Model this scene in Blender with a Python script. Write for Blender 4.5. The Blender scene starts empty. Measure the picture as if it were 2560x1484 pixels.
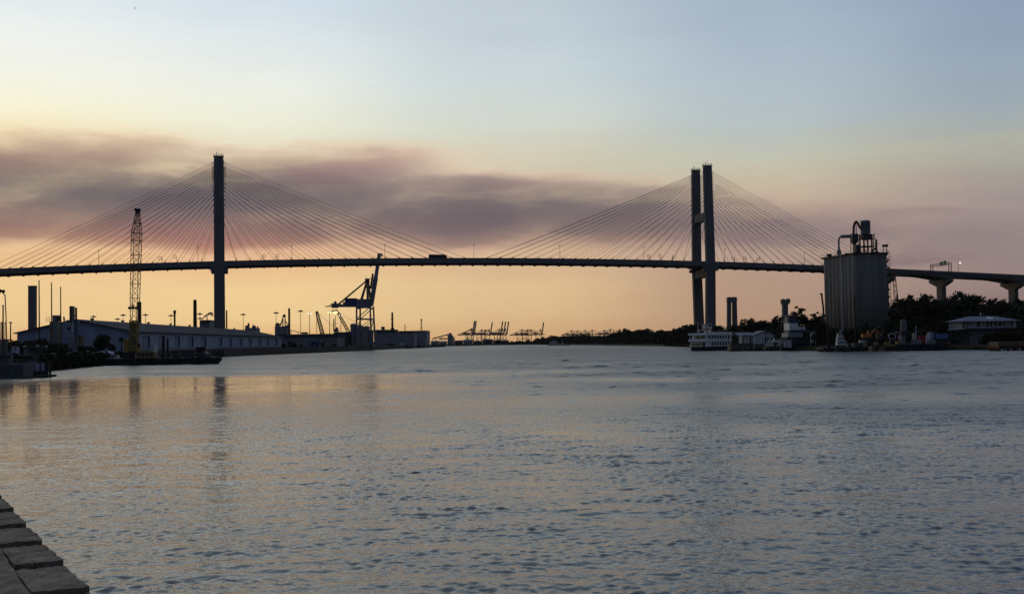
import bpy, math, random
import numpy as np
from mathutils import Vector, Matrix

random.seed(7)
scene = bpy.context.scene
COL = scene.collection
PI = math.pi

# ------------------------------------------------------------------ camera
F = 3000.0                      # focal length in photo pixels (photo 2560 x 1484)
EYE = Vector((0.0, 0.0, 4.5))
PITCH = math.atan((856.0 - 742.0) / F)
ROLL = -math.atan(0.0149)
RM = (Matrix.Rotation(PI / 2 + PITCH, 3, 'X') @ Matrix.Rotation(ROLL, 3, 'Z'))
cam_data = bpy.data.cameras.new("camera")
cam_data.sensor_width = 36.0
cam_data.lens = 36.0 * F / 2560.0
cam_data.clip_start = 0.1
cam_data.clip_end = 30000.0
cam = bpy.data.objects.new("camera", cam_data)
COL.objects.link(cam)
cam.matrix_world = Matrix.Translation(EYE) @ RM.to_4x4()
scene.camera = cam


def P(px, py, d):
    """World point at forward distance d seen at a photo pixel."""
    w = RM @ Vector(((px - 1280.0) / F, (742.0 - py) / F, -1.0))
    return EYE + w * (d / w.y)


def gx(px, d, z):
    k = (px - 1280.0) / F
    a = RM[1][0] * d + RM[2][0] * (z - EYE.z)
    b = RM[1][2] * d + RM[2][2] * (z - EYE.z)
    return -(a + k * b) / (RM[0][0] + k * RM[0][2])


def G(px, d, z):
    return Vector((gx(px, d, z), d, z))


def proj(p):
    c = RM.transposed() @ (Vector(p) - EYE)
    return 1280 + F * c.x / -c.z, 742 - F * c.y / -c.z


# ------------------------------------------------------------------ materials
MATS = {}


def mat(name, col, rough=0.7, metal=0.0, var=0.25, scale=1.5, spec=0.2, bump=0.0, streak=False, emit=None, estr=0.0):
    if name in MATS:
        return MATS[name]
    m = bpy.data.materials.new(name)
    m.use_nodes = True
    nt = m.node_tree
    n, l = nt.nodes, nt.links
    bs = n["Principled BSDF"]
    bs.inputs["Roughness"].default_value = rough
    bs.inputs["Metallic"].default_value = metal
    bs.inputs["Specular IOR Level"].default_value = spec
    tc = n.new("ShaderNodeTexCoord")
    mp = n.new("ShaderNodeMapping")
    l.new(tc.outputs["Object"], mp.inputs[0])
    if streak:
        mp.inputs["Scale"].default_value = (1.0, 1.0, 0.12)
    no = n.new("ShaderNodeTexNoise")
    no.inputs["Scale"].default_value = scale
    no.inputs["Detail"].default_value = 7
    no.inputs["Roughness"].default_value = 0.65
    l.new(mp.outputs[0], no.inputs["Vector"])
    rp = n.new("ShaderNodeValToRGB")
    e = rp.color_ramp.elements
    e[0].position, e[1].position = 0.3, 0.72
    e[0].color = tuple(c * (1 - var) for c in col) + (1,)
    e[1].color = tuple(min(1, c * (1 + var)) for c in col) + (1,)
    l.new(no.outputs[0], rp.inputs[0])
    l.new(rp.outputs[0], bs.inputs["Base Color"])
    if bump:
        bp = n.new("ShaderNodeBump")
        bp.inputs["Strength"].default_value = bump
        bp.inputs["Distance"].default_value = 0.05
        l.new(no.outputs[0], bp.inputs["Height"])
        l.new(bp.outputs[0], bs.inputs["Normal"])
    if emit:
        bs.inputs["Emission Color"].default_value = tuple(emit) + (1,)
        bs.inputs["Emission Strength"].default_value = estr
    MATS[name] = m
    return m


CONC = mat("bridge_concrete", (0.15, 0.147, 0.145), 0.9, var=0.18, scale=0.35, streak=True)
DECKC = mat("deck_concrete", (0.14, 0.135, 0.13), 0.85, var=0.2, scale=0.3)
STEELD = mat("dark_steel", (0.07, 0.07, 0.075), 0.6, 0.2, scale=1.0)
CABLE = mat("cable_sheath", (0.045, 0.043, 0.042), 0.6)
STEELG = mat("grey_steel", (0.20, 0.21, 0.22), 0.55, 0.2)
CRANEG = mat("crane_blue_grey", (0.17, 0.19, 0.22), 0.6, 0.1, scale=0.6)
CRANEB = mat("crane_blue", (0.05, 0.08, 0.22), 0.55, 0.1, scale=0.6)
RUST = mat("rust", (0.17, 0.075, 0.04), 0.85, scale=2.0, var=0.4)
RUSTD = mat("dark_rust", (0.085, 0.045, 0.03), 0.85, scale=2.0, var=0.4)
YEL = mat("crane_yellow", (0.36, 0.24, 0.05), 0.6, scale=1.2, var=0.3)
YELD = mat("dull_yellow", (0.26, 0.20, 0.07), 0.7, scale=1.2, var=0.35)
WHITE = mat("white_paint", (0.82, 0.82, 0.80), 0.6, var=0.1, scale=0.8)
CREAM = mat("cream_paint", (0.66, 0.62, 0.50), 0.6, var=0.12, scale=0.8)
OFFW = mat("weathered_white", (0.48, 0.49, 0.48), 0.7, var=0.25, scale=1.4, streak=True)
GREYP = mat("grey_paint", (0.20, 0.212, 0.228), 0.7, scale=1.0, streak=True)
BLUEG = mat("blue_grey_sheet", (0.27, 0.32, 0.41), 0.75, var=0.24, scale=0.35, streak=True)
ROOFD = mat("dark_roof_sheet", (0.075, 0.08, 0.09), 0.95, spec=0.05, var=0.2, scale=0.4)
ROOFG = mat("grey_roof_sheet", (0.22, 0.24, 0.26), 0.8, spec=0.1, var=0.2, scale=0.6)
BLACK = mat("black_hull", (0.025, 0.026, 0.03), 0.6, var=0.4, scale=1.0)
DARK = mat("dark_grime", (0.05, 0.05, 0.052), 0.8, var=0.4, scale=1.0)
BRICK = mat("red_brick", (0.20, 0.085, 0.06), 0.9, var=0.3, scale=1.5)
WOODW = mat("weathered_timber", (0.20, 0.185, 0.165), 0.9, var=0.4, scale=3.0, bump=0.5)
WOODD = mat("dark_timber", (0.075, 0.062, 0.05), 0.9, var=0.4, scale=2.0)
TAN = mat("tan_sheet_piling", (0.13, 0.11, 0.07), 0.85, var=0.35, scale=1.0, streak=True)
GLASSD = mat("dark_glass", (0.02, 0.024, 0.03), 0.15, spec=0.5, var=0.1)
REDP = mat("red_paint", (0.32, 0.05, 0.04), 0.65, var=0.25)
ORANGE = mat("orange_paint", (0.50, 0.18, 0.05), 0.65, var=0.25)
BLUEP = mat("blue_paint", (0.10, 0.18, 0.32), 0.6, var=0.25)
GREENS = mat("sign_green", (0.02, 0.16, 0.09), 0.6, var=0.15)
SILO = mat("silo_concrete", (0.15, 0.145, 0.128), 0.95, var=0.25, scale=0.25, streak=True)
RUBBER = mat("black_rubber", (0.02, 0.02, 0.02), 0.9)
BARK = mat("bark", (0.06, 0.05, 0.04), 0.9, scale=3)
LAMP_W = mat("lamp_white", (0.8, 0.8, 0.8), emit=(1.0, 0.93, 0.82), estr=2.0)
LAMP_Y = mat("lamp_yellow", (0.8, 0.7, 0.4), emit=(1.0, 0.78, 0.25), estr=2.2)
LAMP_P = mat("lamp_pink", (0.8, 0.7, 0.6), emit=(1.0, 0.75, 0.6), estr=0.5)
GROUND = mat("ground_soil", (0.05, 0.047, 0.04), 0.95, var=0.35, scale=0.15)
MARSH = mat("marsh_ground", (0.05, 0.052, 0.03), 0.95, var=0.35, scale=0.3)


def leaf_mat(name, c):
    m = bpy.data.materials.new(name)
    m.use_nodes = True
    nt = m.node_tree
    n, l = nt.nodes, nt.links
    bs = n["Principled BSDF"]
    bs.inputs["Roughness"].default_value = 0.75
    bs.inputs["Specular IOR Level"].default_value = 0.15
    g = n.new("ShaderNodeNewGeometry")
    rp = n.new("ShaderNodeValToRGB")
    e = rp.color_ramp.elements
    e[0].color = tuple(x * 0.55 for x in c) + (1,)
    e[1].color = tuple(x * 1.5 for x in c) + (1,)
    l.new(g.outputs["Random Per Island"], rp.inputs[0])
    l.new(rp.outputs[0], bs.inputs["Base Color"])
    return m


LEAF = [leaf_mat("foliage_dark", (0.034, 0.042, 0.018)), leaf_mat("foliage_olive", (0.048, 0.05, 0.02)),
        leaf_mat("foliage_green", (0.032, 0.05, 0.024))]


# ------------------------------------------------------------------ mesh builder (world coordinates)
class MB:
    def __init__(self, M=None):
        self.v, self.f, self.M, self.sm = [], [], M, False

    def add(self, vs, fs):
        o = len(self.v)
        if self.M is not None:
            vs = [self.M @ Vector(p) for p in vs]
        self.v += [tuple(p) for p in vs]
        self.f += [tuple(i + o for i in f) for f in fs]
        return self

    def box(self, x0, x1, y0, y1, z0, z1):
        return self.add([(x0, y0, z0), (x1, y0, z0), (x1, y1, z0), (x0, y1, z0), (x0, y0, z1), (x1, y0, z1), (x1, y1, z1), (x0, y1, z1)],
                        [(0, 3, 2, 1), (4, 5, 6, 7), (0, 1, 5, 4), (1, 2, 6, 5), (2, 3, 7, 6), (3, 0, 4, 7)])

    def beam(self, p, q, w, h=None, up=(0, 0, 1)):
        h = h or w
        p, q = Vector(p), Vector(q)
        d = (q - p).normalized()
        u = Vector(up)
        if abs(d.dot(u)) > 0.98:
            u = Vector((0, 1, 0))
        s = d.cross(u).normalized()
        u = s.cross(d)
        a = [(-s * w - u * h) / 2, (s * w - u * h) / 2, (s * w + u * h) / 2, (-s * w + u * h) / 2]
        return self.add([p + x for x in a] + [q + x for x in a],
                        [(3, 2, 1, 0), (4, 5, 6, 7), (0, 1, 5, 4), (1, 2, 6, 5), (2, 3, 7, 6), (3, 0, 4, 7)])

    def tube(self, p, q, r0, r1=None, n=8):
        r1 = r0 if r1 is None else r1
        p, q = Vector(p), Vector(q)
        d = (q - p).normalized()
        u = Vector((0, 0, 1)) if abs(d.z) < 0.95 else Vector((1, 0, 0))
        s = d.cross(u).normalized()
        u = s.cross(d)
        vs = []
        for c, r in ((p, r0), (q, r1)):
            vs += [c + (s * math.cos(2 * PI * i / n) + u * math.sin(2 * PI * i / n)) * r for i in range(n)]
        fs = [(i, (i + 1) % n, n + (i + 1) % n, n + i) for i in range(n)]
        fs += [tuple(range(n))[::-1], tuple(range(n, 2 * n))]
        return self.add(vs, fs)

    def path(self, pts, r, n=8):
        for a, b in zip(pts, pts[1:]):
            self.tube(a, b, r, r, n)
        for a in pts[1:-1]:
            self.ball(a, r, 8, 5)
        return self

    def ball(self, c, r, n=10, m=6, sz=1.0):
        c = Vector(c)
        vs = [c + Vector((0, 0, r * sz))]
        for j in range(1, m):
            a = PI * j / m
            vs += [c + Vector((r * math.sin(a) * math.cos(2 * PI * i / n), r * math.sin(a) * math.sin(2 * PI * i / n), r * sz * math.cos(a))) for i in range(n)]
        vs.append(c - Vector((0, 0, r * sz)))
        fs = [(0, 1 + i, 1 + (i + 1) % n) for i in range(n)]
        for j in range(m - 2):
            o = 1 + j * n
            fs += [(o + i, o + n + i, o + n + (i + 1) % n, o + (i + 1) % n) for i in range(n)]
        o = 1 + (m - 2) * n
        fs += [(o + i, len(vs) - 1, o + (i + 1) % n) for i in range(n)]
        return self.add(vs, fs)

    def lathe(self, c, prof, n=16):
        c = Vector(c)
        vs, k = [], len(prof)
        for r, z in prof:
            vs += [c + Vector((r * math.cos(2 * PI * i / n), r * math.sin(2 * PI * i / n), z)) for i in range(n)]
        fs = []
        for j in range(k - 1):
            fs += [(j * n + i, j * n + (i + 1) % n, (j + 1) * n + (i + 1) % n, (j + 1) * n + i) for i in range(n)]
        fs += [tuple(range(n))[::-1], tuple(range((k - 1) * n, k * n))]
        return self.add(vs, fs)

    def loft(self, rings):
        n = len(rings[0])
        vs = [p for r in rings for p in r]
        fs = []
        for j in range(len(rings) - 1):
            fs += [(j * n + i, j * n + (i + 1) % n, (j + 1) * n + (i + 1) % n, (j + 1) * n + i) for i in range(n)]
        fs += [tuple(range(n))[::-1], tuple(range((len(rings) - 1) * n, len(rings) * n))]
        return self.add(vs, fs)

    def prism(self, poly, y0, y1):
        """polygon in (x, z), run along y"""
        n = len(poly)
        vs = [(x, y0, z) for x, z in poly] + [(x, y1, z) for x, z in poly]
        fs = [tuple(range(n)), tuple(range(n, 2 * n))[::-1]] + [(i, n + i, n + (i + 1) % n, (i + 1) % n) for i in range(n)]
        return self.add(vs, fs)

    def plan(self, poly, z0, z1):
        n = len(poly)
        vs = [(x, y, z0) for x, y in poly] + [(x, y, z1) for x, y in poly]
        fs = [tuple(range(n))[::-1], tuple(range(n, 2 * n))] + [(i, (i + 1) % n, n + (i + 1) % n, n + i) for i in range(n)]
        return self.add(vs, fs)

    def pbox(self, px0, px1, py0, py1, d, depth):
        """upright box whose front face stands at distance d between photo columns / rows"""
        c = P((px0 + px1) / 2, (py0 + py1) / 2, d)
        zt, zb = P((px0 + px1) / 2, py0, d).z, P((px0 + px1) / 2, py1, d).z
        xa, xb = gx(px0, d, c.z), gx(px1, d, c.z)
        full = xb - xa
        # the inner flank shows too: fit the whole silhouette between the columns
        if (px0 + px1) / 2 < 1280:
            x2 = gx(px1, d + depth, c.z)
            if x2 - xa > 0.4 * full:
                xb = x2
        else:
            x2 = gx(px0, d + depth, c.z)
            if xb - x2 > 0.4 * full:
                xa = x2
        return self.box(xa, xb, d, d + depth, zb, zt)

    def lattice(self, p, q, w0, w1, bays, r, side=(1, 0, 0), r2=None):
        """four-chord lattice mast from p to q"""
        p, q = Vector(p), Vector(q)
        r2 = r2 or r * 0.6
        d = (q - p).normalized()
        s = Vector(side)
        s = (s - d * s.dot(d)).normalized()
        u = s.cross(d)
        rings = []
        for k in range(bays + 1):
            t = k / bays
            w = (w0 + (w1 - w0) * t) / 2
            c = p.lerp(q, t)
            rings.append([c + (s * a + u * b) * w for a, b in ((-1, -1), (1, -1), (1, 1), (-1, 1))])
        for k in range(bays):
            for i in range(4):
                j = (i + 1) % 4
                self.tube(rings[k][i], rings[k + 1][i], r, r, 5)
                a, b = (rings[k][i], rings[k + 1][j]) if k % 2 else (rings[k][j], rings[k + 1][i])
                self.tube(a, b, r2, r2, 4)
                if k % 2 == 0:
                    self.tube(rings[k][i], rings[k][j], r2, r2, 4)
        return self

    def build(self, name, material, parent=None, smooth=False):
        off = Vector(parent["base"]) if parent is not None else Vector((0, 0, 0))
        me = bpy.data.meshes.new(name)
        me.from_pydata([tuple(Vector(p) - off) for p in self.v], [], self.f)
        me.materials.append(material)
        if smooth:
            for p in me.polygons:
                p.use_smooth = True
        me.update()
        o = bpy.data.objects.new(name, me)
        COL.objects.link(o)
        if parent is not None:
            o.parent = parent
            o["base"] = list(off)
        return o


def tag(o, label=None, cat=None, group=None, kind=None):
    if label:
        o["label"] = label
    if cat:
        o["category"] = cat
    if group:
        o["group"] = group
    if kind:
        o["kind"] = kind
    return o


def thing(name, label, cat, base, group=None):
    o = bpy.data.objects.new(name, None)
    o.empty_display_size = 0.5
    COL.objects.link(o)
    o.location = base
    o["base"] = list(base)
    return tag(o, label, cat, group)


def single(name, label, cat, mb, m, group=None, smooth=False):
    """one-mesh thing with its origin at its base"""
    n = len(mb.v)
    base = Vector((sum(p[0] for p in mb.v) / n, sum(p[1] for p in mb.v) / n, min(p[2] for p in mb.v)))
    mb.v = [tuple(Vector(p) - base) for p in mb.v]
    o = mb.build(name, m, None, smooth)
    o.location = base
    return tag(o, label, cat, group)


def dup(root, loc, label=None, rotz=None, scale=None, group=None):
    r = root.copy()
    COL.objects.link(r)
    r.location = loc
    if rotz is not None:
        r.rotation_euler = (0, 0, rotz)
    if scale is not None:
        r.scale = (scale,) * 3 if not isinstance(scale, tuple) else scale
    if label:
        r["label"] = label
    if group:
        r["group"] = group
    for ch in root.children:
        c = ch.copy()
        COL.objects.link(c)
        c.parent = r
        for g in ch.children:
            e = g.copy()
            COL.objects.link(e)
            e.parent = c
    return r
# ------------------------------------------------------------------ cable-stayed bridge
SPAN = 335.0
rl, rr = P(548.5, 661.5, 1.0) - EYE, P(1758.5, 661.5, 1.0) - EYE   # rays to deck level at the two towers
q = rl.z / rr.z
vx, vy = rr.x * q - rl.x, q - 1.0
dL = SPAN / math.hypot(vx, vy)
T1 = Vector((rl.x * dL, dL, 0.0))
T2 = Vector((rr.x * q * dL, q * dL, 0.0))
AX = (T2 - T1).normalized()
TR = Vector((AX.y, -AX.x, 0.0))            # across the deck, towards the city side
ZT = EYE.z + rl.z * dL                     # deck level at the towers
FR = Matrix(((AX.x, TR.x, 0, T1.x), (AX.y, TR.y, 0, T1.y), (AX.z, TR.z, 1, 0), (0, 0, 0, 1)))   # (along, across, up) -> world
print("bridge", T1, T2, ZT, "sight/axis", math.degrees(AX.angle(Vector((T1.x, T1.y, 0)))))


def deck_z(s):
    x = s - SPAN / 2
    c = 2.2 / (SPAN / 2) ** 2
    e = 300.0
    top = ZT + 1.2 + 2.2
    if abs(x) <= e:
        return top - c * x * x
    return top - c * e * e - 2 * c * e * (abs(x) - e) * 0.92


def W(s, t, z):
    return FR @ Vector((s, t, z))


def s_of(px, t):
    lo, hi = -200.0, 700.0
    for _ in range(50):
        m = (lo + hi) / 2
        if proj(W(m, t, deck_z(m)))[0] < px:
            lo = m
        else:
            hi = m
    return lo


bridge = thing("cable_stayed_bridge", "long cable-stayed road bridge with two tall concrete towers crossing the river", "bridge", W(SPAN / 2, 0, 0))


def strip(mb, s0, s1, t0, t1, zo0, zo1, step=6.0):
    n = max(1, int((s1 - s0) / step))
    rings = []
    for k in range(n + 1):
        s = s0 + (s1 - s0) * k / n
        z = deck_z(s)
        rings.append([(s, t0, z + zo0), (s, t1, z + zo0), (s, t1, z + zo1), (s, t0, z + zo1)])
    mb.loft(rings)


S0, S1 = -143.0, SPAN + 143.0
m = MB(FR)
strip(m, S0, S1, -12.0, 12.0, -1.2, -0.9)
m.build("road_deck", DECKC, bridge)
for sg in (1, -1):
    m = MB(FR)
    strip(m, S0, S1, sg * 11.6, sg * 12.9, -3.1, -0.5)
    m.build("edge_girder", CONC, bridge)
    m = MB(FR)
    strip(m, S0, S1, sg * 12.2, sg * 12.6, -0.496, 0.35)
    m.build("parapet", CONC, bridge)
s = S0 + 4.4
while s < S1 - 2:
    if abs(s) > 4 and abs(s - SPAN) > 4:
        m = MB(FR)
        z = deck_z(s)
        m.loft([[(s - 0.35, t, z - b), (s + 0.35, t, z - b), (s + 0.35, t, z - 1.3), (s - 0.35, t, z - 1.3)] for t, b in ((-12.4, 3.15), (-11.0, 3.75), (11.0, 3.75), (12.4, 3.15))])
        m.build("floor_beam", CONC, bridge)
    s += 8.8

ANCH = [145, 166, 188, 210, 232, 254, 277, 300, 325, 352, 384, 420, 460, 505, 555, 615, 695, 790]
ZTOP = 127.0


def leg_t(z):
    if z < ZT:
        return 9.9 + (12.9 - 9.9) * z / ZT
    return 12.9 + (10.9 - 12.9) * (z - ZT) / (ZTOP - ZT)


cables = []
for ti, st in enumerate((0.0, SPAN)):
    tw = thing("tower", None, None, W(SPAN / 2, 0, 0))
    tw.name = "tower"
    tw.location = (0, 0, 0)
    tw.parent = bridge
    for sg in (1, -1):
        m = MB(FR)
        rings = []
        for z in (-2.0, 6.0, 30.0, ZT - 3, ZT, ZT + 10, 90.0, ZTOP):
            c = leg_t(max(z, 0)) * sg
            wa = 3.45 - 0.5 * max(0, z) / ZTOP
            wt = 1.75 - 0.45 * max(0, z) / ZTOP
            rings.append([(st - wa, c - wt, z), (st + wa, c - wt, z), (st + wa, c + wt, z), (st - wa, c + wt, z)])
        m.loft(rings)
        leg = m.build("tower_leg", CONC, tw)
        # guard rail and instrument spikes on the leg top
        m = MB(FR)
        c = leg_t(ZTOP) * sg
        cs = [(st - 3.1, c - 1.4), (st + 3.1, c - 1.4), (st + 3.1, c + 1.4), (st - 3.1, c + 1.4)]
        m.box(st - 3.3, st + 3.3, c - 1.6, c + 1.6, ZTOP - 0.5, ZTOP + 0.1)
        for k in range(4):
            a, b = cs[k], cs[(k + 1) % 4]
            for zz in (0.7, 1.3):
                m.beam((*a, ZTOP + zz), (*b, ZTOP + zz), 0.08)
            for j in range(4):
                x, y = a[0] + (b[0] - a[0]) * j / 4, a[1] + (b[1] - a[1]) * j / 4
                m.beam((x, y, ZTOP), (x, y, ZTOP + 1.35), 0.09)
        m.tube((st - 1.2, c, ZTOP), (st - 1.2, c, ZTOP + 2.4), 0.14)
        m.ball((st - 1.2, c, ZTOP + 2.4), 0.35)
        m.tube((st + 1.7, c, ZTOP), (st + 1.7, c, ZTOP + 2.0), 0.12)
        if ti == 1 and sg == 1:
            m.tube((st + 0.4, c, ZTOP), (st + 0.2, c, ZTOP + 4.6), 0.09)
        m.build("guard_rail", STEELG, leg)
    m = MB(FR)
    z0, z1 = ZT - 9.6, ZT - 3.9
    t0, t1 = leg_t(z0) - 1.2, leg_t(z1) - 1.2
    m.loft([[(st - 2.7, -t0, z0), (st + 2.7, -t0, z0), (st + 2.7, -t1, z1), (st - 2.7, -t1, z1)], [(st - 2.7, 0, z0 + .3), (st + 2.7, 0, z0 + .3), (st + 2.7, 0, z1), (st - 2.7, 0, z1)],
            [(st - 2.7, t0, z0), (st + 2.7, t0, z0), (st + 2.7, t1, z1), (st - 2.7, t1, z1)]])
    m.build("cross_beam", CONC, tw)
    m = MB(FR)
    z0, z1, tt = 88.3, 94.0, leg_t(91) - 1.0
    prof = [(-tt, z0 - 2.6), (-tt + 1.0, z0 - .9), (-tt + 2.6, z0), (tt - 2.6, z0), (tt - 1.0, z0 - .9), (tt, z0 - 2.6), (tt, z1 + 1.6), (tt - 1.2, z1), (-tt + 1.2, z1), (-tt, z1 + 1.6)]
    m.loft([[(st - 2.4, t, z) for t, z in prof], [(st + 2.4, t, z) for t, z in prof]])
    m.build("cross_beam", CONC, tw)
    for sg in (1, -1):
        for e in (1, -1):
            m = MB(FR)
            m.box(st + e * 3.2, st + e * 5.6, sg * 12.9 - .1, sg * 12.9 + 1.5, ZT - 2.6, ZT + 0.4)
            m.box(st + e * 3.2, st + e * 5.4, sg * 12.9 - 1.2, sg * 12.9 + 1.0, ZT - 5.2, ZT - 2.9)
            m.build("deck_bracket", CONC, tw)
    m = MB(FR)
    m.plan([(st - 7.5, -15), (st + 7.5, -15), (st + 7.5, 15), (st - 7.5, 15)], -2.0, 3.4)
    m.build("footing", CONC, tw)
    for sg in (1, -1):
        for i, r in enumerate(ANCH):
            z = 4.5 + (867 - (370 + r * 0.2258)) * (dL - 11) / F
            for e in (1, -1):
                span_side = (e == 1) == (ti == 0)
                L = 11.0 + (149.5 if span_side else 129.0) * (17 - i) / 17.0
                if not span_side and i < 6:
                    L = 11.0 + 129.0 * (12 / 17.0) + (129.0 * 5 / 17.0) * (5.6 - i) / 5.6
                sd = st + e * L
                cables.append((sg, ti, (st + e * 2.9, sg * leg_t(z), z), (sd, sg * 12.4, deck_z(sd) + 0.2)))
cables.sort(key=lambda c: -c[0])


def cable_mesh(mb, a, b):
    a, b = Vector(a), Vector(b)
    d = (b - a)
    n = 5
    pts = []
    for k in range(n + 1):
        p = a.lerp(b, k / n)
        p.z -= d.length * 0.004 * 4 * (k / n) * (1 - k / n)
        pts.append(p)
    for p, r in zip(zip(pts, pts[1:]), range(n)):
        mb.tube(p[0], p[1], CABR, CABR, 6)
    u = d.normalized()
    mb.tube(a, a + u * 1.8, 0.24, 0.2, 6)
    mb.tube(b - u * 2.0, b, 0.24, 0.28, 6)


CABR = 0.098
rest = MB(FR)
for k, (sg, ti, a, b) in enumerate(cables):
    if k < 100:
        m = MB(FR)
        cable_mesh(m, a, b)
        m.build("stay_cable", CABLE, bridge)
    else:
        cable_mesh(rest, a, b)
tag(rest.build("stay_cable", CABLE, bridge), kind="stuff")

# approach viaduct, city... haunched girders on hammerhead piers
sp = [S1, s_of(2352, 0), s_of(2532, 0), s_of(2532, 0) + 64, s_of(2532, 0) + 128]
sp[0] = s_of(2209, 0)


def pier(parent, s):
    z = deck_z(s)
    m = MB(FR)
    m.loft([[(s + a * 1.9, t, h) for a, t, h in ((-1, -13.3, z - 5.0), (-1, -13.3, z - 6.9), (-1, -4.2, z - 10.2), (-1, 4.2, z - 10.2), (-1, 13.3, z - 6.9), (-1, 13.3, z - 5.0))],
            [(s + a * 1.9, t, h) for a, t, h in ((1, -13.3, z - 5.0), (1, -13.3, z - 6.9), (1, -4.2, z - 10.2), (1, 4.2, z - 10.2), (1, 13.3, z - 6.9), (1, 13.3, z - 5.0))]])
    pr = m.build("pier_cap", CONC, parent)
    m = MB(FR)
    m.loft([[(s - 1.75, -3.6, zz), (s + 1.75, -3.6, zz), (s + 1.75, 3.6, zz), (s - 1.75, 3.6, zz)] for zz in (0.0, z - 10.2)])
    m.build("pier_column", CONC, pr)


via = thing("approach_viaduct", "haunched concrete approach viaduct on hammerhead piers behind the silo and trees", "viaduct", W(sp[1], 0, 0))
m = MB(FR)
strip(m, S1 + 0.1, sp[-1] + 20, -12.4, 12.4, -1.9, -0.9)
m.build("road_slab", CONC, via)
for sg in (1, -1):
    m = MB(FR)
    strip(m, S1 + 0.1, sp[-1] + 20, sg * 12.2, sg * 12.65, -1.2, 0.35)
    m.build("parapet", CONC, via)
for sg in (1, -1):
    m = MB(FR)
    rings = []
    n = 120
    for k in range(n + 1):
        s = S1 + 0.2 + (sp[-1] + 20 - S1) * k / n
        dn = min(abs(s - p) for p in sp)
        dep = 3.3 + 1.75 * max(0.0, 1 - max(0, dn - 2) / 17.0) ** 1.5
        z = deck_z(s)
        rings.append([(s, sg * 8.4 - 3.2, z - dep), (s, sg * 8.4 + 3.2, z - dep), (s, sg * 8.4 + 3.8, z - 1.95), (s, sg * 8.4 - 3.8, z - 1.95)])
    m.loft(rings)
    m.build("box_girder", CONC, via)
for s in sp:
    pier(via, s)
via2 = thing("approach_viaduct", "straight concrete approach viaduct leaving the bridge above the white-roofed warehouse end", "viaduct", W(S0 - 60, 0, 0))
via2["label"] = "approach viaduct carrying the road on from the warehouse end of the bridge"
m = MB(FR)
strip(m, S0 - 130, S0 - 0.1, -12.4, 12.4, -4.6, -0.9)
m.build("road_slab", CONC, via2)
for sg in (1, -1):
    m = MB(FR)
    strip(m, S0 - 130, S0 - 0.1, sg * 12.2, sg * 12.65, -0.9, 0.35)
    m.build("parapet", CONC, via2)
pier(via2, S0 - 1)
pier(via2, S0 - 65)

# lamp posts along the deck
LAMPS = [(247, "lamp post on the bridge deck left end, above the twin thin stacks"), (495, "lamp post on the bridge deck just before the single-looking tower"),
         (730, "lamp post on the bridge deck above the red-brown chimney"), (962, "lamp post on the bridge deck beside the raised crane boom"),
         (1185, "lamp post on the bridge deck at mid span after the bus"), (1400, "lamp post on the bridge deck above the far treeline start"),
         (1610, "lamp post on the bridge deck before the twin-legged tower"), (1812, "lamp post on the bridge deck just beyond the twin-legged tower"),
         (2012, "lamp post on the bridge deck just before the silo")]
proto = None
for px, lab in LAMPS:
    s = s_of(px, 0.0)
    b = W(s, 0.0, deck_z(s) - 0.9)
    if proto is None:
        proto = thing("street_lamp", lab, "street lamp", b, "lamp posts on the bridge deck")
        MB().tube(b, b + Vector((0, 0, 11.2)), 0.16, 0.1, 6).build("lamp_pole", STEELD, proto)
        m = MB()
        for e in (1, -1):
            m.beam(b + Vector((0, 0, 10.8)), b + TR * e * 1.5 + Vector((0, 0, 11.3)), 0.09)
            m.box(*[f for c in range(1) for f in (b.x + TR.x * e * 1.8 - .3, b.x + TR.x * e * 1.8 + .3, b.y + TR.y * e * 1.8 - .45, b.y + TR.y * e * 1.8 + .45, b.z + 11.2, b.z + 11.45)])
        m.build("lamp_head", STEELD, proto)
    else:
        dup(proto, b, lab)
s = s_of(2397, -12.0)
b = W(s, -12.0, deck_z(s))
t = thing("street_lamp", "lit white lamp on a thin post beside the green sign gantry", "street lamp", b)
MB().tube(b, b + Vector((0, 0, 9.0)), 0.14, 0.1, 6).build("lamp_pole", STEELD, t)
m = MB()
m.beam(b + Vector((0, 0, 8.9)), b + AX * 1.2 + Vector((0, 0, 9.4)), 0.1)
m.build("lamp_arm", STEELD, t)
MB().ball(b + AX * 1.4 + Vector((0, 0, 9.3)), 0.55).build("lamp_bulb", LAMP_W, t)

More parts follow.
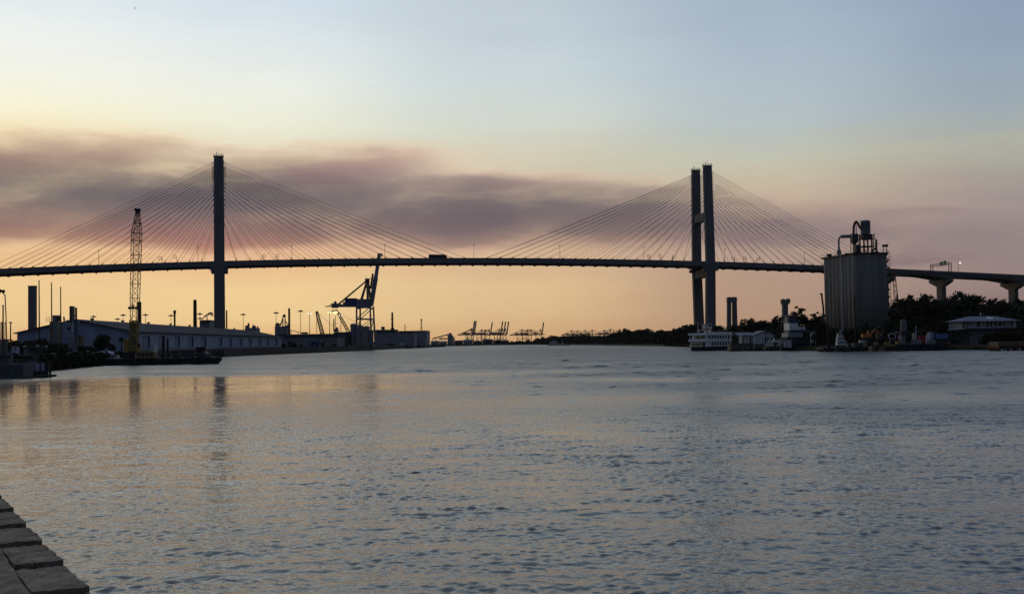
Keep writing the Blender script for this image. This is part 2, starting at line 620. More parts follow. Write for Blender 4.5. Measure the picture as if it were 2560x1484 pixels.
# short bent posts carrying boxy frames
FX = [(405, 1, "short bent sign post on the deck two posts before the first tower"), (441, 2, "short bent sign post on the deck next to the first tower's lamp"), (656, 3, "short bent sign post on the deck just after the first tower"),
      (690, 3, "second bent sign post on the deck after the first tower"), (1625, 1, "bent sign post next to the lamp before the twin-legged tower"), (1652, 2, "tallest bent sign post before the twin-legged tower"),
      (1681, 3, "bent sign post nearest before the twin-legged tower"), (1836, 1, "first bent sign post beyond the twin-legged tower"), (1865, 2, "second bent sign post beyond the twin-legged tower"), (1893, 3, "third bent sign post beyond the twin-legged tower")]
for px, k, lab in FX:
    s = s_of(px, 0.0)
    z = deck_z(s)
    t = thing("bent_sign_post", lab, "sign post", W(s, 0, z), "bent sign posts on the bridge deck")
    h = 5.4 if k == 2 else 4.8
    e = 1 if k < 3 else -1
    m = MB(FR)
    pts = [(s, 0, z - 0.5), (s + e * .5, 0, z + 1.2), (s + e * .2, 0, z + h * .6), (s - e * .2, 0, z + h)]
    for a, b in zip(pts, pts[1:]):
        m.beam(a, b, 0.2)
    m.build("post", RUSTD, t)
    m = MB(FR)
    fr = [(s - e * .3, z + h), (s - e * 2.0, z + h + .2), (s - e * 1.9, z + h - 1.8), (s - e * .2, z + h - 1.6)]
    for a, b in zip(fr, fr[1:] + fr[:1]):
        m.beam((a[0], 0, a[1]), (b[0], 0, b[1]), 0.22)
    m.build("sign_frame", RUSTD, t)

# sign gantry with green road signs
t = None
sA, sB = s_of(2331, -11.5), s_of(2374, 11.5)
s = (s_of(2331, -11.5) + s_of(2374, 11.5)) / 2
z = deck_z(s)
t = thing("sign_gantry", "steel gantry carrying green road signs over the viaduct deck", "sign gantry", W(s, 0, z))
for tt, ss in ((-12.2, sA), (12.2, sB)):
    m = MB(FR)
    for o in (-1.0, 1.0):
        m.beam((ss + o, tt, deck_z(ss)), (ss + o, tt, deck_z(ss) + 7.2), 0.42)
    for k in range(4):
        m.beam((ss - 1.0, tt, deck_z(ss) + 1.5 * k + .6), (ss + 1.0, tt, deck_z(ss) + 1.5 * k + 1.6), 0.14)
    m.build("gantry_leg", RUSTD, t)
m = MB(FR)
for o in (-1.0, 1.0):
    for h in (5.6, 7.0):
        m.beam((sA + o, -12.2, deck_z(sA) + h), (sB + o, 12.2, deck_z(sB) + h), 0.22)
for k in range(12):
    a, b = k / 12, (k + 1) / 12
    A = Vector((sA - 1, -12.2, deck_z(sA))).lerp(Vector((sB - 1, 12.2, deck_z(sB))), a)
    B = Vector((sA - 1, -12.2, deck_z(sA))).lerp(Vector((sB - 1, 12.2, deck_z(sB))), b)
    m.beam(A + Vector((0, 0, 5.6 if k % 2 else 7.0)), B + Vector((0, 0, 7.0 if k % 2 else 5.6)), 0.14)
m.build("gantry_truss", RUSTD, t)
for a, b, h in ((0.54, 0.72, 0.0), (0.76, 0.90, 0.5)):
    A = Vector((sA - 1.4, -12.2, deck_z(sA))).lerp(Vector((sB - 1.4, 12.2, deck_z(sB))), a)
    B = Vector((sA - 1.4, -12.2, deck_z(sA))).lerp(Vector((sB - 1.4, 12.2, deck_z(sB))), b)
    m = MB(FR)
    m.beam(A + Vector((0, 0, 6.6 + h)), B + Vector((0, 0, 6.6 + h)), 0.25, 3.0)
    m.build("road_sign", GREENS, t)
A = Vector((sA - 1.9, -12.2, deck_z(sA))).lerp(Vector((sB - 1.9, 12.2, deck_z(sB))), 0.4)
B = Vector((sA - 1.9, -12.2, deck_z(sA))).lerp(Vector((sB - 1.9, 12.2, deck_z(sB))), 0.9)
m = MB(FR)
m.beam(A + Vector((0, 0, 4.5)), B + Vector((0, 0, 4.6)), 0.5, 0.12)
for k in range(7):
    c = A.lerp(B, k / 6)
    m.beam(c + Vector((0, 0, 4.5)), c + Vector((0, 0, 5.7)), 0.1)
m.build("lamp_rail", STEELG, t)

# bus on the deck
s0, s1 = s_of(1072, 8.0), s_of(1117, 8.0)
z = deck_z((s0 + s1) / 2) - 0.9
t = thing("coach_bus", "dark coach bus driving over the middle of the bridge deck", "bus", W((s0 + s1) / 2, 8, z))
pr = [(s0, z + .5), (s1 - .3, z + .5), (s1, z + 1.2), (s1, z + 2.2), (s1 - .9, z + 3.75), (s0 + .3, z + 3.85), (s0, z + 3.5)]
m = MB(FR)
m.loft([[(x, 6.8, zz) for x, zz in pr], [(x, 9.3, zz) for x, zz in pr]])
m.build("bus_body", DARK, t)
m = MB(FR)
m.box(s0 + 1, s1 - 1.4, 6.75, 9.35, z + 2.1, z + 3.2)
m.build("side_window", GLASSD, t)
for x in (s0 + 2.2, s0 + 3.6, s1 - 2.6):
    for tt in (6.9, 8.9):
        m = MB(FR)
        m.tube((x, tt, z + .5), (x, tt + .35, z + .5), 0.5, n=12)
        m.build("wheel", RUBBER, t)
# low car behind the bus
s0 = s_of(1127, 8.0)
z = deck_z(s0) - 0.9
t = thing("car", "small dark car ahead of the coach bus on the bridge", "car", W(s0, 8, z))
m = MB(FR)
pr = [(s0 - 2.2, z + .4), (s0 + 2.2, z + .4), (s0 + 2.2, z + .85), (s0 + 1.2, z + 1.0), (s0 + .6, z + 1.5), (s0 - 1.2, z + 1.5), (s0 - 2.1, z + .95)]
m.loft([[(x, 7.2, zz) for x, zz in pr], [(x, 8.9, zz) for x, zz in pr]])
m.build("car_body", DARK, t)
for x in (s0 - 1.4, s0 + 1.4):
    for tt in (7.1, 8.7):
        m = MB(FR)
        m.tube((x, tt, z + .33), (x, tt + .25, z + .33), 0.33, n=10)
        m.build("wheel", RUBBER, t)
# ------------------------------------------------------------------ sky
world = bpy.data.worlds.new("World")
scene.world = world
world.use_nodes = True
wt = world.node_tree
wn, wl = wt.nodes, wt.links
bg = wn["Background"]


def lin(c):
    return tuple(((x / 255.0) / 12.92 if x / 255.0 <= 0.04045 else ((x / 255.0 + 0.055) / 1.055) ** 2.4) for x in c)


def sock(x, inp):
    if isinstance(x, (int, float)):
        inp.default_value = x
    else:
        wl.new(x, inp)


def mth(op, a, b=0.0, c=None, clamp=False):
    n = wn.new("ShaderNodeMath")
    n.operation = op
    n.use_clamp = clamp
    sock(a, n.inputs[0])
    sock(b, n.inputs[1])
    if c is not None:
        sock(c, n.inputs[2])
    return n.outputs[0]


def mix(fac, a, b):
    n = wn.new("ShaderNodeMix")
    n.data_type = 'RGBA'
    sock(fac, n.inputs[0])
    for x, i in ((a, 6), (b, 7)):
        if isinstance(x, tuple):
            n.inputs[i].default_value = x + (1,) if len(x) == 3 else x
        else:
            wl.new(x, n.inputs[i])
    return n.outputs[2]


def step(v, a, b):
    n = wn.new("ShaderNodeMapRange")
    n.interpolation_type = 'SMOOTHSTEP'
    sock(v, n.inputs[0])
    n.inputs[1].default_value, n.inputs[2].default_value = a, b
    return n.outputs[0]


def noise(vec, scale, detail=5.0, rough=0.55):
    n = wn.new("ShaderNodeTexNoise")
    wl.new(vec, n.inputs["Vector"])
    n.inputs["Scale"].default_value = scale
    n.inputs["Detail"].default_value = detail
    n.inputs["Roughness"].default_value = rough
    return n


def comb(x, y, z=0.0):
    n = wn.new("ShaderNodeCombineXYZ")
    for i, v in enumerate((x, y, z)):
        sock(v, n.inputs[i])
    return n.outputs[0]


def UV(px, py):
    d = (P(px, py, 100.0) - EYE).normalized()
    return 3.0 * math.atan2(d.x, d.y), 3.0 * math.asin(d.z)


tc = wn.new("ShaderNodeTexCoord")
sp_ = wn.new("ShaderNodeSeparateXYZ")
wl.new(tc.outputs["Generated"], sp_.inputs[0])
X_, Y_, Z_ = sp_.outputs
U = mth('MULTIPLY', mth('ARCTAN2', X_, Y_), 3.0)
V = mth('MULTIPLY', mth('ARCSINE', Z_), 3.0)
# soft drift so that no edge runs straight
nw = noise(comb(mth('MULTIPLY', U, 1.0), mth('MULTIPLY', V, 3.2), 1.7), 1.6, 4.0, 0.5)
sw = wn.new("ShaderNodeSeparateColor")
wl.new(nw.outputs["Color"], sw.inputs[0])
n2 = noise(comb(mth('MULTIPLY', U, 1.0), mth('MULTIPLY', V, 4.5), 6.1), 5.0, 6.0, 0.6)
Uw = mth('ADD', U, mth('MULTIPLY', mth('SUBTRACT', sw.outputs[0], 0.5), 0.20))
Vw = mth('ADD', mth('ADD', V, mth('MULTIPLY', mth('SUBTRACT', sw.outputs[1], 0.5), 0.075)), mth('MULTIPLY', mth('SUBTRACT', n2.outputs[0], 0.5), 0.05))


def ramp(v, stops, scale):
    n = wn.new("ShaderNodeValToRGB")
    n.color_ramp.interpolation = 'B_SPLINE' if False else 'EASE'
    e = n.color_ramp.elements
    while len(e) < len(stops):
        e.new(0.5)
    for el, (p, c) in zip(e, sorted(stops)):
        el.position = max(0, min(1, p / scale))
        el.color = lin(c) + (1,)
    wl.new(mth('DIVIDE', v, scale, clamp=True), n.inputs[0])
    n.color_ramp.interpolation = 'LINEAR'
    return n.outputs[0]


VS = 1.3
TOPS = [(1.05, (150, 178, 212)), (1.3, (132, 162, 200))]


def column(px, rows, tops):
    return ramp(Vw, [(UV(px, py)[1], c) for py, c in rows] + tops, VS)


SKYC = [
    (0, [(874, (214, 166, 112)), (800, (242, 204, 146)), (720, (243, 207, 151)), (640, (236, 190, 140)), (520, (240, 205, 160)), (420, (244, 222, 178)), (330, (249, 238, 198)), (280, (250, 244, 212)), (200, (247, 246, 229)), (100, (240, 243, 237)), (0, (230, 238, 239))], [(1.0, (208, 217, 221)), (1.3, (178, 192, 204))]),
    (640, [(866, (222, 172, 112)), (800, (244, 209, 150)), (720, (244, 209, 152)), (640, (230, 182, 138)), (520, (228, 200, 165)), (400, (232, 224, 190)), (320, (239, 238, 216)), (200, (237, 240, 230)), (80, (224, 233, 235)), (0, (211, 224, 234))], [(1.0, (194, 208, 216)), (1.3, (168, 184, 200))]),
    (1280, [(856, (208, 164, 116)), (790, (225, 189, 141)), (720, (229, 194, 147)), (640, (212, 178, 142)), (520, (206, 184, 158)), (400, (212, 206, 184)), (320, (211, 216, 206)), (200, (203, 216, 219)), (80, (196, 208, 216)), (0, (193, 205, 213))], [(1.0, (174, 190, 203)), (1.3, (150, 170, 190))]),
    (1900, [(847, (178, 140, 112)), (780, (184, 150, 124)), (700, (180, 149, 128)), (620, (170, 148, 136)), (540, (184, 162, 144)), (460, (200, 186, 162)), (390, (196, 196, 178)), (300, (182, 194, 197)), (160, (174, 189, 201)), (0, (167, 183, 199))], [(1.0, (150, 170, 190)), (1.3, (138, 158, 180))]),
    (2560, [(837, (140, 114, 110)), (760, (140, 118, 116)), (660, (126, 114, 120)), (560, (134, 124, 130)), (480, (156, 144, 142)), (400, (172, 168, 156)), (350, (176, 176, 164)), (260, (157, 171, 180)), (120, (150, 166, 184)), (0, (144, 161, 184))], [(1.0, (132, 152, 178)), (1.3, (126, 146, 172))]),
]
cols = [column(*c) for c in SKYC]
us = [UV(c[0], 700)[0] for c in SKYC]
base = cols[0]
for k in range(1, 5):
    base = mix(step(Uw, us[k - 1], us[k]), base, cols[k])

# smoke bands
SMOKE = [  # px, py, half width, half height, density
    (20, 465, 520, 60, 1.15), (430, 475, 280, 48, .9), (-80, 400, 320, 40, .5), (305, 372, 170, 26, .5), (110, 352, 330, 40, .22), (-40, 330, 300, 30, .12), (700, 395, 240, 26, .2), (150, 400, 420, 26, .30), (620, 372, 300, 13, .25), (430, 420, 160, 10, -.25),
    (120, 560, 700, 46, .95), (520, 580, 440, 42, .9), (650, 495, 240, 56, .85), (780, 448, 150, 26, .55), (890, 412, 150, 24, .6), (1010, 405, 170, 22, .35), (940, 450, 300, 44, .4),
    (1010, 500, 340, 48, .95), (1140, 456, 230, 22, .5), (1180, 490, 140, 9, -.3), (1120, 570, 440, 46, 1.15), (1330, 540, 260, 44, .8), (1500, 500, 300, 36, .5), (1480, 458, 220, 20, .30), (1650, 470, 220, 18, .2),
    (1640, 555, 220, 42, .5), (1850, 595, 320, 40, .48), (2300, 600, 500, 52, .55), (1800, 500, 240, 14, .2), (2150, 545, 300, 16, .25), (2420, 520, 260, 12, .2), (2250, 650, 320, 14, .3), (2480, 680, 420, 46, .35), (2050, 520, 260, 22, .3), (1900, 560, 500, 80, .2), (2250, 470, 300, 16, .15),
]
dens = None
for px, py, sx, sy, a in SMOKE:
    u0, v0 = UV(px, py)
    du = mth('DIVIDE', mth('SUBTRACT', Uw, u0), sx / 1000.0)
    dv = mth('DIVIDE', mth('SUBTRACT', Vw, v0), sy / 1000.0)
    r2 = mth('ADD', mth('MULTIPLY', du, du), mth('MULTIPLY', dv, dv))
    g = mth('MULTIPLY', mth('EXPONENT', mth('MULTIPLY', r2, -1.0)), a)
    dens = g if dens is None else mth('ADD', dens, g)
n3 = noise(comb(mth('ADD', mth('MULTIPLY', Uw, 1.0), mth('MULTIPLY', Vw, -0.6)), mth('MULTIPLY', Vw, 3.0), 3.3), 2.7, 7.0, 0.55)
mod = mth('ADD', -0.18, mth('MULTIPLY', n3.outputs[0], 2.5))
dens = mth('MAXIMUM', mth('MULTIPLY', dens, mod), 0.0)
fac = mth('SUBTRACT', 1.0, mth('EXPONENT', mth('MULTIPLY', dens, -1.28)))
smL = ramp(V, [(UV(300, p)[1], c) for p, c in ((700, (214, 156, 116)), (640, (186, 126, 108)), (590, (154, 114, 108)), (540, (118, 98, 104)), (490, (98, 93, 102)), (440, (113, 98, 102)), (395, (150, 118, 114)), (350, (186, 150, 134)))], VS)
smM = ramp(V, [(UV(1200, p)[1], c) for p, c in ((690, (206, 156, 124)), (630, (156, 124, 116)), (580, (116, 99, 104)), (520, (103, 93, 102)), (480, (114, 99, 104)), (430, (150, 120, 124)), (385, (196, 162, 148)))], VS)
smR = ramp(V, [(UV(2200, p)[1], c) for p, c in ((800, (126, 102, 104)), (700, (118, 100, 108)), (600, (122, 108, 116)), (500, (150, 132, 132)))], VS)
smoke = mix(step(Uw, UV(500, 500)[0], UV(1100, 500)[0]), smL, smM)
smoke = mix(step(Uw, UV(1550, 500)[0], UV(2050, 500)[0]), smoke, smR)
rim = mix(step(Uw, UV(1000, 500)[0], UV(2300, 500)[0]), lin((236, 196, 166)), lin((194, 168, 152)))
rim = mix(step(Uw, UV(700, 300)[0], UV(-100, 300)[0]), rim, lin((247, 216, 172)))
front = mix(fac, base, mix(step(fac, 0.16, 0.86), rim, smoke))
# thin streaks in the clear sky
n4 = noise(comb(mth('ADD', U, mth('MULTIPLY', V, -1.2)), mth('MULTIPLY', V, 5.0), 9.0), 2.2, 6.0, 0.55)
st = mth('ADD', 0.95, mth('MULTIPLY', n4.outputs[0], 0.10))
nv = wn.new("ShaderNodeVectorMath")
nv.operation = 'SCALE'
wl.new(front, nv.inputs[0])
wl.new(st, nv.inputs[3])
front = nv.outputs[0]
# the dim eastern sky behind the viewer and the zenith
east = ramp(V, [(0.0, (66, 68, 80)), (0.5, (72, 77, 92)), (1.6, (80, 92, 114)), (4.7, (86, 102, 134))], 4.8)
absU = mth('ABSOLUTE', mth('SUBTRACT', U, -0.25))
sky = mix(step(absU, 1.9, 4.6), front, east)
sky = mix(step(V, 1.3, 3.6), sky, lin((92, 110, 144)))
wl.new(sky, bg.inputs[0])
bg.inputs[1].default_value = 1.0

sun_d = bpy.data.lights.new("sun", 'SUN')
sun_d.energy = 0.35
sun_d.angle = math.radians(25)
sun_d.color = (1.0, 0.72, 0.42)
sun = bpy.data.objects.new("sun", sun_d)
COL.objects.link(sun)
ld = -Vector((math.sin(math.radians(-38)) * math.cos(math.radians(7)), math.cos(math.radians(-38)) * math.cos(math.radians(7)), math.sin(math.radians(7))))
sun.rotation_euler = ld.to_track_quat('-Z', 'Y').to_euler()

scene.view_settings.view_transform = 'Standard'
scene.view_settings.look = 'None'
scene.view_settings.exposure = 0.0
scene.view_settings.gamma = 1.0

# ------------------------------------------------------------------ river
rng = np.random.default_rng(11)


def river():
    th = np.concatenate([np.linspace(-180, -42, 24)[:-1], np.linspace(-42, -26.5, 130)[:-1], np.linspace(-26.5, 26.5, 1100), np.linspace(26.5, 42, 130)[1:], np.linspace(42, 180, 24)[1:]])
    th = np.radians(th)
    r = [0.6, 3.0, 6.0, 9.0, 12.0]
    while r[-1] < 3300:
        x = r[-1]
        if x < 60:
            dr = 0.058
        elif x < 150:
            dr = 0.058 + (x - 60) * 0.0017
        else:
            dr = max(0.21, 0.0036 * (x - 92))
        r.append(x + dr)
    r = np.array(r)
    R, T = np.meshgrid(r, th, indexing='ij')
    X, Y = R * np.sin(T), R * np.cos(T)
    DR = np.gradient(r)[:, None]
    cell = np.maximum(DR, R * np.radians(53 / 1100))

    def field(n, l0, l1, ani=0.55):
        f = np.zeros_like(X)
        for k in range(n):
            a = rng.uniform(0, 2 * np.pi)
            L = np.exp(rng.uniform(np.log(l0), np.log(l1)))
            f += np.sin((X * np.cos(a) * ani + Y * np.sin(a)) * (2 * np.pi / L) + rng.uniform(0, 6.28))
        return f * (2.0 / n) ** 0.5
    # wind patches: a smooth lane near the left bank, ruffled water in mid river
    low = field(12, 14, 90)
    calm = 0.88 * np.exp(-np.abs((X + 52) / 52) ** 3 - np.where(Y > 135, np.abs((Y - 135) / 58) ** 4, np.abs((Y - 135) / 72) ** 2.2))
    amp = 1.0 + 0.22 * low * np.clip(220 / np.maximum(R, 1), 0.25, 1) + 0.34 * np.clip((X + 14) / 30, -0.15, 1.0) + 0.22 * np.clip((85 - Y) / 40, 0, 1) + 0.30 * np.clip((Y - 90) / 120, 0, 1)
    amp *= 1 - np.clip(calm, 0, 0.9)
    amp = np.clip(amp, 0.14, 1.8)
    Z = np.zeros_like(X)
    lost = np.zeros_like(X)
    far = np.clip((R - 35) / 95, 0, 1)
    for l0, l1, n, sl, sd, e0, e1, rough in ((0.24, 0.62, 58, 0.0136, 70, 1.5, 6.0, 0), (0.62, 1.4, 22, 0.0098, 52, 3.0, 12.0, 0), (1.4, 4.0, 10, 0.0052, 34, 9.0, 30.0, 0), (1.6, 5.5, 24, 0.0200, 55, 3.5, 14.0, 1)):
        env = np.clip(0.9 + 0.36 * field(12, e0, e1, 0.5), 0.2, 1.9)
        if rough:                      # steeper chop out in mid river
            env = far * np.clip(0.35 + 0.75 * field(16, e0, e1, 0.6), 0.0, 2.4)
        for k in range(n):
            L = np.exp(rng.uniform(np.log(l0), np.log(l1)))
            a = rng.normal(np.radians(104), np.radians(sd))
            kk = 2 * np.pi / L
            ph = rng.uniform(0, 6.28)
            w = np.clip((L / cell - 2.2) / 2.2, 0, 1)
            arg = (X * np.cos(a) + Y * np.sin(a)) * kk + ph
            Z += w * env * (sl / kk) * (np.sin(arg) + 0.25 * np.cos(2 * arg))
            lost += (1 - w * w) * (sl * 1.1) ** 2 / 2
    Z *= amp
    lost = lost * amp ** 2
    nr, ntn = X.shape
    me = bpy.data.meshes.new("river_water")
    co = np.stack([X, Y, Z], -1).reshape(-1, 3).astype(np.float32)
    idx = np.arange(nr * ntn).reshape(nr, ntn)
    q = np.stack([idx[:-1, :-1], idx[:-1, 1:], idx[1:, 1:], idx[1:, :-1]], -1).reshape(-1, 4)[:, ::-1]
    me.vertices.add(len(co))
    me.vertices.foreach_set("co", co.ravel())
    me.loops.add(q.size)
    me.loops.foreach_set("vertex_index", q.ravel().astype(np.int32))
    me.polygons.add(len(q))
    me.polygons.foreach_set("loop_start", (np.arange(len(q)) * 4).astype(np.int32))
    me.polygons.foreach_set("loop_total", np.full(len(q), 4, np.int32))
    me.polygons.foreach_set("use_smooth", np.ones(len(q), bool))
    me.update(calc_edges=True)
    at = me.attributes.new("ripple", 'FLOAT', 'POINT')
    # fine ripples too small for the mesh read as gloss
    alpha = np.sqrt(2 * lost)
    at.data.foreach_set("value", np.clip(np.sqrt(alpha) * 0.8, 0.05, 0.5).ravel().astype(np.float32))
    at2 = me.attributes.new("wind", 'FLOAT', 'POINT')
    at2.data.foreach_set("value", amp.ravel().astype(np.float32))
    m = bpy.data.materials.new("river_water")
    m.use_nodes = True
    nt = m.node_tree
    n, l = nt.nodes, nt.links
    bs = n["Principled BSDF"]
    bs.inputs["Base Color"].default_value = (0.14, 0.132, 0.104, 1)
    bs.inputs["IOR"].default_value = 1.333
    a = n.new("ShaderNodeAttribute")
    a.attribute_name = "ripple"
    l.new(a.outputs["Fac"], bs.inputs["Roughness"])
    g = n.new("ShaderNodeNewGeometry")
    no = n.new("ShaderNodeTexNoise")
    mp = n.new("ShaderNodeMapping")
    mp.inputs["Scale"].default_value = (0.7, 1.0, 1.0)
    l.new(g.outputs["Position"], mp.inputs[0])
    l.new(mp.outputs[0], no.inputs["Vector"])
    no.inputs["Scale"].default_value = 3.4
    no.inputs["Detail"].default_value = 3
    no.inputs["Roughness"].default_value = 0.6
    a2 = n.new("ShaderNodeAttribute")
    a2.attribute_name = "wind"
    bp = n.new("ShaderNodeBump")
    bp.inputs["Distance"].default_value = 0.055
    mm = n.new("ShaderNodeMath")
    mm.operation = 'MULTIPLY'
    mm.inputs[1].default_value = 0.45
    mm.use_clamp = True
    l.new(a2.outputs["Fac"], mm.inputs[0])
    l.new(mm.outputs[0], bp.inputs["Strength"])
    l.new(no.outputs[0], bp.inputs["Height"])
    l.new(bp.outputs[0], bs.inputs["Normal"])
    me.materials.append(m)
    o = bpy.data.objects.new("river_water", me)
    COL.objects.link(o)
    tag(o, kind="structure")


river()

# ------------------------------------------------------------------ banks


def bank(name, poly, z, m, zb=-3.0):
    mb = MB()
    mb.plan(poly, zb, z)
    me = bpy.data.meshes.new(name)
    me.from_pydata(mb.v, [], mb.f)
    import bmesh
    b = bmesh.new()
    b.from_mesh(me)
    bmesh.ops.recalc_face_normals(b, faces=b.faces)
    bmesh.ops.triangulate(b, faces=[f for f in b.faces if len(f.verts) > 4])
    b.to_mesh(me)
    b.free()
    me.materials.append(m)
    o = bpy.data.objects.new(name, me)
    COL.objects.link(o)
    return tag(o, kind="structure")


def sh(px, d):
    return (gx(px, d, 0), d)


LB = [(-3000, 60), (-78, 60), (-80, 150), (-92, 215), (-108, 300), (-122, 380), (-138, 480), sh(600, 587), sh(700, 668), sh(800, 760), sh(900, 930), sh(1000, 1227), sh(1067, 1520)]
bank("ground", LB + [(-90, 1600), (-3000, 1600)], 3.5, GROUND)
FARP = [(-3000, 1604), (-92, 1604), sh(1100, 2050), sh(1180, 2250), sh(1300, 2420), sh(1360, 2300), (3000, 2300), (3000, 5600), (-3000, 5600), (-3000, 1604)]
bank("ground", FARP, 1.8, MARSH)
RB = [sh(1345, 2296), sh(1400, 1780), sh(1480, 1400), sh(1560, 1130), sh(1630, 960), sh(1690, 850), sh(1740, 700), sh(1800, 560), sh(1860, 490), sh(1960, 447), sh(2040, 425), sh(2100, 404), sh(2150, 401), sh(2240, 399), sh(2300, 393), sh(2400, 388), sh(2500, 368), sh(2560, 356), sh(2750, 335), (420, 300), (3000, 200), (3000, 2296)]
bank("ground", RB, 1.5, MARSH)
# ------------------------------------------------------------------ thin evening haze
mb = MB()
mb.box(-3400, 3400, -3400, 5700, -4.0, 140.0)
hz = bpy.data.materials.new("haze")
hz.use_nodes = True
n_ = hz.node_tree.nodes
n_.remove(n_["Principled BSDF"])
pv = n_.new("ShaderNodeVolumePrincipled")
pv.inputs["Color"].default_value = (.86, .84, .84, 1)
pv.inputs["Density"].default_value = 1.6e-5
hz.node_tree.links.new(pv.outputs[0], n_["Material Output"].inputs["Volume"])
o = mb.build("haze", hz)
tag(o, kind="stuff")
# ------------------------------------------------------------------ trees (unit height 1 m, scaled per copy)
def tree_proto(seed, crowns, trunk_h=0.34, leaf=0.03, n=3200, m=None):
    """trunk with limbs and a crown of leaf clumps; crowns = list of (x, y, z, rx, rz)"""
    r = random.Random(seed)
    tr = MB()
    top = Vector((r.uniform(-.02, .02), r.uniform(-.02, .02), trunk_h))
    tr.tube((0, 0, -0.05), top * 0.55, 0.028, 0.021, 7)
    tr.tube(top * 0.55, top, 0.021, 0.016, 7)
    for x, y, z, rx, rz in crowns:
        mid = top.lerp(Vector((x, y, z)), 0.55) + Vector((0, 0, -0.03))
        tr.tube(top * r.uniform(0.7, 1.0), mid, 0.012, 0.008, 5)
        tr.tube(mid, (x, y, z + rz * .3), 0.008, 0.004, 5)
        for _ in range(3):
            a = r.uniform(0, 2 * PI)
            tr.tube(mid, Vector((x, y, z)) + Vector((math.cos(a) * rx * .7, math.sin(a) * rx * .7, r.uniform(-.3, .5) * rz)), 0.005, 0.002, 4)
    lv = MB()
    vol = [c[3] ** 2 * c[4] for c in crowns]
    for c, v in zip(crowns, vol):
        k = int(n * v / sum(vol))
        clumps = []
        for _ in range(max(7, k // 60)):
            while True:
                p = Vector((r.uniform(-1, 1), r.uniform(-1, 1), r.uniform(-1, 1)))
                if 0.3 < p.length < 0.9:
                    break
            clumps.append((p, r.uniform(0.16, 0.36)))
        for _ in range(k):
            p, s = r.choice(clumps)
            w = p + Vector((r.gauss(0, 1), r.gauss(0, 1), r.gauss(0, .8))) * s * 0.5
            w = Vector((c[0] + w.x * c[3], c[1] + w.y * c[3], c[2] + w.z * c[4]))
            if w.z < 0.02:
                continue
            a = Vector((r.gauss(0, 1), r.gauss(0, 1), r.gauss(0, 1))).normalized()
            b = a.orthogonal().normalized()
            b.rotate(Matrix.Rotation(r.uniform(0, 6.28), 3, a))
            cc = a.cross(b)
            L = leaf * r.uniform(0.6, 1.3)
            lv.add([w - b * L, w + cc * L * .55, w + b * L, w - cc * L * .55], [(0, 1, 2, 3)])
    return tr, lv


def make_proto(name, label, cat, tr, lv, leafm, loc, group=None):
    o = bpy.data.objects.new(name, None)
    COL.objects.link(o)
    o.location = loc
    o["base"] = [0, 0, 0]
    tag(o, label, cat, group)
    tr.build("trunk", BARK, o)
    lv.build("crown", leafm, o)
    return o


R_ = random.Random(5)
SPEC = [
    [(0, 0, .60, .36, .36), (.22, .06, .42, .26, .26), (-.24, -.04, .44, .26, .28), (.02, .1, .80, .22, .19), (0, 0, .28, .34, .22)],
    [(-.08, 0, .58, .36, .32), (.24, 0, .62, .27, .28), (-.3, .05, .40, .22, .24), (.05, -.1, .84, .18, .15), (.34, 0, .38, .2, .22), (0, 0, .24, .36, .2)],
    [(0, 0, .52, .32, .32), (.08, .05, .8, .22, .19), (-.16, 0, .68, .22, .2), (.24, -.05, .42, .22, .24), (-.27, 0, .36, .22, .22), (0, 0, .22, .32, .18)],
    [(0, 0, .70, .22, .18), (.22, .03, .60, .18, .15), (-.2, .02, .64, .2, .16), (.05, 0, .87, .17, .12), (-.08, -.1, .48, .22, .16), (.3, 0, .76, .12, .09), (0, 0, .28, .3, .2)],
    [(0, 0, .48, .22, .44), (.04, .02, .74, .17, .25), (-.08, 0, .30, .26, .26)],
    [(0, 0, .54, .47, .44), (.05, .05, .40, .46, .36), (-.1, 0, .66, .34, .32)],
]
PROTO = []
for i, sp_ in enumerate(SPEC):
    PROTO.append([tree_proto(31 + i, sp_, n=7600 if i != 3 else 4200, leaf=0.027), LEAF[i % 3], None])


def tree(k, px, d, top_row, zg, label, group, wide=1.0, name="tree"):
    b = G(px, d, zg)
    h = (P(px, top_row, d).z - zg) / 0.97
    pr = PROTO[k]
    rot = R_.uniform(0, 6.28)
    if pr[2] is None:
        o = make_proto(name, label, "tree", pr[0][0], pr[0][1], pr[1], b, group)
        o.scale = (h * wide, h * wide, h)
        o.rotation_euler = (0, 0, rot)
        pr[2] = o
        return o
    o = dup(pr[2], b, label, rot, (h * wide, h * wide, h), group)
    return o


def palm(px, d, top_row, zg, label):
    b = G(px, d, zg)
    h = P(px, top_row, d).z - zg
    r = random.Random(int(px))
    t = thing("palm_tree", label, "palm tree", b)
    m = MB()
    m.tube(b, b + Vector((.1, 0, h * .45)), .24, .18, 8)
    m.tube(b + Vector((.1, 0, h * .45)), b + Vector((.05, 0, h * .84)), .18, .15, 8)
    m.build("trunk", BARK, t)
    m = MB()
    c = b + Vector((.05, 0, h * .84))
    for k in range(26):
        a = k * 2.4
        el = r.uniform(-.5, 1.2)
        L = h * r.uniform(.22, .3) + .8
        prev = c
        for s in range(1, 7):
            f = s / 6
            p = c + Vector((math.cos(a) * L * f * math.cos(el * (1 - f * .3)), math.sin(a) * L * f * math.cos(el), L * f * math.sin(el) - L * .55 * f * f))
            sd = Vector((-math.sin(a), math.cos(a), 0)) * L * .16 * (1.05 - f)
            dn = Vector((0, 0, -L * .10 * (1 - f)))
            m.add([prev, p, p + sd + dn, prev + sd + dn], [(0, 1, 2, 3)])
            m.add([prev, p, p - sd + dn, prev - sd + dn], [(0, 1, 2, 3)])
            prev = p
    m.build("crown", LEAF[1], t)
    return t


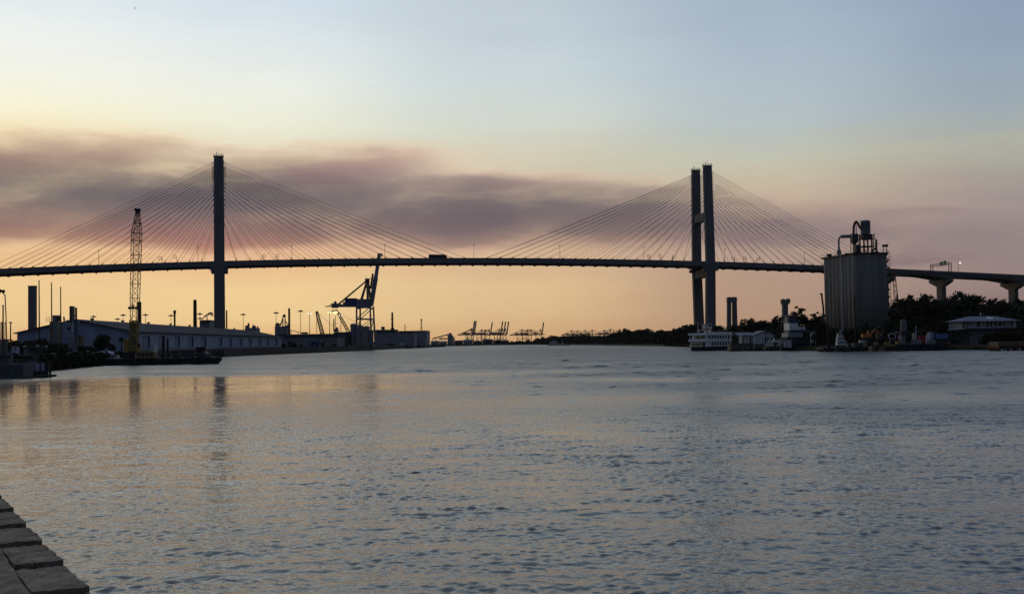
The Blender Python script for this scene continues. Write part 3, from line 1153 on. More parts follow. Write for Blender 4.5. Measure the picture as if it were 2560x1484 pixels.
def thicket(name, pts, label, zg, seed, leaf=0.45, dens=14, m=None):
    """ground cover of leaves along a line: pts = (x, y, half depth, height)"""
    r = random.Random(seed)
    mb = MB()
    for (x0, y0, w0, h0), (x1, y1, w1, h1) in zip(pts, pts[1:]):
        L = math.hypot(x1 - x0, y1 - y0)
        nb = max(2, int(L / 3))
        hh = [r.uniform(.55, 1.0) for _ in range(nb + 2)]
        for _ in range(int(L * dens)):
            t = r.random()
            w, h = w0 + (w1 - w0) * t, h0 + (h1 - h0) * t
            q = t * nb
            hk = hh[int(q)] * (1 - q % 1) + hh[int(q) + 1] * (q % 1)
            p = Vector((x0 + (x1 - x0) * t + r.uniform(-.5, .5), y0 + (y1 - y0) * t + r.gauss(0, w * .5), zg + h * hk * r.random() ** .7))
            a = Vector((r.gauss(0, 1), r.gauss(0, 1), r.gauss(0, 1))).normalized()
            b = a.orthogonal().normalized()
            b.rotate(Matrix.Rotation(r.uniform(0, 6.28), 3, a))
            c = a.cross(b)
            l = leaf * r.uniform(.6, 1.4)
            mb.add([p - b * l, p + c * l * .6, p + b * l, p - c * l * .6], [(0, 1, 2, 3)])
    o = mb.build(name, m or LEAF[0])
    tag(o, label, None, None, "stuff")
    return o


def gz(px, d, zg):
    p = G(px, d, zg)
    return p.x, p.y


# --- right bank wood, behind the house and the work barges
RT = [(2236, 440, 762, 1, "tree rising at the foot of the silo's pipe side"), (2262, 455, 742, 0, "tall tree between the silo and the nearest hammerhead pier"), (2290, 440, 735, 1, "broad tree whose crown tops the wood beside the silo"),
      (2318, 452, 737, 2, "tree just in front of the hammerhead pier under the sign gantry"), (2350, 438, 749, 0, "tree covering the base of the pier under the sign gantry"), (2378, 455, 742, 1, "tree following the pier under the sign gantry"),
      (2404, 446, 731, 2, "tallest tree of the wood behind the white-roofed house"), (2432, 455, 733, 0, "tree with the second highest crown behind the white-roofed house"), (2462, 440, 750, 1, "low tree right behind the house's satellite dish"),
      (2490, 452, 748, 2, "tree behind the far half of the house roof"), (2516, 440, 751, 0, "tree covering the base of the last hammerhead pier"), (2545, 452, 748, 1, "tree beyond the last hammerhead pier"),
      (2580, 440, 745, 2, "tree at the picture edge beyond the house"), (2225, 409, 800, 2, "dark tree against the silo's flat face corner"), (2196, 408, 812, 0, "dark tree in front of the silo's flat face"), (2165, 406, 806, 4, "narrow tree in front of the middle of the silo"),
      (2128, 404, 815, 1, "low spreading tree in front of the silo's near corner"), (2090, 410, 818, 2, "low tree in front of the silo's lobed side"), (2060, 428, 806, 0, "tree at the far foot of the silo"),
      (2290, 418, 790, 2, "lower tree in the middle of the wood over the black barge"), (2340, 412, 795, 1, "lower tree between the wood and the house"), (2385, 410, 800, 0, "lower tree beside the house's porch end"), (2250, 416, 796, 1, "lower tree over the crane cab barge"),
      (2420, 425, 775, 0, "mid-height tree just behind the house's hip end"), (2475, 420, 778, 1, "mid-height tree just behind the house ridge"), (2530, 418, 780, 2, "mid-height tree at the house's far gable")]
for px, d, row, k, lab in RT:
    tree(k, px, d, row, 1.5, lab, "trees of the wood on the near right bank", 1.05)
palm(2556, 400, 737, 1.5, "palm tree rising at the picture edge beyond the house")
for px, row, lab in ((2487, 826, "round bush in front of the house's lower storey"), (2512, 824, "bush covering the far half of the house's lower storey"), (2540, 822, "bush at the far corner of the house"), (2462, 838, "small bush by the house's ground floor window")):
    tree(1, px, 384, row, 1.5, lab, "bushes in front of the white-roofed house", 1.7, "bush")
# --- trees between the twin-legged tower and the silo
MT = [(1795, 640, 812, 0, "small tree right beside the twin-legged tower's base"), (1858, 560, 797, 1, "tree just after the old portal-shaped pier"), (1880, 575, 796, 2, "tree above the grey gabled shed"), (1905, 560, 799, 0, "tree behind the gabled shed's far end"), (1925, 590, 800, 1, "low tree left of the old T-headed pier"),
      (1944, 560, 790, 2, "round tree right before the old T-headed pier"), (1998, 500, 766, 3, "tall open-crowned tree beside the towboat"), (2022, 520, 796, 0, "tree between the two open crowns beyond the towboat"), (2042, 500, 780, 3, "open-crowned tree close to the silo"), (2062, 520, 785, 2, "tree half hidden behind the silo"),
      (1972, 530, 800, 0, "tree behind the towboat's wheelhouse"), (1830, 580, 815, 2, "tree between the legs of the old portal-shaped pier")]
for px, d, row, k, lab in MT:
    tree(k, px, d, row, 1.5, lab, "trees behind the moored boats", 1.1)
# --- far treeline down to the bend of the river
FT = [(1282, 2380, 851), (1300, 2360, 848), (1320, 2330, 846), (1338, 2310, 845)]
line = [(1345, 2250, 845), (1372, 1990, 838), (1400, 1800, 840), (1420, 1680, 837), (1450, 1560, 837), (1480, 1430, 836), (1505, 1320, 835), (1530, 1240, 834), (1545, 1190, 824), (1572, 1120, 822), (1590, 1080, 829), (1610, 1030, 816), (1628, 990, 826), (1646, 960, 822), (1668, 915, 827), (1690, 870, 822), (1712, 840, 815), (1735, 800, 812), (1765, 760, 815)]
rr_ = random.Random(3)
pts = []
for (a, da, ra), (b, db, rb) in zip(line, line[1:]):
    n = max(1, int((b - a) / 4.2))
    for j in range(n):
        t = j / n
        pts.append((a + (b - a) * t, da + (db - da) * t, ra + (rb - ra) * t))
for i, (px, d, row) in enumerate(FT + pts):
    d2 = d + 14 + rr_.uniform(0, 40)
    lift = rr_.uniform(-1.5, 4.5) * (1.0 if px < 1540 else 1.6)
    if px < 1530:
        k = rr_.choice([0, 1, 2, 0, 1])
        lab, grp = "low dark tree in the distant continuous treeline at the river bend", "distant trees at the river bend"
    else:
        k = rr_.choice([3, 0, 2, 4, 1])
        lab, grp = "dark ragged tree in the wood between the river bend and the white riverboat", "ragged trees before the riverboat"
    tree(k, px + rr_.uniform(-2, 2), d2, row + lift, 1.6, lab, grp, rr_.uniform(1.1, 1.5))
ln = [gz(px, d + 8, 1.5) + (6, (7 if px < 1540 else 8.5)) for px, d, _ in [(1270, 2400, 0)] + line + [(1800, 640, 0), (1860, 530, 0)]]
thicket("undergrowth", ln, "dark undergrowth along the waterline of the far right bank", 1.0, 4, leaf=0.9, dens=22)
ln = [gz(px, d, 1.5) + (5, h) for px, d, h in ((1840, 540, 7), (1900, 500, 7), (1960, 480, 8), (2030, 455, 7), (2060, 426, 6), (2150, 407, 5.5), (2240, 406, 6.5), (2330, 403, 6.5), (2400, 399, 5), (2440, 408, 7), (2520, 404, 8), (2600, 400, 8))]
thicket("undergrowth", ln, "dark shrubs filling the bank behind the boats and barges", 1.4, 6, leaf=0.42, dens=70)
ln = [gz(px, d, 1.5) + (1.2, h) for px, d, h in ((2370, 389.5, 1.6), (2430, 381.5, 1.7), (2500, 367, 1.8))]
thicket("reeds", ln, "pale dry reeds along the waterline below the house", 0.2, 8, leaf=0.25, dens=40, m=mat("dry_reed", (0.20, 0.17, 0.08), 0.9))
ln = [gz(px, d, 1.5) + (2.2, h) for px, d, h in ((1662, 900, 2.4), (1690, 845, 2.6), (1725, 745, 2.4))]
thicket("reeds", ln, "green marsh grass at the water's edge before the riverboat", 0.2, 9, leaf=0.4, dens=30, m=LEAF[1])
# --- left bank greenery
LT = [(256, 372, 834, 5, "large round tree in front of the warehouse gable"), (279, 362, 858, 1, "smaller round tree just right of the large one by the warehouse"), (96, 330, 843, 1, "dark tree below the warehouse gable's far corner"), (112, 318, 850, 0, "dark tree beside the batching plant"),
      (66, 335, 850, 2, "dark tree behind the white boathouse"), (36, 330, 848, 1, "dark tree behind the boathouse beside the flood light mast"), (208, 352, 864, 1, "low bush below the batching plant"), (230, 350, 868, 2, "low bush before the warehouse gable"), (12, 330, 846, 0, "dark tree at the picture edge by the flood light mast")]
for px, d, row, k, lab in LT:
    tree(k, px, d, row, 3.5, lab, "trees in front of the warehouse gable", 1.35 if k != 5 else 1.0)
palm(303, 356, 843, 3.5, "small palm beside the yellow barge crane")
for px, d, row, lab in ((709, 690, 858, "dark bush on the quay at the end of the long warehouse"), (735, 706, 855, "rounded bush on the quay between the warehouse and the blue hut"), (752, 715, 860, "low bush next to the blue hut on the quay"), (836, 800, 858, "low bush on the quay before the dock crane")):
    tree(1, px, d, row, 3.5, lab, "bushes on the quay edge", 1.6, "bush")
ln = [(-80, 150, 2.0, 3.4), (-90, 205, 2.0, 3.8), (-106, 296, 2.0, 3.8), (-119, 372, 2.0, 3.6), (-128, 430, 1.5, 2.2)]
thicket("undergrowth", ln, "dark scrub along the shore around the batching plant", 0.2, 12, leaf=0.34, dens=110)
ln = [(-110, 262, 5, 3.2), (-121, 322, 5, 2.8), (-133, 350, 6, 3.0), (-139, 400, 6, 2.2)]
thicket("undergrowth", ln, "dark shrubs on the open ground before the warehouse gable", 3.3, 13, leaf=0.34, dens=70)
# ------------------------------------------------------------------ left bank
ZG = 3.5
# long warehouse
A = G(330, 432, 10.0)
B = G(705, 805, 10.0)
la = Vector((B.x - A.x, B.y - A.y, 0))
LEN = la.length
la.normalize()
lp = Vector((-la.y, la.x, 0))          # across, away from the river
FW = Matrix(((lp.x, la.x, 0, A.x), (lp.y, la.y, 0, A.y), (0, 0, 1, 0), (0, 0, 0, 1)))
ZE = (P(330, 828, 432).z + P(705, 842, 805).z) / 2
ZR = P(190, 800, 436).z
HW = 20.3
wh = thing("warehouse", "long pale blue-grey quayside warehouse with a dark low-pitched roof", "warehouse", FW @ Vector((HW, LEN / 2, ZG)))
m = MB(FW)
m.prism([(0, ZG - .3), (2 * HW, ZG - .3), (2 * HW, ZE), (HW, ZR - .25), (0, ZE)], 0, LEN)
m.build("wall", BLUEG, wh)
m = MB(FW)
m.loft([[(-1.0, y, ZE - .28), (HW, y, ZR), (HW, y, ZR + .3), (-1.0, y, ZE + .05)] for y in (-1.2, LEN + 1.2)])
m.loft([[(2 * HW + 1.0, y, ZE + .05), (HW, y, ZR + .3), (HW, y, ZR), (2 * HW + 1.0, y, ZE - .28)] for y in (-1.2, LEN + 1.2)])
m.build("roof", ROOFD, wh)
m = MB(FW)
m.box(-1.6, -.02, 4, LEN - 3, ZG - .3, ZG + 1.0)
m.build("loading_dock", mat("dock_face", (.17, .19, .22), .9), wh)


def along(px):
    lo, hi = 0.0, LEN
    for _ in range(40):
        y = (lo + hi) / 2
        if proj(FW @ Vector((0, y, 6)))[0] < px:
            lo = y
        else:
            hi = y
    return lo


for pa, pb in ((357, 371), (398, 409), (437, 446), (472, 480), (503, 512), (545, 552), (571, 577), (597, 602), (621, 626), (645, 650), (666, 671), (687, 691)):
    ya, yb = along(pa), along(pb)
    yb = max(yb, ya + 4.5)
    m = MB(FW)
    m.box(-.12, -.004, ya, yb, ZG + 1.26, ZE - 1.7)
    dr = m.build("loading_door", mat("door_sheet", (.2, .245, .32), .75, streak=True), wh)
    m = MB(FW)
    m.box(-.6, -.13, yb - .45, yb + .1, ZG + 1.26, ZE - 1.5)
    m.build("recess_shade_post", DARK, dr)  # dark strip painted in for the shadow of the door recess
    m = MB(FW)
    m.box(-.4, -.13, ya - .3, yb - .6, ZE - 1.8, ZE - 1.6)
    m.build("door_lintel", DARK, dr)
m = MB(FW)
m.box(10.6, 11.1, -.18, -.02, 9.3, 10.0)
m.build("wall_lamp", OFFW, wh)
for k in range(9):
    m = MB(FW)
    y = LEN * (k + .5) / 9
    m.lathe((HW, y, ZR + .1), [(.5, 0), (.5, .5), (.8, .55), (.7, .9), (.1, 1.0)], 10)
    m.build("roof_vent", ROOFD, wh)

# tall slab-like tower and chimneys behind the warehouse
d = 640
m = MB()
x0, x1 = gx(70, d, 15), gx(92.5, d + 3.2, 15)
zt = P(81, 716.5, d).z
m.box(x0, x1, d, d + 3.2, ZG - .5, zt)
t = thing("concrete_tower", "plain dark slab-like concrete tower behind the warehouse's far gable corner", "tower", Vector(((x0 + x1) / 2, d + 3.5, ZG)))
m.build("tower_shaft", CONC, t)
m = MB()
m.box(x0 - .15, x1 + .15, d - .15, d + 3.35, zt + .003, zt + .6)
m.build("roof_slab", DARK, t)


def chimney(px, row, wtop, wbot, d, label, ringed=False, m_=RUSTD, cap=False):
    b = G(px, d, ZG)
    zt = P(px, row, d).z
    t = thing("chimney", label, "chimney", b, "industrial chimneys on the left bank")
    s = d / F
    h = zt - ZG
    mb = MB()
    mb.lathe(b, [(wbot * s / 2, -.5), (wtop * s / 2, h)], 14)
    mb.build("chimney_shaft", m_, t)
    if cap:
        mb = MB()
        mb.lathe(b, [(wtop * s * .52, h - 2.2), (wtop * s * .78, h - 1.6), (wtop * s * .78, h + .5), (wtop * s * .4, h + .5)], 14)
        mb.build("chimney_cap", m_, t)
    if ringed:
        for f in (.35, .62, .8):
            mb = MB()
            mb.lathe(b + Vector((0, 0, h * f)), [(wtop * s * .55, 0), (wtop * s * .95, .1), (wtop * s * .95, .5), (wtop * s * .55, .55)], 12)
            mb.build("platform_ring", STEELD, t)
    mb = MB()
    mb.tube(b + Vector((0, 0, h)), b + Vector((0, 0, h + .4)), wtop * s * .4, n=12)
    mb.build("flue", BLACK, t)


chimney(349, 755, 9.2, 9.6, 880, "thick dark chimney right beside the barge crane's boom")
chimney(437, 777, 4.6, 4.9, 900, "slim chimney with a flared cap behind the warehouse", cap=True)
chimney(488, 750, 8.4, 10.2, 900, "tallest dark chimney behind the middle of the warehouse roof")
chimney(567, 776, 3.6, 4.0, 940, "slim red-brown chimney just right of the first bridge tower", m_=RUST)
chimney(723.5, 771, 5.2, 5.6, 980, "red-brown chimney beside the grain elevator", m_=RUST)
chimney(981.5, 781, 4.6, 5.6, 1300, "ringed chimney beyond the dock crane", True, m_=RUST)
chimney(937.5, 815, 2.6, 2.8, 1290, "short stub chimney just right of the dock crane's legs")
chimney(1013, 811, 2.0, 2.2, 1400, "thin short chimney near the big plain shed")

# plants behind the warehouse
def plant(label, name, cat, d, boxes, base_px, m_=GREYP, extra=None):
    b = G(base_px, d, ZG)
    t = thing(name, label, cat, b)
    for nm, mt, a, bb, r0, r1, dep, off in boxes:
        mb = MB()
        mb.pbox(a, bb, r0, r1, d + off, dep)
        mb.build(nm, mt, t)
    return t


t = plant("small works building giving off steam beside the first bridge tower", "works_building", "building", 890,
          [("wall", GREYP, 501, 536, 801.5, 840, 14, 0), ("roof", DARK, 500, 537, 799.5, 801.3, 15, -.4), ("vent_pipe", STEELD, 506, 508, 793, 799.4, .6, 2), ("vent_pipe", STEELD, 517, 519, 792, 799.4, .6, 2), ("louvre_panel", ROOFD, 503, 524, 803, 808, .3, -.31)], 518)
# steam
mb = MB()
r = random.Random(2)
stm = bpy.data.materials.new("steam")
stm.use_nodes = True
n_ = stm.node_tree.nodes
n_.remove(n_["Principled BSDF"])
pv = n_.new("ShaderNodeVolumePrincipled")
pv.inputs["Color"].default_value = (.55, .53, .55, 1)
pv.inputs["Density"].default_value = 1.6
stm.node_tree.links.new(pv.outputs[0], n_["Material Output"].inputs["Volume"])
for px, row, rad in ((508, 794, .5), (510, 792, .8), (513, 790, 1.0), (516, 788, 1.2), (518.5, 787, 1.2), (521, 785, 1.2), (523.5, 783.5, 1.35), (526.5, 783, 1.5), (529.5, 784, 1.4), (530, 787, 1.1), (532, 789, .8), (517, 793, .6), (516, 797, .5)):
    mb.ball(P(px, row, 889 + r.uniform(-.6, .6)), rad * .8, 10, 7)
o = mb.build("steam", stm)
tag(o, "small puff of pale steam rising from the works building", kind="stuff")

t = plant("pipe-topped plant building above the warehouse's far half", "plant_building", "building", 930,
          [("wall", GREYP, 612, 650, 819, 840, 16, 0), ("roof_unit", ROOFD, 613, 624, 813, 818.9, 5, 1), ("chimney_stub", DARK, 619, 624, 807, 812.9, 3, 2), ("roof_unit", DARK, 630, 640, 814, 818.9, 4, 2), ("duct", DARK, 632, 635, 811, 813.9, 1, 3), ("roof_unit", DARK, 642, 646, 815, 818.9, 3, 3)], 631)
d = 990
t = plant("grain elevator block with pointed leg tower beside the red-brown chimney", "grain_elevator", "grain elevator", d,
          [("silo_block", GREYP, 687, 726, 815, 850, 16, 0), ("silo_block", GREYP, 688, 699, 808, 814.9, 6, 1), ("head_house", DARK, 692, 697, 806, 807.9, 4, 2), ("wall", GREYP, 713, 726, 812, 814.9, 8, 1)], 707)
mb = MB()
c = P(710, 815, d + 4)
mb.lattice((c.x, d + 4, c.z), (c.x, d + 4, P(710, 790, d).z), 2.6, 2.0, 6, .16)
for pa, ra, pb, rb in ((706, 797, 701, 814), (712, 800, 722, 813), (707, 800, 697, 816)):
    mb.beam(P(pa, ra, d + 4), P(pb, rb, d + 4), .7)
mb.build("leg_tower", STEELD, t)
mb = MB()
c = P(710.5, 792, d + 4)
mb.lathe(c, [(1.3, 0), (1.3, 1.2), (.5, 2.3), (.08, 2.6)], 8)
mb.build("tower_cap", STEELD, t)
mb = MB()
mb.beam(P(727, 825, d + 4), P(752, 831, d + 4), .7, .5)
mb.beam(P(727, 826, d + 4), P(729, 840, d + 4), .4)
mb.beam(P(745, 830, d + 4), P(745, 840, d + 4), .4)
mb.build("conveyor", STEELD, t)
# second long shed on the quay
t = plant("low grey quay shed between the grain elevator and the dock crane", "quay_shed", "shed", 900,
          [("wall", GREYP, 690, 862, 842.5, 868, 40, 0), ("roof", ROOFD, 688, 864, 834.5, 842.3, 41, -.6), ("door", DARK, 720, 730, 852, 867, .3, -.31), ("door", DARK, 800, 810, 852, 867, .3, -.31), ("roof_unit", ROOFD, 753, 770, 830, 834.3, 6, 4)], 775)
t = plant("blue hut with a wide flat roof standing on the quay", "quay_hut", "hut", 772,
          [("wall", mat("dull_blue", (.09, .12, .2), .7), 776, 802, 855, 866, 6, 0), ("roof", BLUEP, 770, 807, 851, 854.8, 7.5, -1.5), ("window", GLASSD, 780, 786, 857, 861, .2, -.21), ("door", DARK, 792, 796, 857, 866, .2, -.21)], 788)
# dark superstructure with a red mast, beyond the shed
d = 985
t = plant("dark stepped ship superstructure with a red mast beyond the quay shed", "ship", "ship", d,
          [("superstructure", DARK, 834, 879, 829.5, 870, 14, 0), ("bridge_house", GREYP, 835, 847, 822, 829.3, 10, 1), ("funnel", DARK, 838, 845, 817.5, 821.8, 5, 3)], 850)
mb = MB()
mb.beam(P(834.5, 828, d), P(834.5, 797, d), .8)
mb.build("red_mast", REDP, t)
mb = MB()
mb.beam(P(838.5, 822, d), P(838.5, 789, d), .4)
mb.beam(P(835, 808.5, d), P(843, 808.5, d), .4)
mb.build("signal_mast", STEELD, t)
mb = MB()
mb.pbox(838, 855, 851.6, 852.6, d - .3, .2)
mb.build("lit_window_strip", LAMP_P, t)
# tanks and machinery around the crane foot
t = plant("rounded dark storage tanks behind the dock crane's legs", "storage_tank", "tank", 985,
          [("tank_block", GREYP, 890, 906, 812, 870, 12, 0), ("tank_block", GREYP, 906, 925, 815, 870, 12, .5), ("tank_block", DARK, 925, 934, 824, 870, 12, 1)], 900)
mb = MB()
c = G(884, 990, ZG)
h = P(884, 808, 990).z - ZG
mb.lathe(c, [(2.6, -.5), (2.6, h - 1), (2.0, h - .3), (.3, h)], 16)
mb.build("round_tank", GREYP, t)
t = plant("long low dock building right of the dock crane", "dock_building", "building", 1285,
          [("wall", GREYP, 938, 1042, 832, 866, 30, 0), ("roof", ROOFD, 936, 996, 823.5, 831.8, 31, -.5), ("roof", ROOFD, 996.3, 1044, 826.5, 831.8, 31, -.5), ("roof_unit", DARK, 953, 962, 816, 823.3, 4, 3), ("roof_unit", DARK, 977, 986, 819, 823.3, 4, 3), ("white_post", OFFW, 1032.5, 1034.5, 829, 838, .5, -.8)], 990)
t = plant("plain tall box-shaped shed at the end of the left quay", "box_shed", "shed", 1400,
          [("wall", GREYP, 1040, 1075, 827.5, 863, 60, 0), ("roof", DARK, 1039.5, 1075.5, 825.8, 827.3, 61, -.5), ("side_annex", DARK, 1030, 1039.7, 843, 863, 20, 0)], 1058)
# clutter on the quay under the crane
for px0, px1, r0, r1, d, mt, lab in ((940, 962, 857, 866, 1075, GREYP, "grey freight container on the quay just right of the dock crane"), (967, 985, 858, 865, 1150, DARK, "dark freight container on the quay right of the dock crane"), (1022, 1044, 850, 864, 1330, DARK, "dark machinery stack before the plain box-shaped shed"),
                                     (862, 874, 859, 869, 860, DARK, "dark freight container on the quay left of the dock crane"), (1000, 1012, 856, 864, 1260, OFFW, "pale freight container on the quay before the low dock building")):
    t = thing("freight_container", lab, "container", G((px0 + px1) / 2, d, ZG), "containers on the left quay")
    mb = MB()
    zt = P((px0 + px1) / 2, r0, d).z
    xa, xb = gx(px0, d, ZG), gx(px1, d, ZG)
    mb.box(xa, xb, d, d + 2.6, ZG, zt)
    mb.build("container_body", mt, t)
    mb = MB()
    for k in range(14):
        x = xa + (xb - xa) * (k + .5) / 14
        mb.box(x - .12, x + .12, d - .08, d - .003, ZG + .2, zt - .2)
    mb.build("corrugation", mt, t)

# quay wall timber facing and fender line
mb = MB()
qp = [sh(556, 545), sh(600, 587), sh(700, 668), sh(800, 760), sh(900, 930), sh(1000, 1227), sh(1067, 1520)]
for (x0, y0), (x1, y1) in zip(qp, qp[1:]):
    mb.loft([[(x + .15, y, -1.0), (x + .9, y, -1.0), (x + .9, y, 3.75), (x + .15, y, 3.75)] for x, y in ((x0, y0), (x1, y1))])
qw = single("quay_wall", "dark timber-faced quay wall along the left bank below the warehouses", "quay wall", mb, WOODD)

# high-mast lights
HM = [(234, 790.5, 700, "high-mast light over the roof next to the batching plant"), (294, 797, 820, "lowest high-mast light over the warehouse gable's near side"), (308, 787, 760, "high-mast light just left of the barge crane's boom"), (364, 786.5, 780, "high-mast light just right of the thick dark chimney"),
      (428, 788, 800, "high-mast light just left of the slim capped chimney"), (500, 784, 1000, "upper high-mast light above the steaming works building"), (501, 795.5, 860, "lower high-mast light by the steaming works building"), (608.5, 785.5, 1000, "high-mast light between the first tower and the grain elevator"),
      (691, 781.5, 1010, "high-mast light directly over the grain elevator"), (752, 777, 1050, "high-mast light between the red-brown chimney and the yellow mobile crane")]
pr = None
for px, row, d, lab in HM:
    b = G(px, d, ZG)
    h = P(px, row, d).z - ZG
    if pr is None:
        pr = thing("high_mast_light", lab, "high-mast light", b, "unlit high-mast lights")
        MB().tube(b, b + Vector((0, 0, h)), .2, .12, 6).build("mast", RUSTD, pr)
        mb = MB()
        mb.lathe(b + Vector((0, 0, h - .5)), [(.4, 0), (1.7, .1), (1.7, .45), (.6, .75), (.15, 1.1)], 10)
        mb.build("lamp_ring", RUSTD, pr)
        H0 = h
        dup_scale = lambda h, d: (d / 700.0, d / 700.0, h / H0)
    else:
        dup(pr, b, lab, scale=dup_scale(h, d))
LM = [(774.5, 783, 950, LAMP_W, .6, "high-mast light with white lit lamps beside the yellow mobile crane"), (824.5, 781, 960, LAMP_Y, .8, "bright yellow lit mast under the dock crane's tail"), (852.5, 788, 985, LAMP_W, .5, "white lit mast before the lattice mobile crane")]
for px, row, d, lm, rad, lab in LM:
    b = G(px, d, ZG)
    h = P(px, row, d).z - ZG
    t = thing("lit_mast_light", lab, "high-mast light", b)
    MB().tube(b, b + Vector((0, 0, h)), .34, .2, 6).build("mast", STEELD, t)
    mb = MB()
    for k in range(2):
        mb.ball(b + Vector(((k - .5) * 1.9, -.3, h)), rad * .7)
    mb.build("lamp_bulb", lm, t)
    mb = MB()
    mb.beam(b + Vector((-1.6, 0, h + .7)), b + Vector((1.6, 0, h + .7)), .3)
    mb.build("lamp_bar", STEELD, t)

# mobile lattice cranes behind the sheds
d = 1010
t = thing("mobile_crane", "yellow lattice-boom mobile crane leaning behind the quay shed", "crane", G(814, d, ZG))
mb = MB()
mb.lattice(P(809.5, 848, d), P(792.5, 782, d), 3.0, 2.0, 16, .26, r2=.2)
mb.build("boom", YELD, t)
mb = MB()
mb.pbox(806, 822, 844, 852, d, 4)
mb.build("cab", YELD, t)
mb = MB()
mb.ball(P(792, 780.5, d), 1.2)
mb.build("boom_tip", RUSTD, t)
mb = MB()
mb.tube(P(793, 781, d), P(836, 818, d), .12)
mb.tube(P(791, 781, d), P(791, 832, d), .12)
mb.tube(P(792.5, 781, d), P(792.5, 832, d), .12)
mb.build("hoist_rope", CABLE, t)
d = 1030
t = thing("mobile_crane", "open brownish lattice-boom crane leaning toward the lit yellow lamps", "crane", G(875, d, ZG))
mb = MB()
mb.lattice(P(876, 838, d), P(845, 781, d), 2.3, 1.8, 14, .24, r2=.15)
mb.build("boom", RUSTD, t)
mb = MB()
mb.beam(P(829, 777, d), P(844, 775, d), 1.0)
mb.beam(P(843, 776, d), P(846, 783, d), .9)
mb.build("boom_tip", RUSTD, t)
mb = MB()
mb.ball(P(837, 781, d - 2), 1.3, sz=.75)
mb.ball(P(841, 780.5, d - 2), 1.0, sz=.75)
mb.build("lit_lamp", LAMP_Y, t)
mb = MB()
mb.tube(P(846, 781, d), P(900, 812, d), .1)
mb.build("stay_rope", CABLE, t)
mb = MB()
mb.pbox(868, 884, 834, 850, d, 4)
mb.build("cab", DARK, t)
d = 1420
t = thing("lattice_mast", "red and white lattice radio mast behind the plain box-shaped shed", "mast", G(1053.5, d, ZG))
mb = MB()
mb.lattice(G(1053.5, d, ZG), P(1053.5, 800, d), 2.4, .9, 12, .2, r2=.14)
mb.build("mast", mat("mast_orange", (.45, .22, .1), .7), t)
mb = MB()
mb.ball(P(1053.5, 799, d), 1.1)
mb.build("mast_head", RUSTD, t)

# ------------------------------------------------------------------ ship-to-shore dock crane
d1, d2 = 938.0, 953.0
dock = thing("dock_crane", "large blue-grey dockside container crane with its boom raised past the bridge deck", "crane", G(908, d1, ZG))
DX = gx(908, d2, 20) - gx(908, d1, 20)


def Q(px, row, back=False):
    p = P(px, row, d1)
    if back:
        p = p + Vector((0.9, d2 - d1, 0))
    return p


for back in (False, True):
    for pa, pb in ((891.5, 891.5), (925.0, 929.5)):
        mb = MB()
        a, b = Q(pb, 862, back), Q(pa, 764, back)
        a.z = ZG
        mb.beam(a, b, 1.2, 1.2, up=(0, 1, 0))
        mb.build("leg", CRANEG, dock)
mb = MB()
for back in (False, True):
    mb.beam(Q(891.5, 797, back), Q(927, 797, back), 1.0)
    mb.beam(Q(892, 826, back), Q(928, 826, back), 1.1)
    mb.beam(Q(893, 795, back), Q(924, 768, back), .6)
    mb.beam(Q(893, 824, back), Q(926, 799, back), .45)
for px, row in ((891.5, 797), (927, 797), (891.5, 770), (925, 770), (891.5, 826), (929, 826)):
    mb.beam(Q(px, row), Q(px, row, True), 1.0)
mb.beam(Q(891.5, 824), Q(891.5, 799, True), .45)
mb.beam(Q(927, 824), Q(926, 799, True), .45)
mb.build("portal_brace", CRANEG, dock)
mb = MB()
for back in (False, True):
    a, b = Q(885, 858, back), Q(897, 858, back)
    mb.beam(a, b, 2.2, 2.6)
    a, b = Q(922, 858, back), Q(935, 858, back)
    mb.beam(a, b, 2.2, 2.6)
mb.build("bogie", CRANEG, dock)
mid = Vector((-.2, (d2 - d1) / 2, 0))


def Qm(px, row, o=0.0):
    return P(px, row, d1) + mid + Vector((0, o, 0))


mb = MB()
for o in (-2.6, 2.6):
    mb.beam(Qm(828, 763, o), Qm(926, 763, o), 1.2, 2.2)
for px in (832, 850, 868, 886, 905, 922):
    mb.beam(Qm(px, 764, -2.6), Qm(px, 764, 2.6), .8)
mb.build("girder", CRANEG, dock)
mb = MB()
c0, c1 = Qm(889, 747), Qm(922, 769)
mb.box(c0.x, c1.x, c0.y - 4.4, c0.y + 4.4, c1.z, c0.z)
mb.build("trolley_house", CRANEG, dock)
mb = MB()
c0, c1 = Qm(861, 746.5), Qm(888.6, 761)
mb.box(c0.x, c1.x, c0.y - 3.6, c0.y + 3.6, c1.z, c0.z)
mh = mb.build("machine_house", CRANEB, dock)
mb = MB()
mb.box(c0.x - .3, c1.x + .2, c0.y - 3.9, c0.y + 3.9, c0.z + .003, c0.z + .5)
mb.build("roof", ROOFD, mh)
mb = MB()
c0, c1 = Qm(855, 753.5), Qm(859, 761)
mb.box(c0.x, c1.x, c0.y - 1, c0.y + 1, c1.z, c0.z)
mb.build("switch_box", BLACK, dock)
mb = MB()
c0, c1 = Qm(827, 757.5), Qm(842, 768.5)
mb.box(c0.x, c1.x, c0.y - 2.8, c0.y + 2.8, c1.z, c0.z)
c0, c1 = Qm(832.5, 752), Qm(838, 757.4)
mb.box(c0.x, c1.x, c0.y - 1.4, c0.y + 1.4, c1.z, c0.z)
mb.build("counterweight", CRANEG, dock)
mb = MB()
mb.beam(Qm(812, 765, -1.5), Qm(828, 764, -1.5), .7)
mb.beam(Qm(812, 765, 1.5), Qm(828, 764, 1.5), .7)
mb.beam(Qm(812, 765, -1.5), Qm(812, 765, 1.5), .7)
mb.beam(Qm(821, 762, 0), Qm(829, 757, 0), .6)
mb.build("tail_platform", RUSTD, dock)
mb = MB()
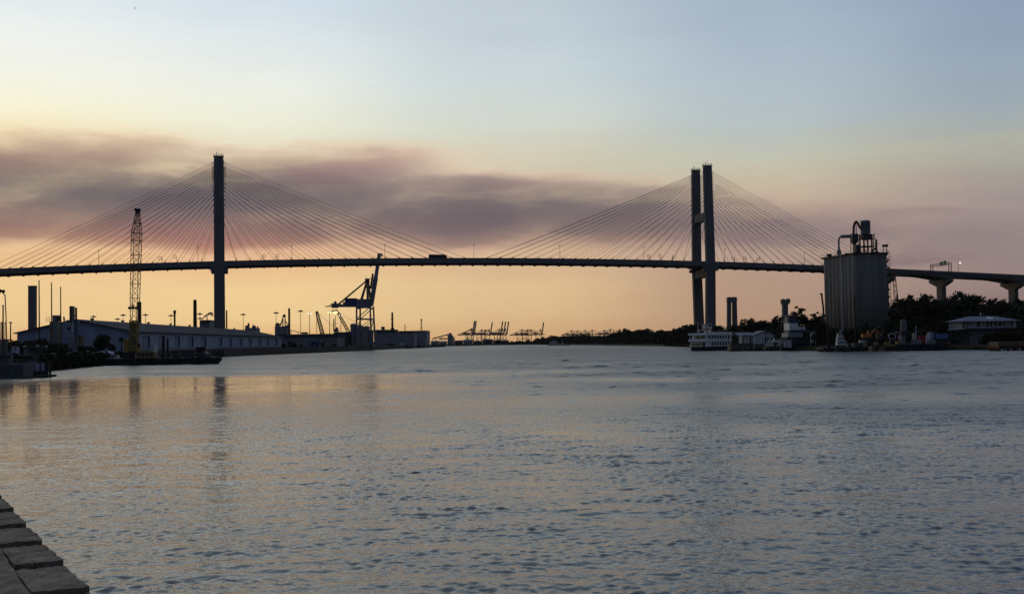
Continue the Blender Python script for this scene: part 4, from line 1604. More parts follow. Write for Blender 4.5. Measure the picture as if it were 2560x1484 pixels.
for o in (-4.0, 4.0):
    k = .45
    mb.beam(Qm(917.5, 750, o), Qm(915.5, 704, o * k), 1.0)
    mb.beam(Qm(925, 752, o), Qm(918.5, 704, o * k), .9)
    mb.beam(Qm(900.5, 750, o), Qm(913, 708, o * k), .9)
mb.build("apex_frame", mat("crane_ochre", (.22, .17, .10), .6, var=.3), dock)
mb = MB()
c0, c1 = Qm(911, 695), Qm(921, 707)
mb.box(c0.x, c1.x, c0.y - 2.4, c0.y + 2.4, c1.z, c0.z)
mb.beam(Qm(913, 694), Qm(913, 690), .3)
mb.beam(Qm(921, 696), Qm(932, 695), .3)
mb.beam(Qm(921, 694), Qm(930, 689), .2)
mb.build("apex_head", DARK, dock)
mb = MB()
for o in (-2.2, 2.2):
    mb.beam(Qm(844, 759, o), Qm(912, 702, o * .5), .85)
mb.build("backstay", MATS["crane_ochre"], dock)
mb = MB()
for o in (-2.3, 2.3):
    a, b, c = Qm(925.5, 763, o), Qm(937.5, 692, o * .9), Qm(946, 637, o * .8)
    mb.beam(a, b, 1.3, 3.0, up=(1, 0, 0))
    mb.beam(b, c, 1.2, 2.3, up=(1, 0, 0))
for k in range(12):
    f = k / 11
    a, b = Qm(925.5, 763).lerp(Qm(946, 637), f), 2.3
    mb.beam(a + Vector((0, -b, 0)), a + Vector((0, b, 0)), .5)
bo = mb.build("boom", CRANEG, dock)
mb = MB()
for f in (.38, .45, .52, .6):
    a = Qm(925.5, 763).lerp(Qm(946, 637), f) + Vector((-2.6, 0, 0))
    mb.box(a.x - .7, a.x + .7, a.y - 1, a.y + 1, a.z - 1.6, a.z + 1.6)
mb.build("sheave_box", DARK, bo)
mb = MB()
mb.beam(Qm(944, 638), Qm(947.5, 632.5), 2.2, 2.4)
mb.path([Qm(948, 633), Qm(952, 633), Qm(953.5, 636), Qm(952, 640)], .6, 6)
mb.build("boom_tip", DARK, bo)
# ------------------------------------------------------------------ batching plant in front of the warehouse gable
d = 352
t = plant("blue-grey batching plant with a tall dark bin in front of the warehouse gable", "batching_plant", "industrial plant", d,
          [("hopper_tower", GREYP, 124, 153, 803, 884, 5, 0), ("hopper_head", GREYP, 131, 141, 787.5, 802.9, 3, .6), ("control_house", BLUEG, 154.5, 184, 803.5, 851, 4, 1.0), ("dark_bin", STEELD, 173.5, 187, 764.5, 803.3, 2.6, 1.6),
           ("pipe_shaft", mat("deep_blue", (.09, .11, .17), .7), 184.2, 194, 800, 840, 2, 1.5), ("lower_house", GREYP, 167, 194, 840.2, 882, 3.5, -.6), ("low_shed", TAN, 195, 211, 838.5, 866, 3, .8), ("base_wall", DARK, 140, 166.5, 866, 884, 3, -.5)], 165)
t.name = "batching_plant"
mb = MB()
mb.tube(P(190.2, 800, d + 2.6), P(190.2, 768.5, d + 2.6), .32)
mb.beam(P(186, 789, d + 2.6), P(191, 789, d + 2.6), .3)
mb.build("rusty_pipe", RUST, t)
mb = MB()
mb.pbox(168, 177, 817, 825, d + .96, .03)
w_ = mb.build("window", GLASSD, t)
mb = MB()
mb.pbox(178, 182, 831, 836, d + .96, .03)
mb.build("window", GLASSD, t)
mb = MB()
for px in (142.5, 145, 148.5, 151):
    mb.beam(P(px, 803, d + 1), P(px, 791.5, d + 1), .28)
mb.beam(P(142, 792, d + 1), P(152, 792, d + 1), .22)
mb.pbox(158, 160, 790.5, 802, d + 2, .4)
mb.pbox(160.3, 162.5, 794, 802, d + 2, .4)
mb.pbox(166, 173.3, 799.3, 803.2, d + 2, 1)
mb.build("roof_pipework", RUSTD, t)
mb = MB()
for a, b, c, e in ((116, 793, 123.5, 793), (116, 800, 123.5, 800), (123.5, 792.5, 123.5, 804), (116.3, 792.5, 116.3, 806)):
    mb.beam(P(a, b, d + 1), P(c, e, d + 1), .09)
mb.build("hand_rail", STEELG, t)
mb = MB()
mb.pbox(153.5, 157, 858, 872, d - .7, .15)
mb.build("pale_door", OFFW, t)
for px, row, w, lab in ((98.5, 700, .36, "tallest of the three thin rusty poles, nearest the slab-like tower"), (129.5, 705.5, .34, "middle one of the three thin rusty poles, at the batching plant's far corner"), (152.5, 716, .33, "shortest of the three thin rusty poles, between the plant's tower and control house")):
    dd = d - .9
    b = G(px, dd, ZG)
    mb = MB()
    mb.tube(b - Vector((0, 0, .3)), Vector((b.x - .1, b.y, P(px, row, dd).z)), w * .62, w * .46, 8)
    if px > 150:
        mb.tube(P(151.2, 803, dd), P(151.6, 783, dd), .3, .2)
    single("steel_pole", lab, "pole", mb, RUST, "thin rusty poles by the batching plant")

# flood light mast, posts and utility pole at the picture edge
d = 245
t = thing("flood_light_mast", "flood light mast with two dark round lamp heads at the picture edge", "flood light", G(17.5, d, ZG))
mb = MB()
mb.path([G(18, d, ZG - .3), P(15, 790, d), P(12.5, 738, d), P(9, 733, d), P(6, 732, d)], .11, 6)
mb.build("mast", STEELG, t)
for px, row in ((8.5, 728), (1, 727), (-6, 727)):
    mb = MB()
    mb.ball(P(px, row, d), .36)
    mb.beam(P(px, row, d), P(px, row + 6, d), .08)
    mb.build("lamp_head", BLACK, t)
for px, r0, w, lab in ((7.7, 764, .16, "tall rusty post beside the flood light mast"), (2, 806, .1, "first short post at the picture edge"), (5, 806, .1, "second short post at the picture edge"), (12.5, 806, .1, "short post between the rusty post and the flood light mast")):
    mb = MB()
    mb.tube(G(px, d, ZG - .3), P(px, r0, d), w * 1.1, w * .9, 8)
    mb.ball(P(px, r0, d), w * 1.25)
    single("post", lab, "post", mb, RUST if px > 6 and px < 9 else STEELG)
t = thing("utility_pole", "small T-shaped utility pole standing over the warehouse gable's far eave", "utility pole", G(26.5, 300, ZG))
mb = MB()
mb.tube(G(26.5, 300, ZG - .3), P(26.5, 804, 300), .2, .14, 8)
mb.build("pole", WOODD, t)
mb = MB()
mb.beam(P(22.5, 806, 300), P(30, 807, 300), .22)
for px in (23, 29.5):
    mb.tube(P(px, 806.3, 300), P(px, 804.3, 300), .1)
mb.build("cross_arm", WOODD, t)

# ------------------------------------------------------------------ barge with crawler crane
d = 319
bz0, bz1 = -.9, P(420, 894, d).z
xl, xr = gx(236, d, 0), gx(551, d, 0)
t = thing("crane_barge", "flat black work barge carrying the yellow crane", "barge", Vector(((xl + xr) / 2, d + 7, 0)))
mb = MB()
mb.loft([[(x, d, zb), (x, d + w, zb), (x, d + w, bz1), (x, d, bz1)] for x, zb, w in ((xl, .5, 13), (xl + 2.2, bz0, 13), (xr - 4.6, bz0, 13), (xr - 2.4, bz0, 6), (xr - .9, .45, 3), (xr, 1.05, 2))])
mb.build("hull", BLACK, t)
mb = MB()
for x in np.arange(xl + 2, xr - 3, 2.6):
    mb.tube((x, d - .22, .75), (x, d - .22, 1.5), .32, n=8)
mb.build("tyre_fender", RUBBER, t)
mb = MB()
for k in range(15):
    x = xl + 18.5 + k * .9
    mb.beam((x, d + .3, bz1), (x, d + .3, bz1 + 1.05), .06)
mb.beam((xl + 18.5, d + .3, bz1 + 1.05), (xl + 31.1, d + .3, bz1 + 1.05), .06)
mb.build("hand_rail", STEELG, t)

dc = 325
cr = thing("crawler_crane", "yellow crawler crane with a tall near-vertical lattice boom on the barge", "crane", G(332, dc, bz1))
for o in (-.1, 4.2):
    mb = MB()
    x0, x1 = gx(299, dc, 2), gx(352, dc, 2)
    mb.loft([[(x, y, z) for x, z in ((x0, bz1 + .55), (x0 + .5, bz1 + .02), (x1 - .5, bz1 + .02), (x1, bz1 + .55), (x1 - .5, bz1 + 1.2), (x0 + .5, bz1 + 1.2))] for y in (dc + o, dc + o + 1.0)])
    mb.build("crawler_track", BLACK, cr)
mb = MB()
mb.pbox(311, 340, 851, 881.5, dc + .6, 3.6)
mb.build("crane_body", YELD, cr)
mb = MB()
mb.pbox(309.5, 321, 848, 880, dc + .2, 4.4)
mb.build("counterweight", YEL, cr)
mb = MB()
mb.pbox(340.5, 352, 856, 880, dc - .2, 1.6)
cb = mb.build("cab", YEL, cr)
mb = MB()
mb.pbox(343, 351, 859, 867, dc - .23, .02)
mb.build("window", GLASSD, cb)
mb = MB()
mb.pbox(316, 352, 877, 882.5, dc + .5, 4)
mb.build("slew_ring", DARK, cr)
mb = MB()
mb.lattice(P(334.5, 877, dc + 2), P(335.2, 800, dc + 2), 1.9, 1.75, 7, .2, r2=.16)
mb.pbox(328, 344, 806, 835, dc + 1.6, .5)
mb.pbox(331, 345, 838, 862, dc + 1.6, .5)
mb.build("gantry_frame", YELD, cr)
mb = MB()
mb.lattice(P(335, 801, dc + 2), P(337.3, 745, dc + 2), 1.55, 2.0, 3, .10, r2=.06)
mb.lattice(P(337.3, 745, dc + 2), P(341.6, 583, dc + 2), 2.0, 2.25, 9, .10, r2=.06)
mb.lattice(P(341.6, 583, dc + 2), P(344.2, 532, dc + 2), 2.25, .85, 4, .11, r2=.07)
mb.build("lattice_boom", mat("boom_brown", (.22, .11, .05), .7, var=.3), cr)
mb = MB()
c = P(344.3, 527.5, dc + 2)
mb.box(c.x - .5, c.x + .5, c.y - .5, c.y + .5, c.z - .75, c.z + .45)
mb.tube(c + Vector((-.35, -.6, .3)), c + Vector((-.35, .6, .3)), .42, n=10)
mb.tube(c + Vector((.4, -.6, .35)), c + Vector((.4, .6, .35)), .36, n=10)
mb.build("boom_tip", BLACK, cr)
mb = MB()
for o in (-.5, .4):
    mb.tube(P(344 + o * 2, 527, dc + 1.2), P(333 + o * 6, 770, dc + .6), .035, n=5)
mb.tube(P(345, 527, dc + 3), P(343, 835, dc + 3.5), .04, n=5)
mb.build("hoist_rope", CABLE, cr)
mb = MB()
a, b = P(323.5, 769.5, dc + .5), P(342, 769.5, dc + .5)
mb.tube(a, b, .28, n=8)
mb.ball(a, .42)
mb.ball(b, .40)
mb.tube(a.lerp(b, .5) + Vector((0, 0, .9)), a.lerp(b, .5), .2)
mb.build("hook_beam", RUSTD, cr)

t = thing("engine_house", "low dull yellow engine housing on the barge beside the crane", "machine housing", G(361, 321, bz1))
mb = MB()
x0, x1 = gx(337, 321, 2), gx(386, 321, 2)
zt = P(361, 877, 321).z
mb.prism([(x0, bz1 + .01), (x1, bz1 + .01), (x1 - .1, zt - .25), (x1 - .6, zt), (x0 + .7, zt), (x0, zt - .5)], 321, 324)
mb.build("housing", YELD, t)
mb = MB()
for k in range(4):
    mb.box(x0 + .6 + k * 1.15, x0 + 1.4 + k * 1.15, 320.95, 320.997, bz1 + .5, zt - .5)
mb.build("louvre_panel", DARK, t)
for px, r0, r1, w, dd, lab in ((408.5, 840, 894, 7.2, 322, "thicker and taller of the two black spud piles on the barge"), (419.5, 846, 894, 5.2, 324, "thinner black spud pile on the barge")):
    mb = MB()
    b, s = G(px, dd, bz1), dd / F
    zt = P(px, r0, dd).z
    mb.tube((b.x, b.y, -1.5), (b.x, b.y, zt), w * s / 2, n=12)
    mb.tube((b.x, b.y, zt), (b.x, b.y, zt + .25), w * s / 2, w * s / 4, n=12)
    mb.box(b.x - .7, b.x + .7, dd - .7, dd + .7, bz1 + .1, bz1 + .9)
    single("spud_pile", lab, "pile", mb, BLACK, "spud piles on the crane barge")


def crate(px0, px1, r0, r1, d, dep, mt, name, label, cat, group=None, lidm=None, zbot=None):
    """box-like object with lid, skids and rib details"""
    b = P((px0 + px1) / 2, r1, d)
    xa, xb = gx(px0, d, b.z), gx(px1, d, b.z)
    if px0 > 1280:
        x2 = gx(px0, d + dep, b.z)
        xa = x2 if xb - x2 > .4 * (xb - xa) else xa
    else:
        x2 = gx(px1, d + dep, b.z)
        xb = x2 if x2 - xa > .4 * (xb - xa) else xb
    zb = b.z if zbot is None else zbot
    zt = P((px0 + px1) / 2, r0, d).z
    t = thing(name, label, cat, Vector((b.x, d + dep / 2, zb)), group)
    w, h = xb - xa, zt - zb
    mb = MB()
    mb.box(xa, xb, d, d + dep, zb + h * .06, zt - h * .05)
    mb.build("side_panel", mt, t)
    mb = MB()
    mb.box(xa - w * .015, xb + w * .015, d - .03, d + dep + .03, zt - h * .05 + .002, zt)
    mb.build("lid", lidm or mt, t)
    mb = MB()
    for f in (.15, .85):
        mb.box(xa + w * f - w * .04, xa + w * f + w * .04, d + .02, d + dep - .02, zb - .02, zb + h * .06 - .002)
    mb.build("skid", DARK, t)
    mb = MB()
    n = max(2, int(w / .6))
    for k in range(n):
        x = xa + w * (k + .5) / n
        mb.box(x - .04, x + .04, d - .025, d - .002, zb + h * .1, zt - h * .1)
    mb.build("rib", mt, t)
    return t


crate(376, 394, 863, 890, 327, 3, OFFW, "site_container", "pale upright container on the barge behind the yellow engine housing", "container", zbot=bz1)
crate(430, 452, 878, 894, 323, 3, DARK, "tool_container", "dark tool container on the barge just right of the spud piles", "container", zbot=bz1)
crate(455, 488, 876, 894, 323.5, 3, DARK, "tool_container", "wide dark tool container in the middle of the barge's stern half", "container", zbot=bz1)
c_ = crate(490, 514, 871, 894, 322.5, 4, DARK, "deck_cabin", "dark deck cabin with an overhanging roof at the barge's stern", "cabin", zbot=bz1)
mb = MB()
mb.loft([[(gx(487, 322, 4), y, P(500, 870, 322).z - .25), (gx(516, 322, 4), y, P(500, 870, 322).z - .25), (gx(512, 322, 4), y, P(500, 866.5, 322).z), (gx(492, 322, 4), y, P(500, 866.5, 322).z)] for y in (322, 327)])
mb.build("roof", BLACK, c_)
crate(511, 521, 877.5, 884, 321, 1.5, OFFW, "pale_crate", "upper one of the three pale crates stepped down the barge's stern", "crate", "pale crates on the barge stern", zbot=P(515, 884.5, 321).z)
crate(519, 528, 884.5, 890, 320.6, 1.5, OFFW, "pale_crate", "middle one of the three pale crates stepped down the barge's stern", "crate", "pale crates on the barge stern", zbot=bz1 + .9)
crate(520, 529, 890.5, 896, 320.2, 1.2, GREYP, "pale_crate", "lowest grey crate at the barge's stern rail", "crate", "pale crates on the barge stern", zbot=bz1 + .02)
crate(505, 519, 885, 894, 321.5, 2, DARK, "dark_crate", "dark crate under the pale crates on the barge stern", "crate", zbot=bz1 + .03)

# shed, tarps and boats along the shore left of the barge
t = thing("white_shed", "small white flat-roofed shed on the shore at the barge's bow", "shed", G(287, 328, 2.0))
mb = MB()
mb.pbox(275, 299, 887.5, 898, 328, 3)
mb.build("wall", OFFW, t)
mb = MB()
mb.pbox(274, 300, 886.3, 887.3, 327.7, 3.6)
mb.build("roof", ROOFG, t)
mb = MB()
mb.pbox(278, 283, 889.5, 893, 327.95, .03)
mb.build("window", GLASSD, t)
for pa, ra, pb, rb, dd, lab in ((215, 880.5, 231, 887, 326, "pale sloping sheet on the shore left of the white shed"), (250, 881, 259, 886, 327, "small pale sheet just left of the white shed"), (268, 880, 282, 885.5, 331, "pale sheet lying above the white shed's roof")):
    t = thing("roofed_skiff", lab, "covered skiff", G((pa + pb) / 2, dd, 1.7), "covered skiffs drawn up on the shore")
    a, b = P(pa, ra, dd), P(pb, rb, dd)
    mb = MB()
    mb.loft([[p, p + Vector((0, 1.5, .5)), p + Vector((0, 1.5, .42)), p + Vector((0, 0, -.09))] for p in (a, b)])
    mb.build("cover_sheet", OFFW, t)
    mb = MB()
    zb = 1.2
    mb.loft([[(x, dd + .1, z), (x, dd + 1.4, z), (x, dd + 1.2, zb), (x, dd + .3, zb)] for x, z in ((a.x, a.z - .1), (b.x, b.z - .1))])
    mb.build("hull", DARK, t)
# gangway
t = thing("gangway", "thin yellowish gangway from the left dock to the barge", "gangway", P(175, 897, 312))
a, b = P(112, 891, 300), P(238, 897, 318)
mb = MB()
mb.beam(a, b, 1.2, .16)
mb.build("walkway", TAN, t)
mb = MB()
for o in (-.6, .6):
    mb.beam(a + Vector((0, o, 1.0)), b + Vector((0, o, 1.0)), .07)
    for k in range(9):
        p = a.lerp(b, k / 8) + Vector((0, o, 0))
        mb.beam(p, p + Vector((0, 0, 1.0)), .05)
mb.build("hand_rail", YELD, t)
for px in (122, 150, 190, 200, 222):
    mb = MB()
    p = a.lerp(b, (px - 112) / 126)
    mb.tube((p.x, p.y, -1.2), (p.x, p.y, p.z - .08), .16)
    mb.build("support_pile", WOODD, t)

# ------------------------------------------------------------------ near floating dock with boats
d = 196
t = thing("floating_dock", "dark timber floating dock with rails at the left picture edge", "dock", G(60, d, 0))
zt = P(60, 941, d).z
xa, xb = gx(-160, d, 0), gx(121, d, 0)
mb = MB()
mb.box(xa, xb, d, d + .35, zt - .12, zt + .22)
mb.box(xa, xb, d + 3.2, d + 3.5, zt - .12, zt + .22)
mb.box(xa, xb, d + .352, d + 3.198, zt + .1, zt + .2)
mb.build("deck", WOODD, t)
mb = MB()
z = P(100, 928, d + 3).z
mb.beam((gx(78, d + 3, z), d + 3, z), (gx(122, d + 3, z), d + 3, z), .22, .34)
mb.build("rail_beam", WOODD, t)
mb = MB()
for x in np.arange(xa + 1, xb, 3.1):
    mb.box(x, x + 1.6, d + .4, d + 3.1, -.35, zt - .125)
mb.build("float_drum", BLACK, t)
mb = MB()
z = P(85, 951, d - 5).z
single("floating_log_boom", "dark floating timber boom in front of the left dock", "floating timber", MB().beam((gx(28, d - 6, 0), d - 6, .02), (gx(122, d - 6, 0), d - 6, .05), .34, .38).beam((gx(60, d - 6, 0), d - 6.5, .18), (gx(60, d - 6, 0), d - 5.5, .18), .2), WOODD)
mb = MB()
b = G(125.5, d + .6, 0)
mb.tube((b.x, b.y, -2), (b.x, b.y, P(125, 904, d).z), .2, .18, 10)
mb.lathe((b.x, b.y, P(125, 904, d).z), [(.2, 0), (.05, .16)], 10)
mb.box(b.x - .35, b.x + .1, d + .3, d + .9, zt - .1, zt + .3)
single("mooring_pile", "dark mooring pile at the end of the left floating dock", "pile", mb, WOODD)

HULLG = mat('dark_grey_hull', (.085, .095, .105), .7, var=.3, streak=True)
# grey boxy boat
t = thing("work_boat", "boxy grey work boat moored at the left picture edge", "boat", G(15, 192, 0))
x0, x1 = gx(-60, 192, 1), gx(58, 192, 1)
zt_, zb_ = P(20, 909, 192).z, -.3
mb = MB()
mb.loft([[(x, 192.0, zb_), (x, 196, zb_), (x, 196, zt_ + e), (x, 192, zt_ + e)] for x, e in ((x0, 0), (x1 - .9, 0), (x1, .12))])
mb.build("hull", HULLG, t)
mb = MB()
mb.box(x0, x1 + .02, 191.94, 191.998, zt_ - .18, zt_ - .05)
mb.build("rub_rail", STEELG, t)
mb = MB()
mb.pbox(-24, 33, 884, 909, 193.2, 2)
w_ = mb.build("cabin", HULLG, t)
for a_, b_ in ((-2, 5), (9, 14), (18, 26)):
    mb = MB()
    mb.pbox(a_, b_, 888, 896, 193.16, .03)
    mb.build("window", GLASSD, w_)
mb = MB()
for px in (2, 34, 42, 50, 57):
    p = P(px, 909, 192.3)
    mb.beam(p, p + Vector((0, 0, .7)), .05)
mb.beam(P(34, 899, 192.3), P(57, 899, 192.3), .05)
mb.build("hand_rail", STEELG, t)
t = thing("moored_trawler", "dark moored trawler with a mast behind the left floating dock", "boat", G(88, 207, 0))
x0, x1 = gx(52, 207, 0), gx(121, 207, 0)
mb = MB()
zk = P(88, 909, 207).z
mb.loft([[(x0 + (x1 - x0) * f, 207 - w, zk + e), (x0 + (x1 - x0) * f, 207 - w * .7, -.5), (x0 + (x1 - x0) * f, 207 + w * .7, -.5), (x0 + (x1 - x0) * f, 207 + w, zk + e)] for f, w, e in ((0, .9, .1), (.2, 1.3, 0), (.6, 1.3, .05), (.88, .8, .3), (1, .1, .5))])
mb.build("hull", BLACK, t)
mb = MB()
mb.pbox(66, 92, 889, 909, 206.3, 1.4)
w_ = mb.build("cabin", HULLG, t)
mb = MB()
mb.pbox(64, 94, 887.4, 888.8, 206.1, 1.8)
mb.build("cabin_roof", DARK, w_)
for a_ in (69, 77, 85):
    mb = MB()
    mb.pbox(a_, a_ + 5, 892, 899, 206.26, .03)
    mb.build("window", GLASSD, w_)
mb = MB()
mb.tube(P(97, 909, 207), P(97, 868, 207), .09)
mb.tube(P(97, 872, 207), P(116, 896, 207), .05)
mb.tube(P(97, 872, 207), P(70, 888, 207), .035)
mb.tube(P(61, 909, 207), P(58, 880, 207), .06)
mb.build("mast", STEELD, t)
crate(59, 86, 906, 931, 198.2, 2.2, TAN, "tan_container", "tan boxy container standing on the left floating dock", "container", zbot=P(70, 932, 198).z)
for pa, pb, r0, lab in ((88, 98, 908, "first pale blue drum on the left dock"), (103, 110.5, 907.5, "second pale blue drum, nearest the dock's mooring pile")):
    dd = 198.6
    b = P((pa + pb) / 2, 927, dd)
    w = (pb - pa) * dd / F
    h = P((pa + pb) / 2, r0, dd).z - b.z
    mb = MB()
    mb.lathe(b, [(w * .47, 0), (w * .5, .02), (w * .5, h * .3), (w * .53, h * .33), (w * .5, h * .36), (w * .5, h * .66), (w * .53, h * .69), (w * .5, h * .72), (w * .5, h * .98), (w * .46, h)], 18)
    single("drum", lab, "drum", mb, BLUEG, "drums on the left dock")
# boathouse and sheds on the shore behind
t = thing("boathouse", "small white boathouse with two dark windows at the left edge", "boathouse", G(28, 262, 3.5))
mb = MB()
mb.pbox(10, 49, 866.5, 885, 262, 4)
mb.build("wall", BLUEG, t)
mb = MB()
mb.pbox(8.5, 50.5, 864.6, 866.3, 261.7, 4.6)
mb.build("roof", REDP if False else RUSTD, t)
for a_, b_ in ((24, 27), (36.5, 39.5), (13, 15.5)):
    mb = MB()
    mb.pbox(a_, b_, 869, 876 if a_ > 20 else 871.5, 261.95, .03)
    mb.build("window", GLASSD, t)
t = thing("brick_shed", "dark red-brown shed at the picture edge behind the boathouse", "shed", G(-8, 275, 3.5))
mb = MB()
mb.pbox(-40, 22, 852, 884, 275, 6)
mb.build("wall", BRICK, t)
mb = MB()
mb.pbox(-42, 24, 849, 851.8, 274.6, 7)
mb.build("roof", RUSTD, t)
t = thing("open_shelter", "open-fronted shelter with a dark flat roof beside the boathouse", "shelter", G(75, 258, 3.0))
mb = MB()
mb.pbox(57, 119, 867.5, 871, 256.5, 4.5)
mb.build("roof", DARK, t)
mb = MB()
for px in (59, 74, 89, 103, 117):
    a = P(px, 871, 257)
    mb.beam(a, (a.x, a.y, 1.5), .14)
mb.build("post", WOODD, t)
mb = MB()
mb.pbox(60, 88, 873, 886, 259.5, .3)
mb.build("rear_wall", GREYP, t)
for px0, px1, r, lab in ((58, 65, 866.2, "white roll on the shelter roof's near corner"), (90, 97, 864.5, "white roll in the middle of the shelter roof"), (113, 118, 865.3, "white roll on the shelter roof's far end")):
    mb = MB()
    mb.tube(P(px0, r + 1.2, 257.5), P(px1, r, 257.5), .16, n=8)
    mb.tube(P(px0 + 1, r + 1, 257.5), P(px0 + 1.8, r + .9, 257.5), .18, n=8)
    single("canvas_roll", lab, "canvas roll", mb, OFFW, "canvas rolls on the shelter roof")
mb = MB()
b = G(105, 235, 1.5)
mb.tube((b.x, b.y, -1), (b.x, b.y, P(105, 882, 235).z), .18)
mb.ball((b.x, b.y, P(105, 882, 235).z), .2)
single("mooring_pile", "black pile standing before the open shelter", "pile", mb, BLACK)
# ------------------------------------------------------------------ distant container port


def far_crane(raised):
    t = thing("container_crane", "x", "crane", Vector((0, 0, 0)))
    mt = mat("far_crane_steel", (.19, .13, .12), .7)
    for y in (-9, 9):
        for x in (0, -22):
            MB().beam((x, y, 0), (x, y, 35), 2.2, 2.2).build("leg", mt, t)
    m = MB()
    for y in (-9, 9):
        m.beam((-22, y, 17), (0, y, 17), 1.6)
        m.beam((-22, y, 17), (0, y, 34), 1.0)
    for x in (0, -22):
        m.beam((x, -9, 17), (x, 9, 17), 1.6)
        m.beam((x, -9, 34), (x, 9, 34), 1.6)
    m.build("portal_brace", mt, t)
    m = MB()
    m.beam((-54, 0, 35), (4, 0, 35), 5.0, 4.0)
    m.build("girder", mt, t)
    m = MB()
    m.box(-32, -14, -4, 4, 37.2, 43)
    m.build("machine_house", mt, t)
    m = MB()
    for y in (-6, 6):
        m.beam((0, y, 36), (-1, y * .3, 57), 2.4)
        m.beam((-12, y, 36), (-1, y * .3, 57), 1.8)
    m.box(-2.6, .8, -3, 3, 55.5, 59)
    m.build("apex_frame", mt, t)
    m = MB()
    for y in (-2, 2):
        m.beam((-1, y, 57), (-46, y, 37), 1.9)
    m.build("backstay", mt, t)
    m = MB()
    if raised:
        for y in (-3, 3):
            m.beam((3, y, 35), (11, y, 86), 3.6, 5.0, up=(1, 0, 0))
        for k in range(8):
            a = Vector((3, 0, 35)).lerp(Vector((11, 0, 86)), k / 7)
            m.beam(a + Vector((0, -3, 0)), a + Vector((0, 3, 0)), 1.2)
    else:
        m.beam((4.1, 0, 35), (58, 0, 35.5), 4.4, 3.0)
        for x in (28, 52):
            m.beam((-1, 0, 57.5), (x, 0, 37), 1.5)
    m.build("boom", mt, t)
    return t


PR = {True: None, False: None}


def put_far(px, hinge_row, d, raised, label, sc=1.0, group="far container cranes of the port"):
    z = P(px, hinge_row, d).z
    s = (z - 1.8) / 35.0 * sc
    b = Vector((gx(px, d, z), d, z - 35.0 * s))
    if PR[raised] is None:
        o = far_crane(raised)
        o.location = b
        o.scale = (s,) * 3
        o["label"] = label
        o["group"] = group
        PR[raised] = o
    else:
        dup(PR[raised], b, label, scale=s, group=group)


put_far(1179.5, 836, 4200, True, "far crane with a raised boom, first of the close pair")
put_far(1183.5, 836, 4330, True, "far crane with a raised boom, second of the close pair")
put_far(1204.5, 836, 4400, False, "far crane with a lowered boom just after the close raised pair", .85)
put_far(1214.5, 836, 4300, False, "far crane with a lowered boom right before the thick raised one", .85)
put_far(1224.5, 836, 4150, True, "far crane with a thick raised boom standing alone", .92)
put_far(1250, 836, 4100, True, "far crane with raised boom, first of the trio")
put_far(1257.5, 836, 4220, True, "far crane with raised boom, middle of the trio")
put_far(1265, 836, 4100, True, "far crane with raised boom, last of the trio")
put_far(1306, 836.5, 4250, False, "far crane with lowered boom and the longest visible tail, after the raised trio")
put_far(1320, 836.5, 4350, False, "far crane with lowered boom, middle one before the single raised boom")
put_far(1328, 836.5, 4250, False, "far crane with lowered boom next to the single raised boom")
put_far(1353, 836, 4200, True, "far crane with a slim raised boom nearest the treeline")
for px, row, lab in ((1429.5, 835, "first far crane top peeking over the treeline"), (1445, 835, "second far crane top peeking over the treeline"), (1463.5, 834.5, "third far crane top peeking over the treeline"), (1481.5, 834, "fourth far crane top peeking over the treeline"), (1511.5, 834, "fifth far crane top over the treeline, after the gap"), (1527, 832.5, "last far crane top over the treeline, nearest the ragged trees")):
    put_far(px, row + 1.5, 5200, False, lab, .92)

# buildings at the bend
ZF = 1.8
d = 2150
t = plant("distant loading tower with a sloping conveyor gallery at the river bend", "loading_tower", "loading tower", d,
          [("tower_block", GREYP, 1119, 1133, 837, 867, 30, 0), ("upper_block", GREYP, 1121.5, 1129.5, 832, 836.8, 14, 4), ("gallery", GREYP, 1097, 1118.8, 844.5, 847.8, 6, 4), ("side_block", GREYP, 1133.2, 1137, 842, 867, 20, 2)], 1126)
mb = MB()
mb.beam(P(1081, 846.5, d + 8), P(1121, 835.5, d + 8), 3.5, 2.0)
for px, row in ((1082, 847), (1090, 844.5), (1103, 841)):
    mb.beam(P(px, row, d + 8), (P(px, row, d + 8).x, d + 8, ZF), 1.0)
mb.build("conveyor", STEELD, t)
for i, (a, b, r0, dd, mt, lab) in enumerate(((1077, 1097, 853, 2120, GREYP, "low grey shed right after the plain tall box-shaped shed"), (1097.5, 1118, 854.5, 2125, ROOFG, "low pale shed under the distant conveyor"), (1137.5, 1158, 852, 2290, DARK, "low dark shed after the distant loading tower"), (1158.5, 1182, 850, 2330, GREYP, "low grey shed below the close pair of far cranes"),
                                             (1182.5, 1206, 853, 2340, DARK, "low dark shed below the lowered far cranes"), (1206.5, 1232, 849, 2400, DARK, "long dark shed below the thick raised far crane"), (1232.5, 1272, 851, 2440, mat("dark_purple_sheet", (.1, .08, .1), .8), "long purplish shed below the raised crane trio"))):
    t = thing("distant_shed", lab, "shed", G((a + b) / 2, dd, ZF), "low sheds at the river bend")
    mb = MB()
    mb.pbox(a, b, r0 + 1.2, 866, dd, 25)
    mb.build("wall", mt, t)
    x0, x1 = gx(a, dd, 5), gx(b, dd, 5)
    z = P((a + b) / 2, r0 + 1.2, dd).z
    mb = MB()
    mb.loft([[(x, dd - .5, z + .01), (x, dd + 25.5, z + .01), (x, dd + 12, z + 2.2)] for x in (x0 - .5, x1 + .5)])
    mb.build("roof", mt, t)
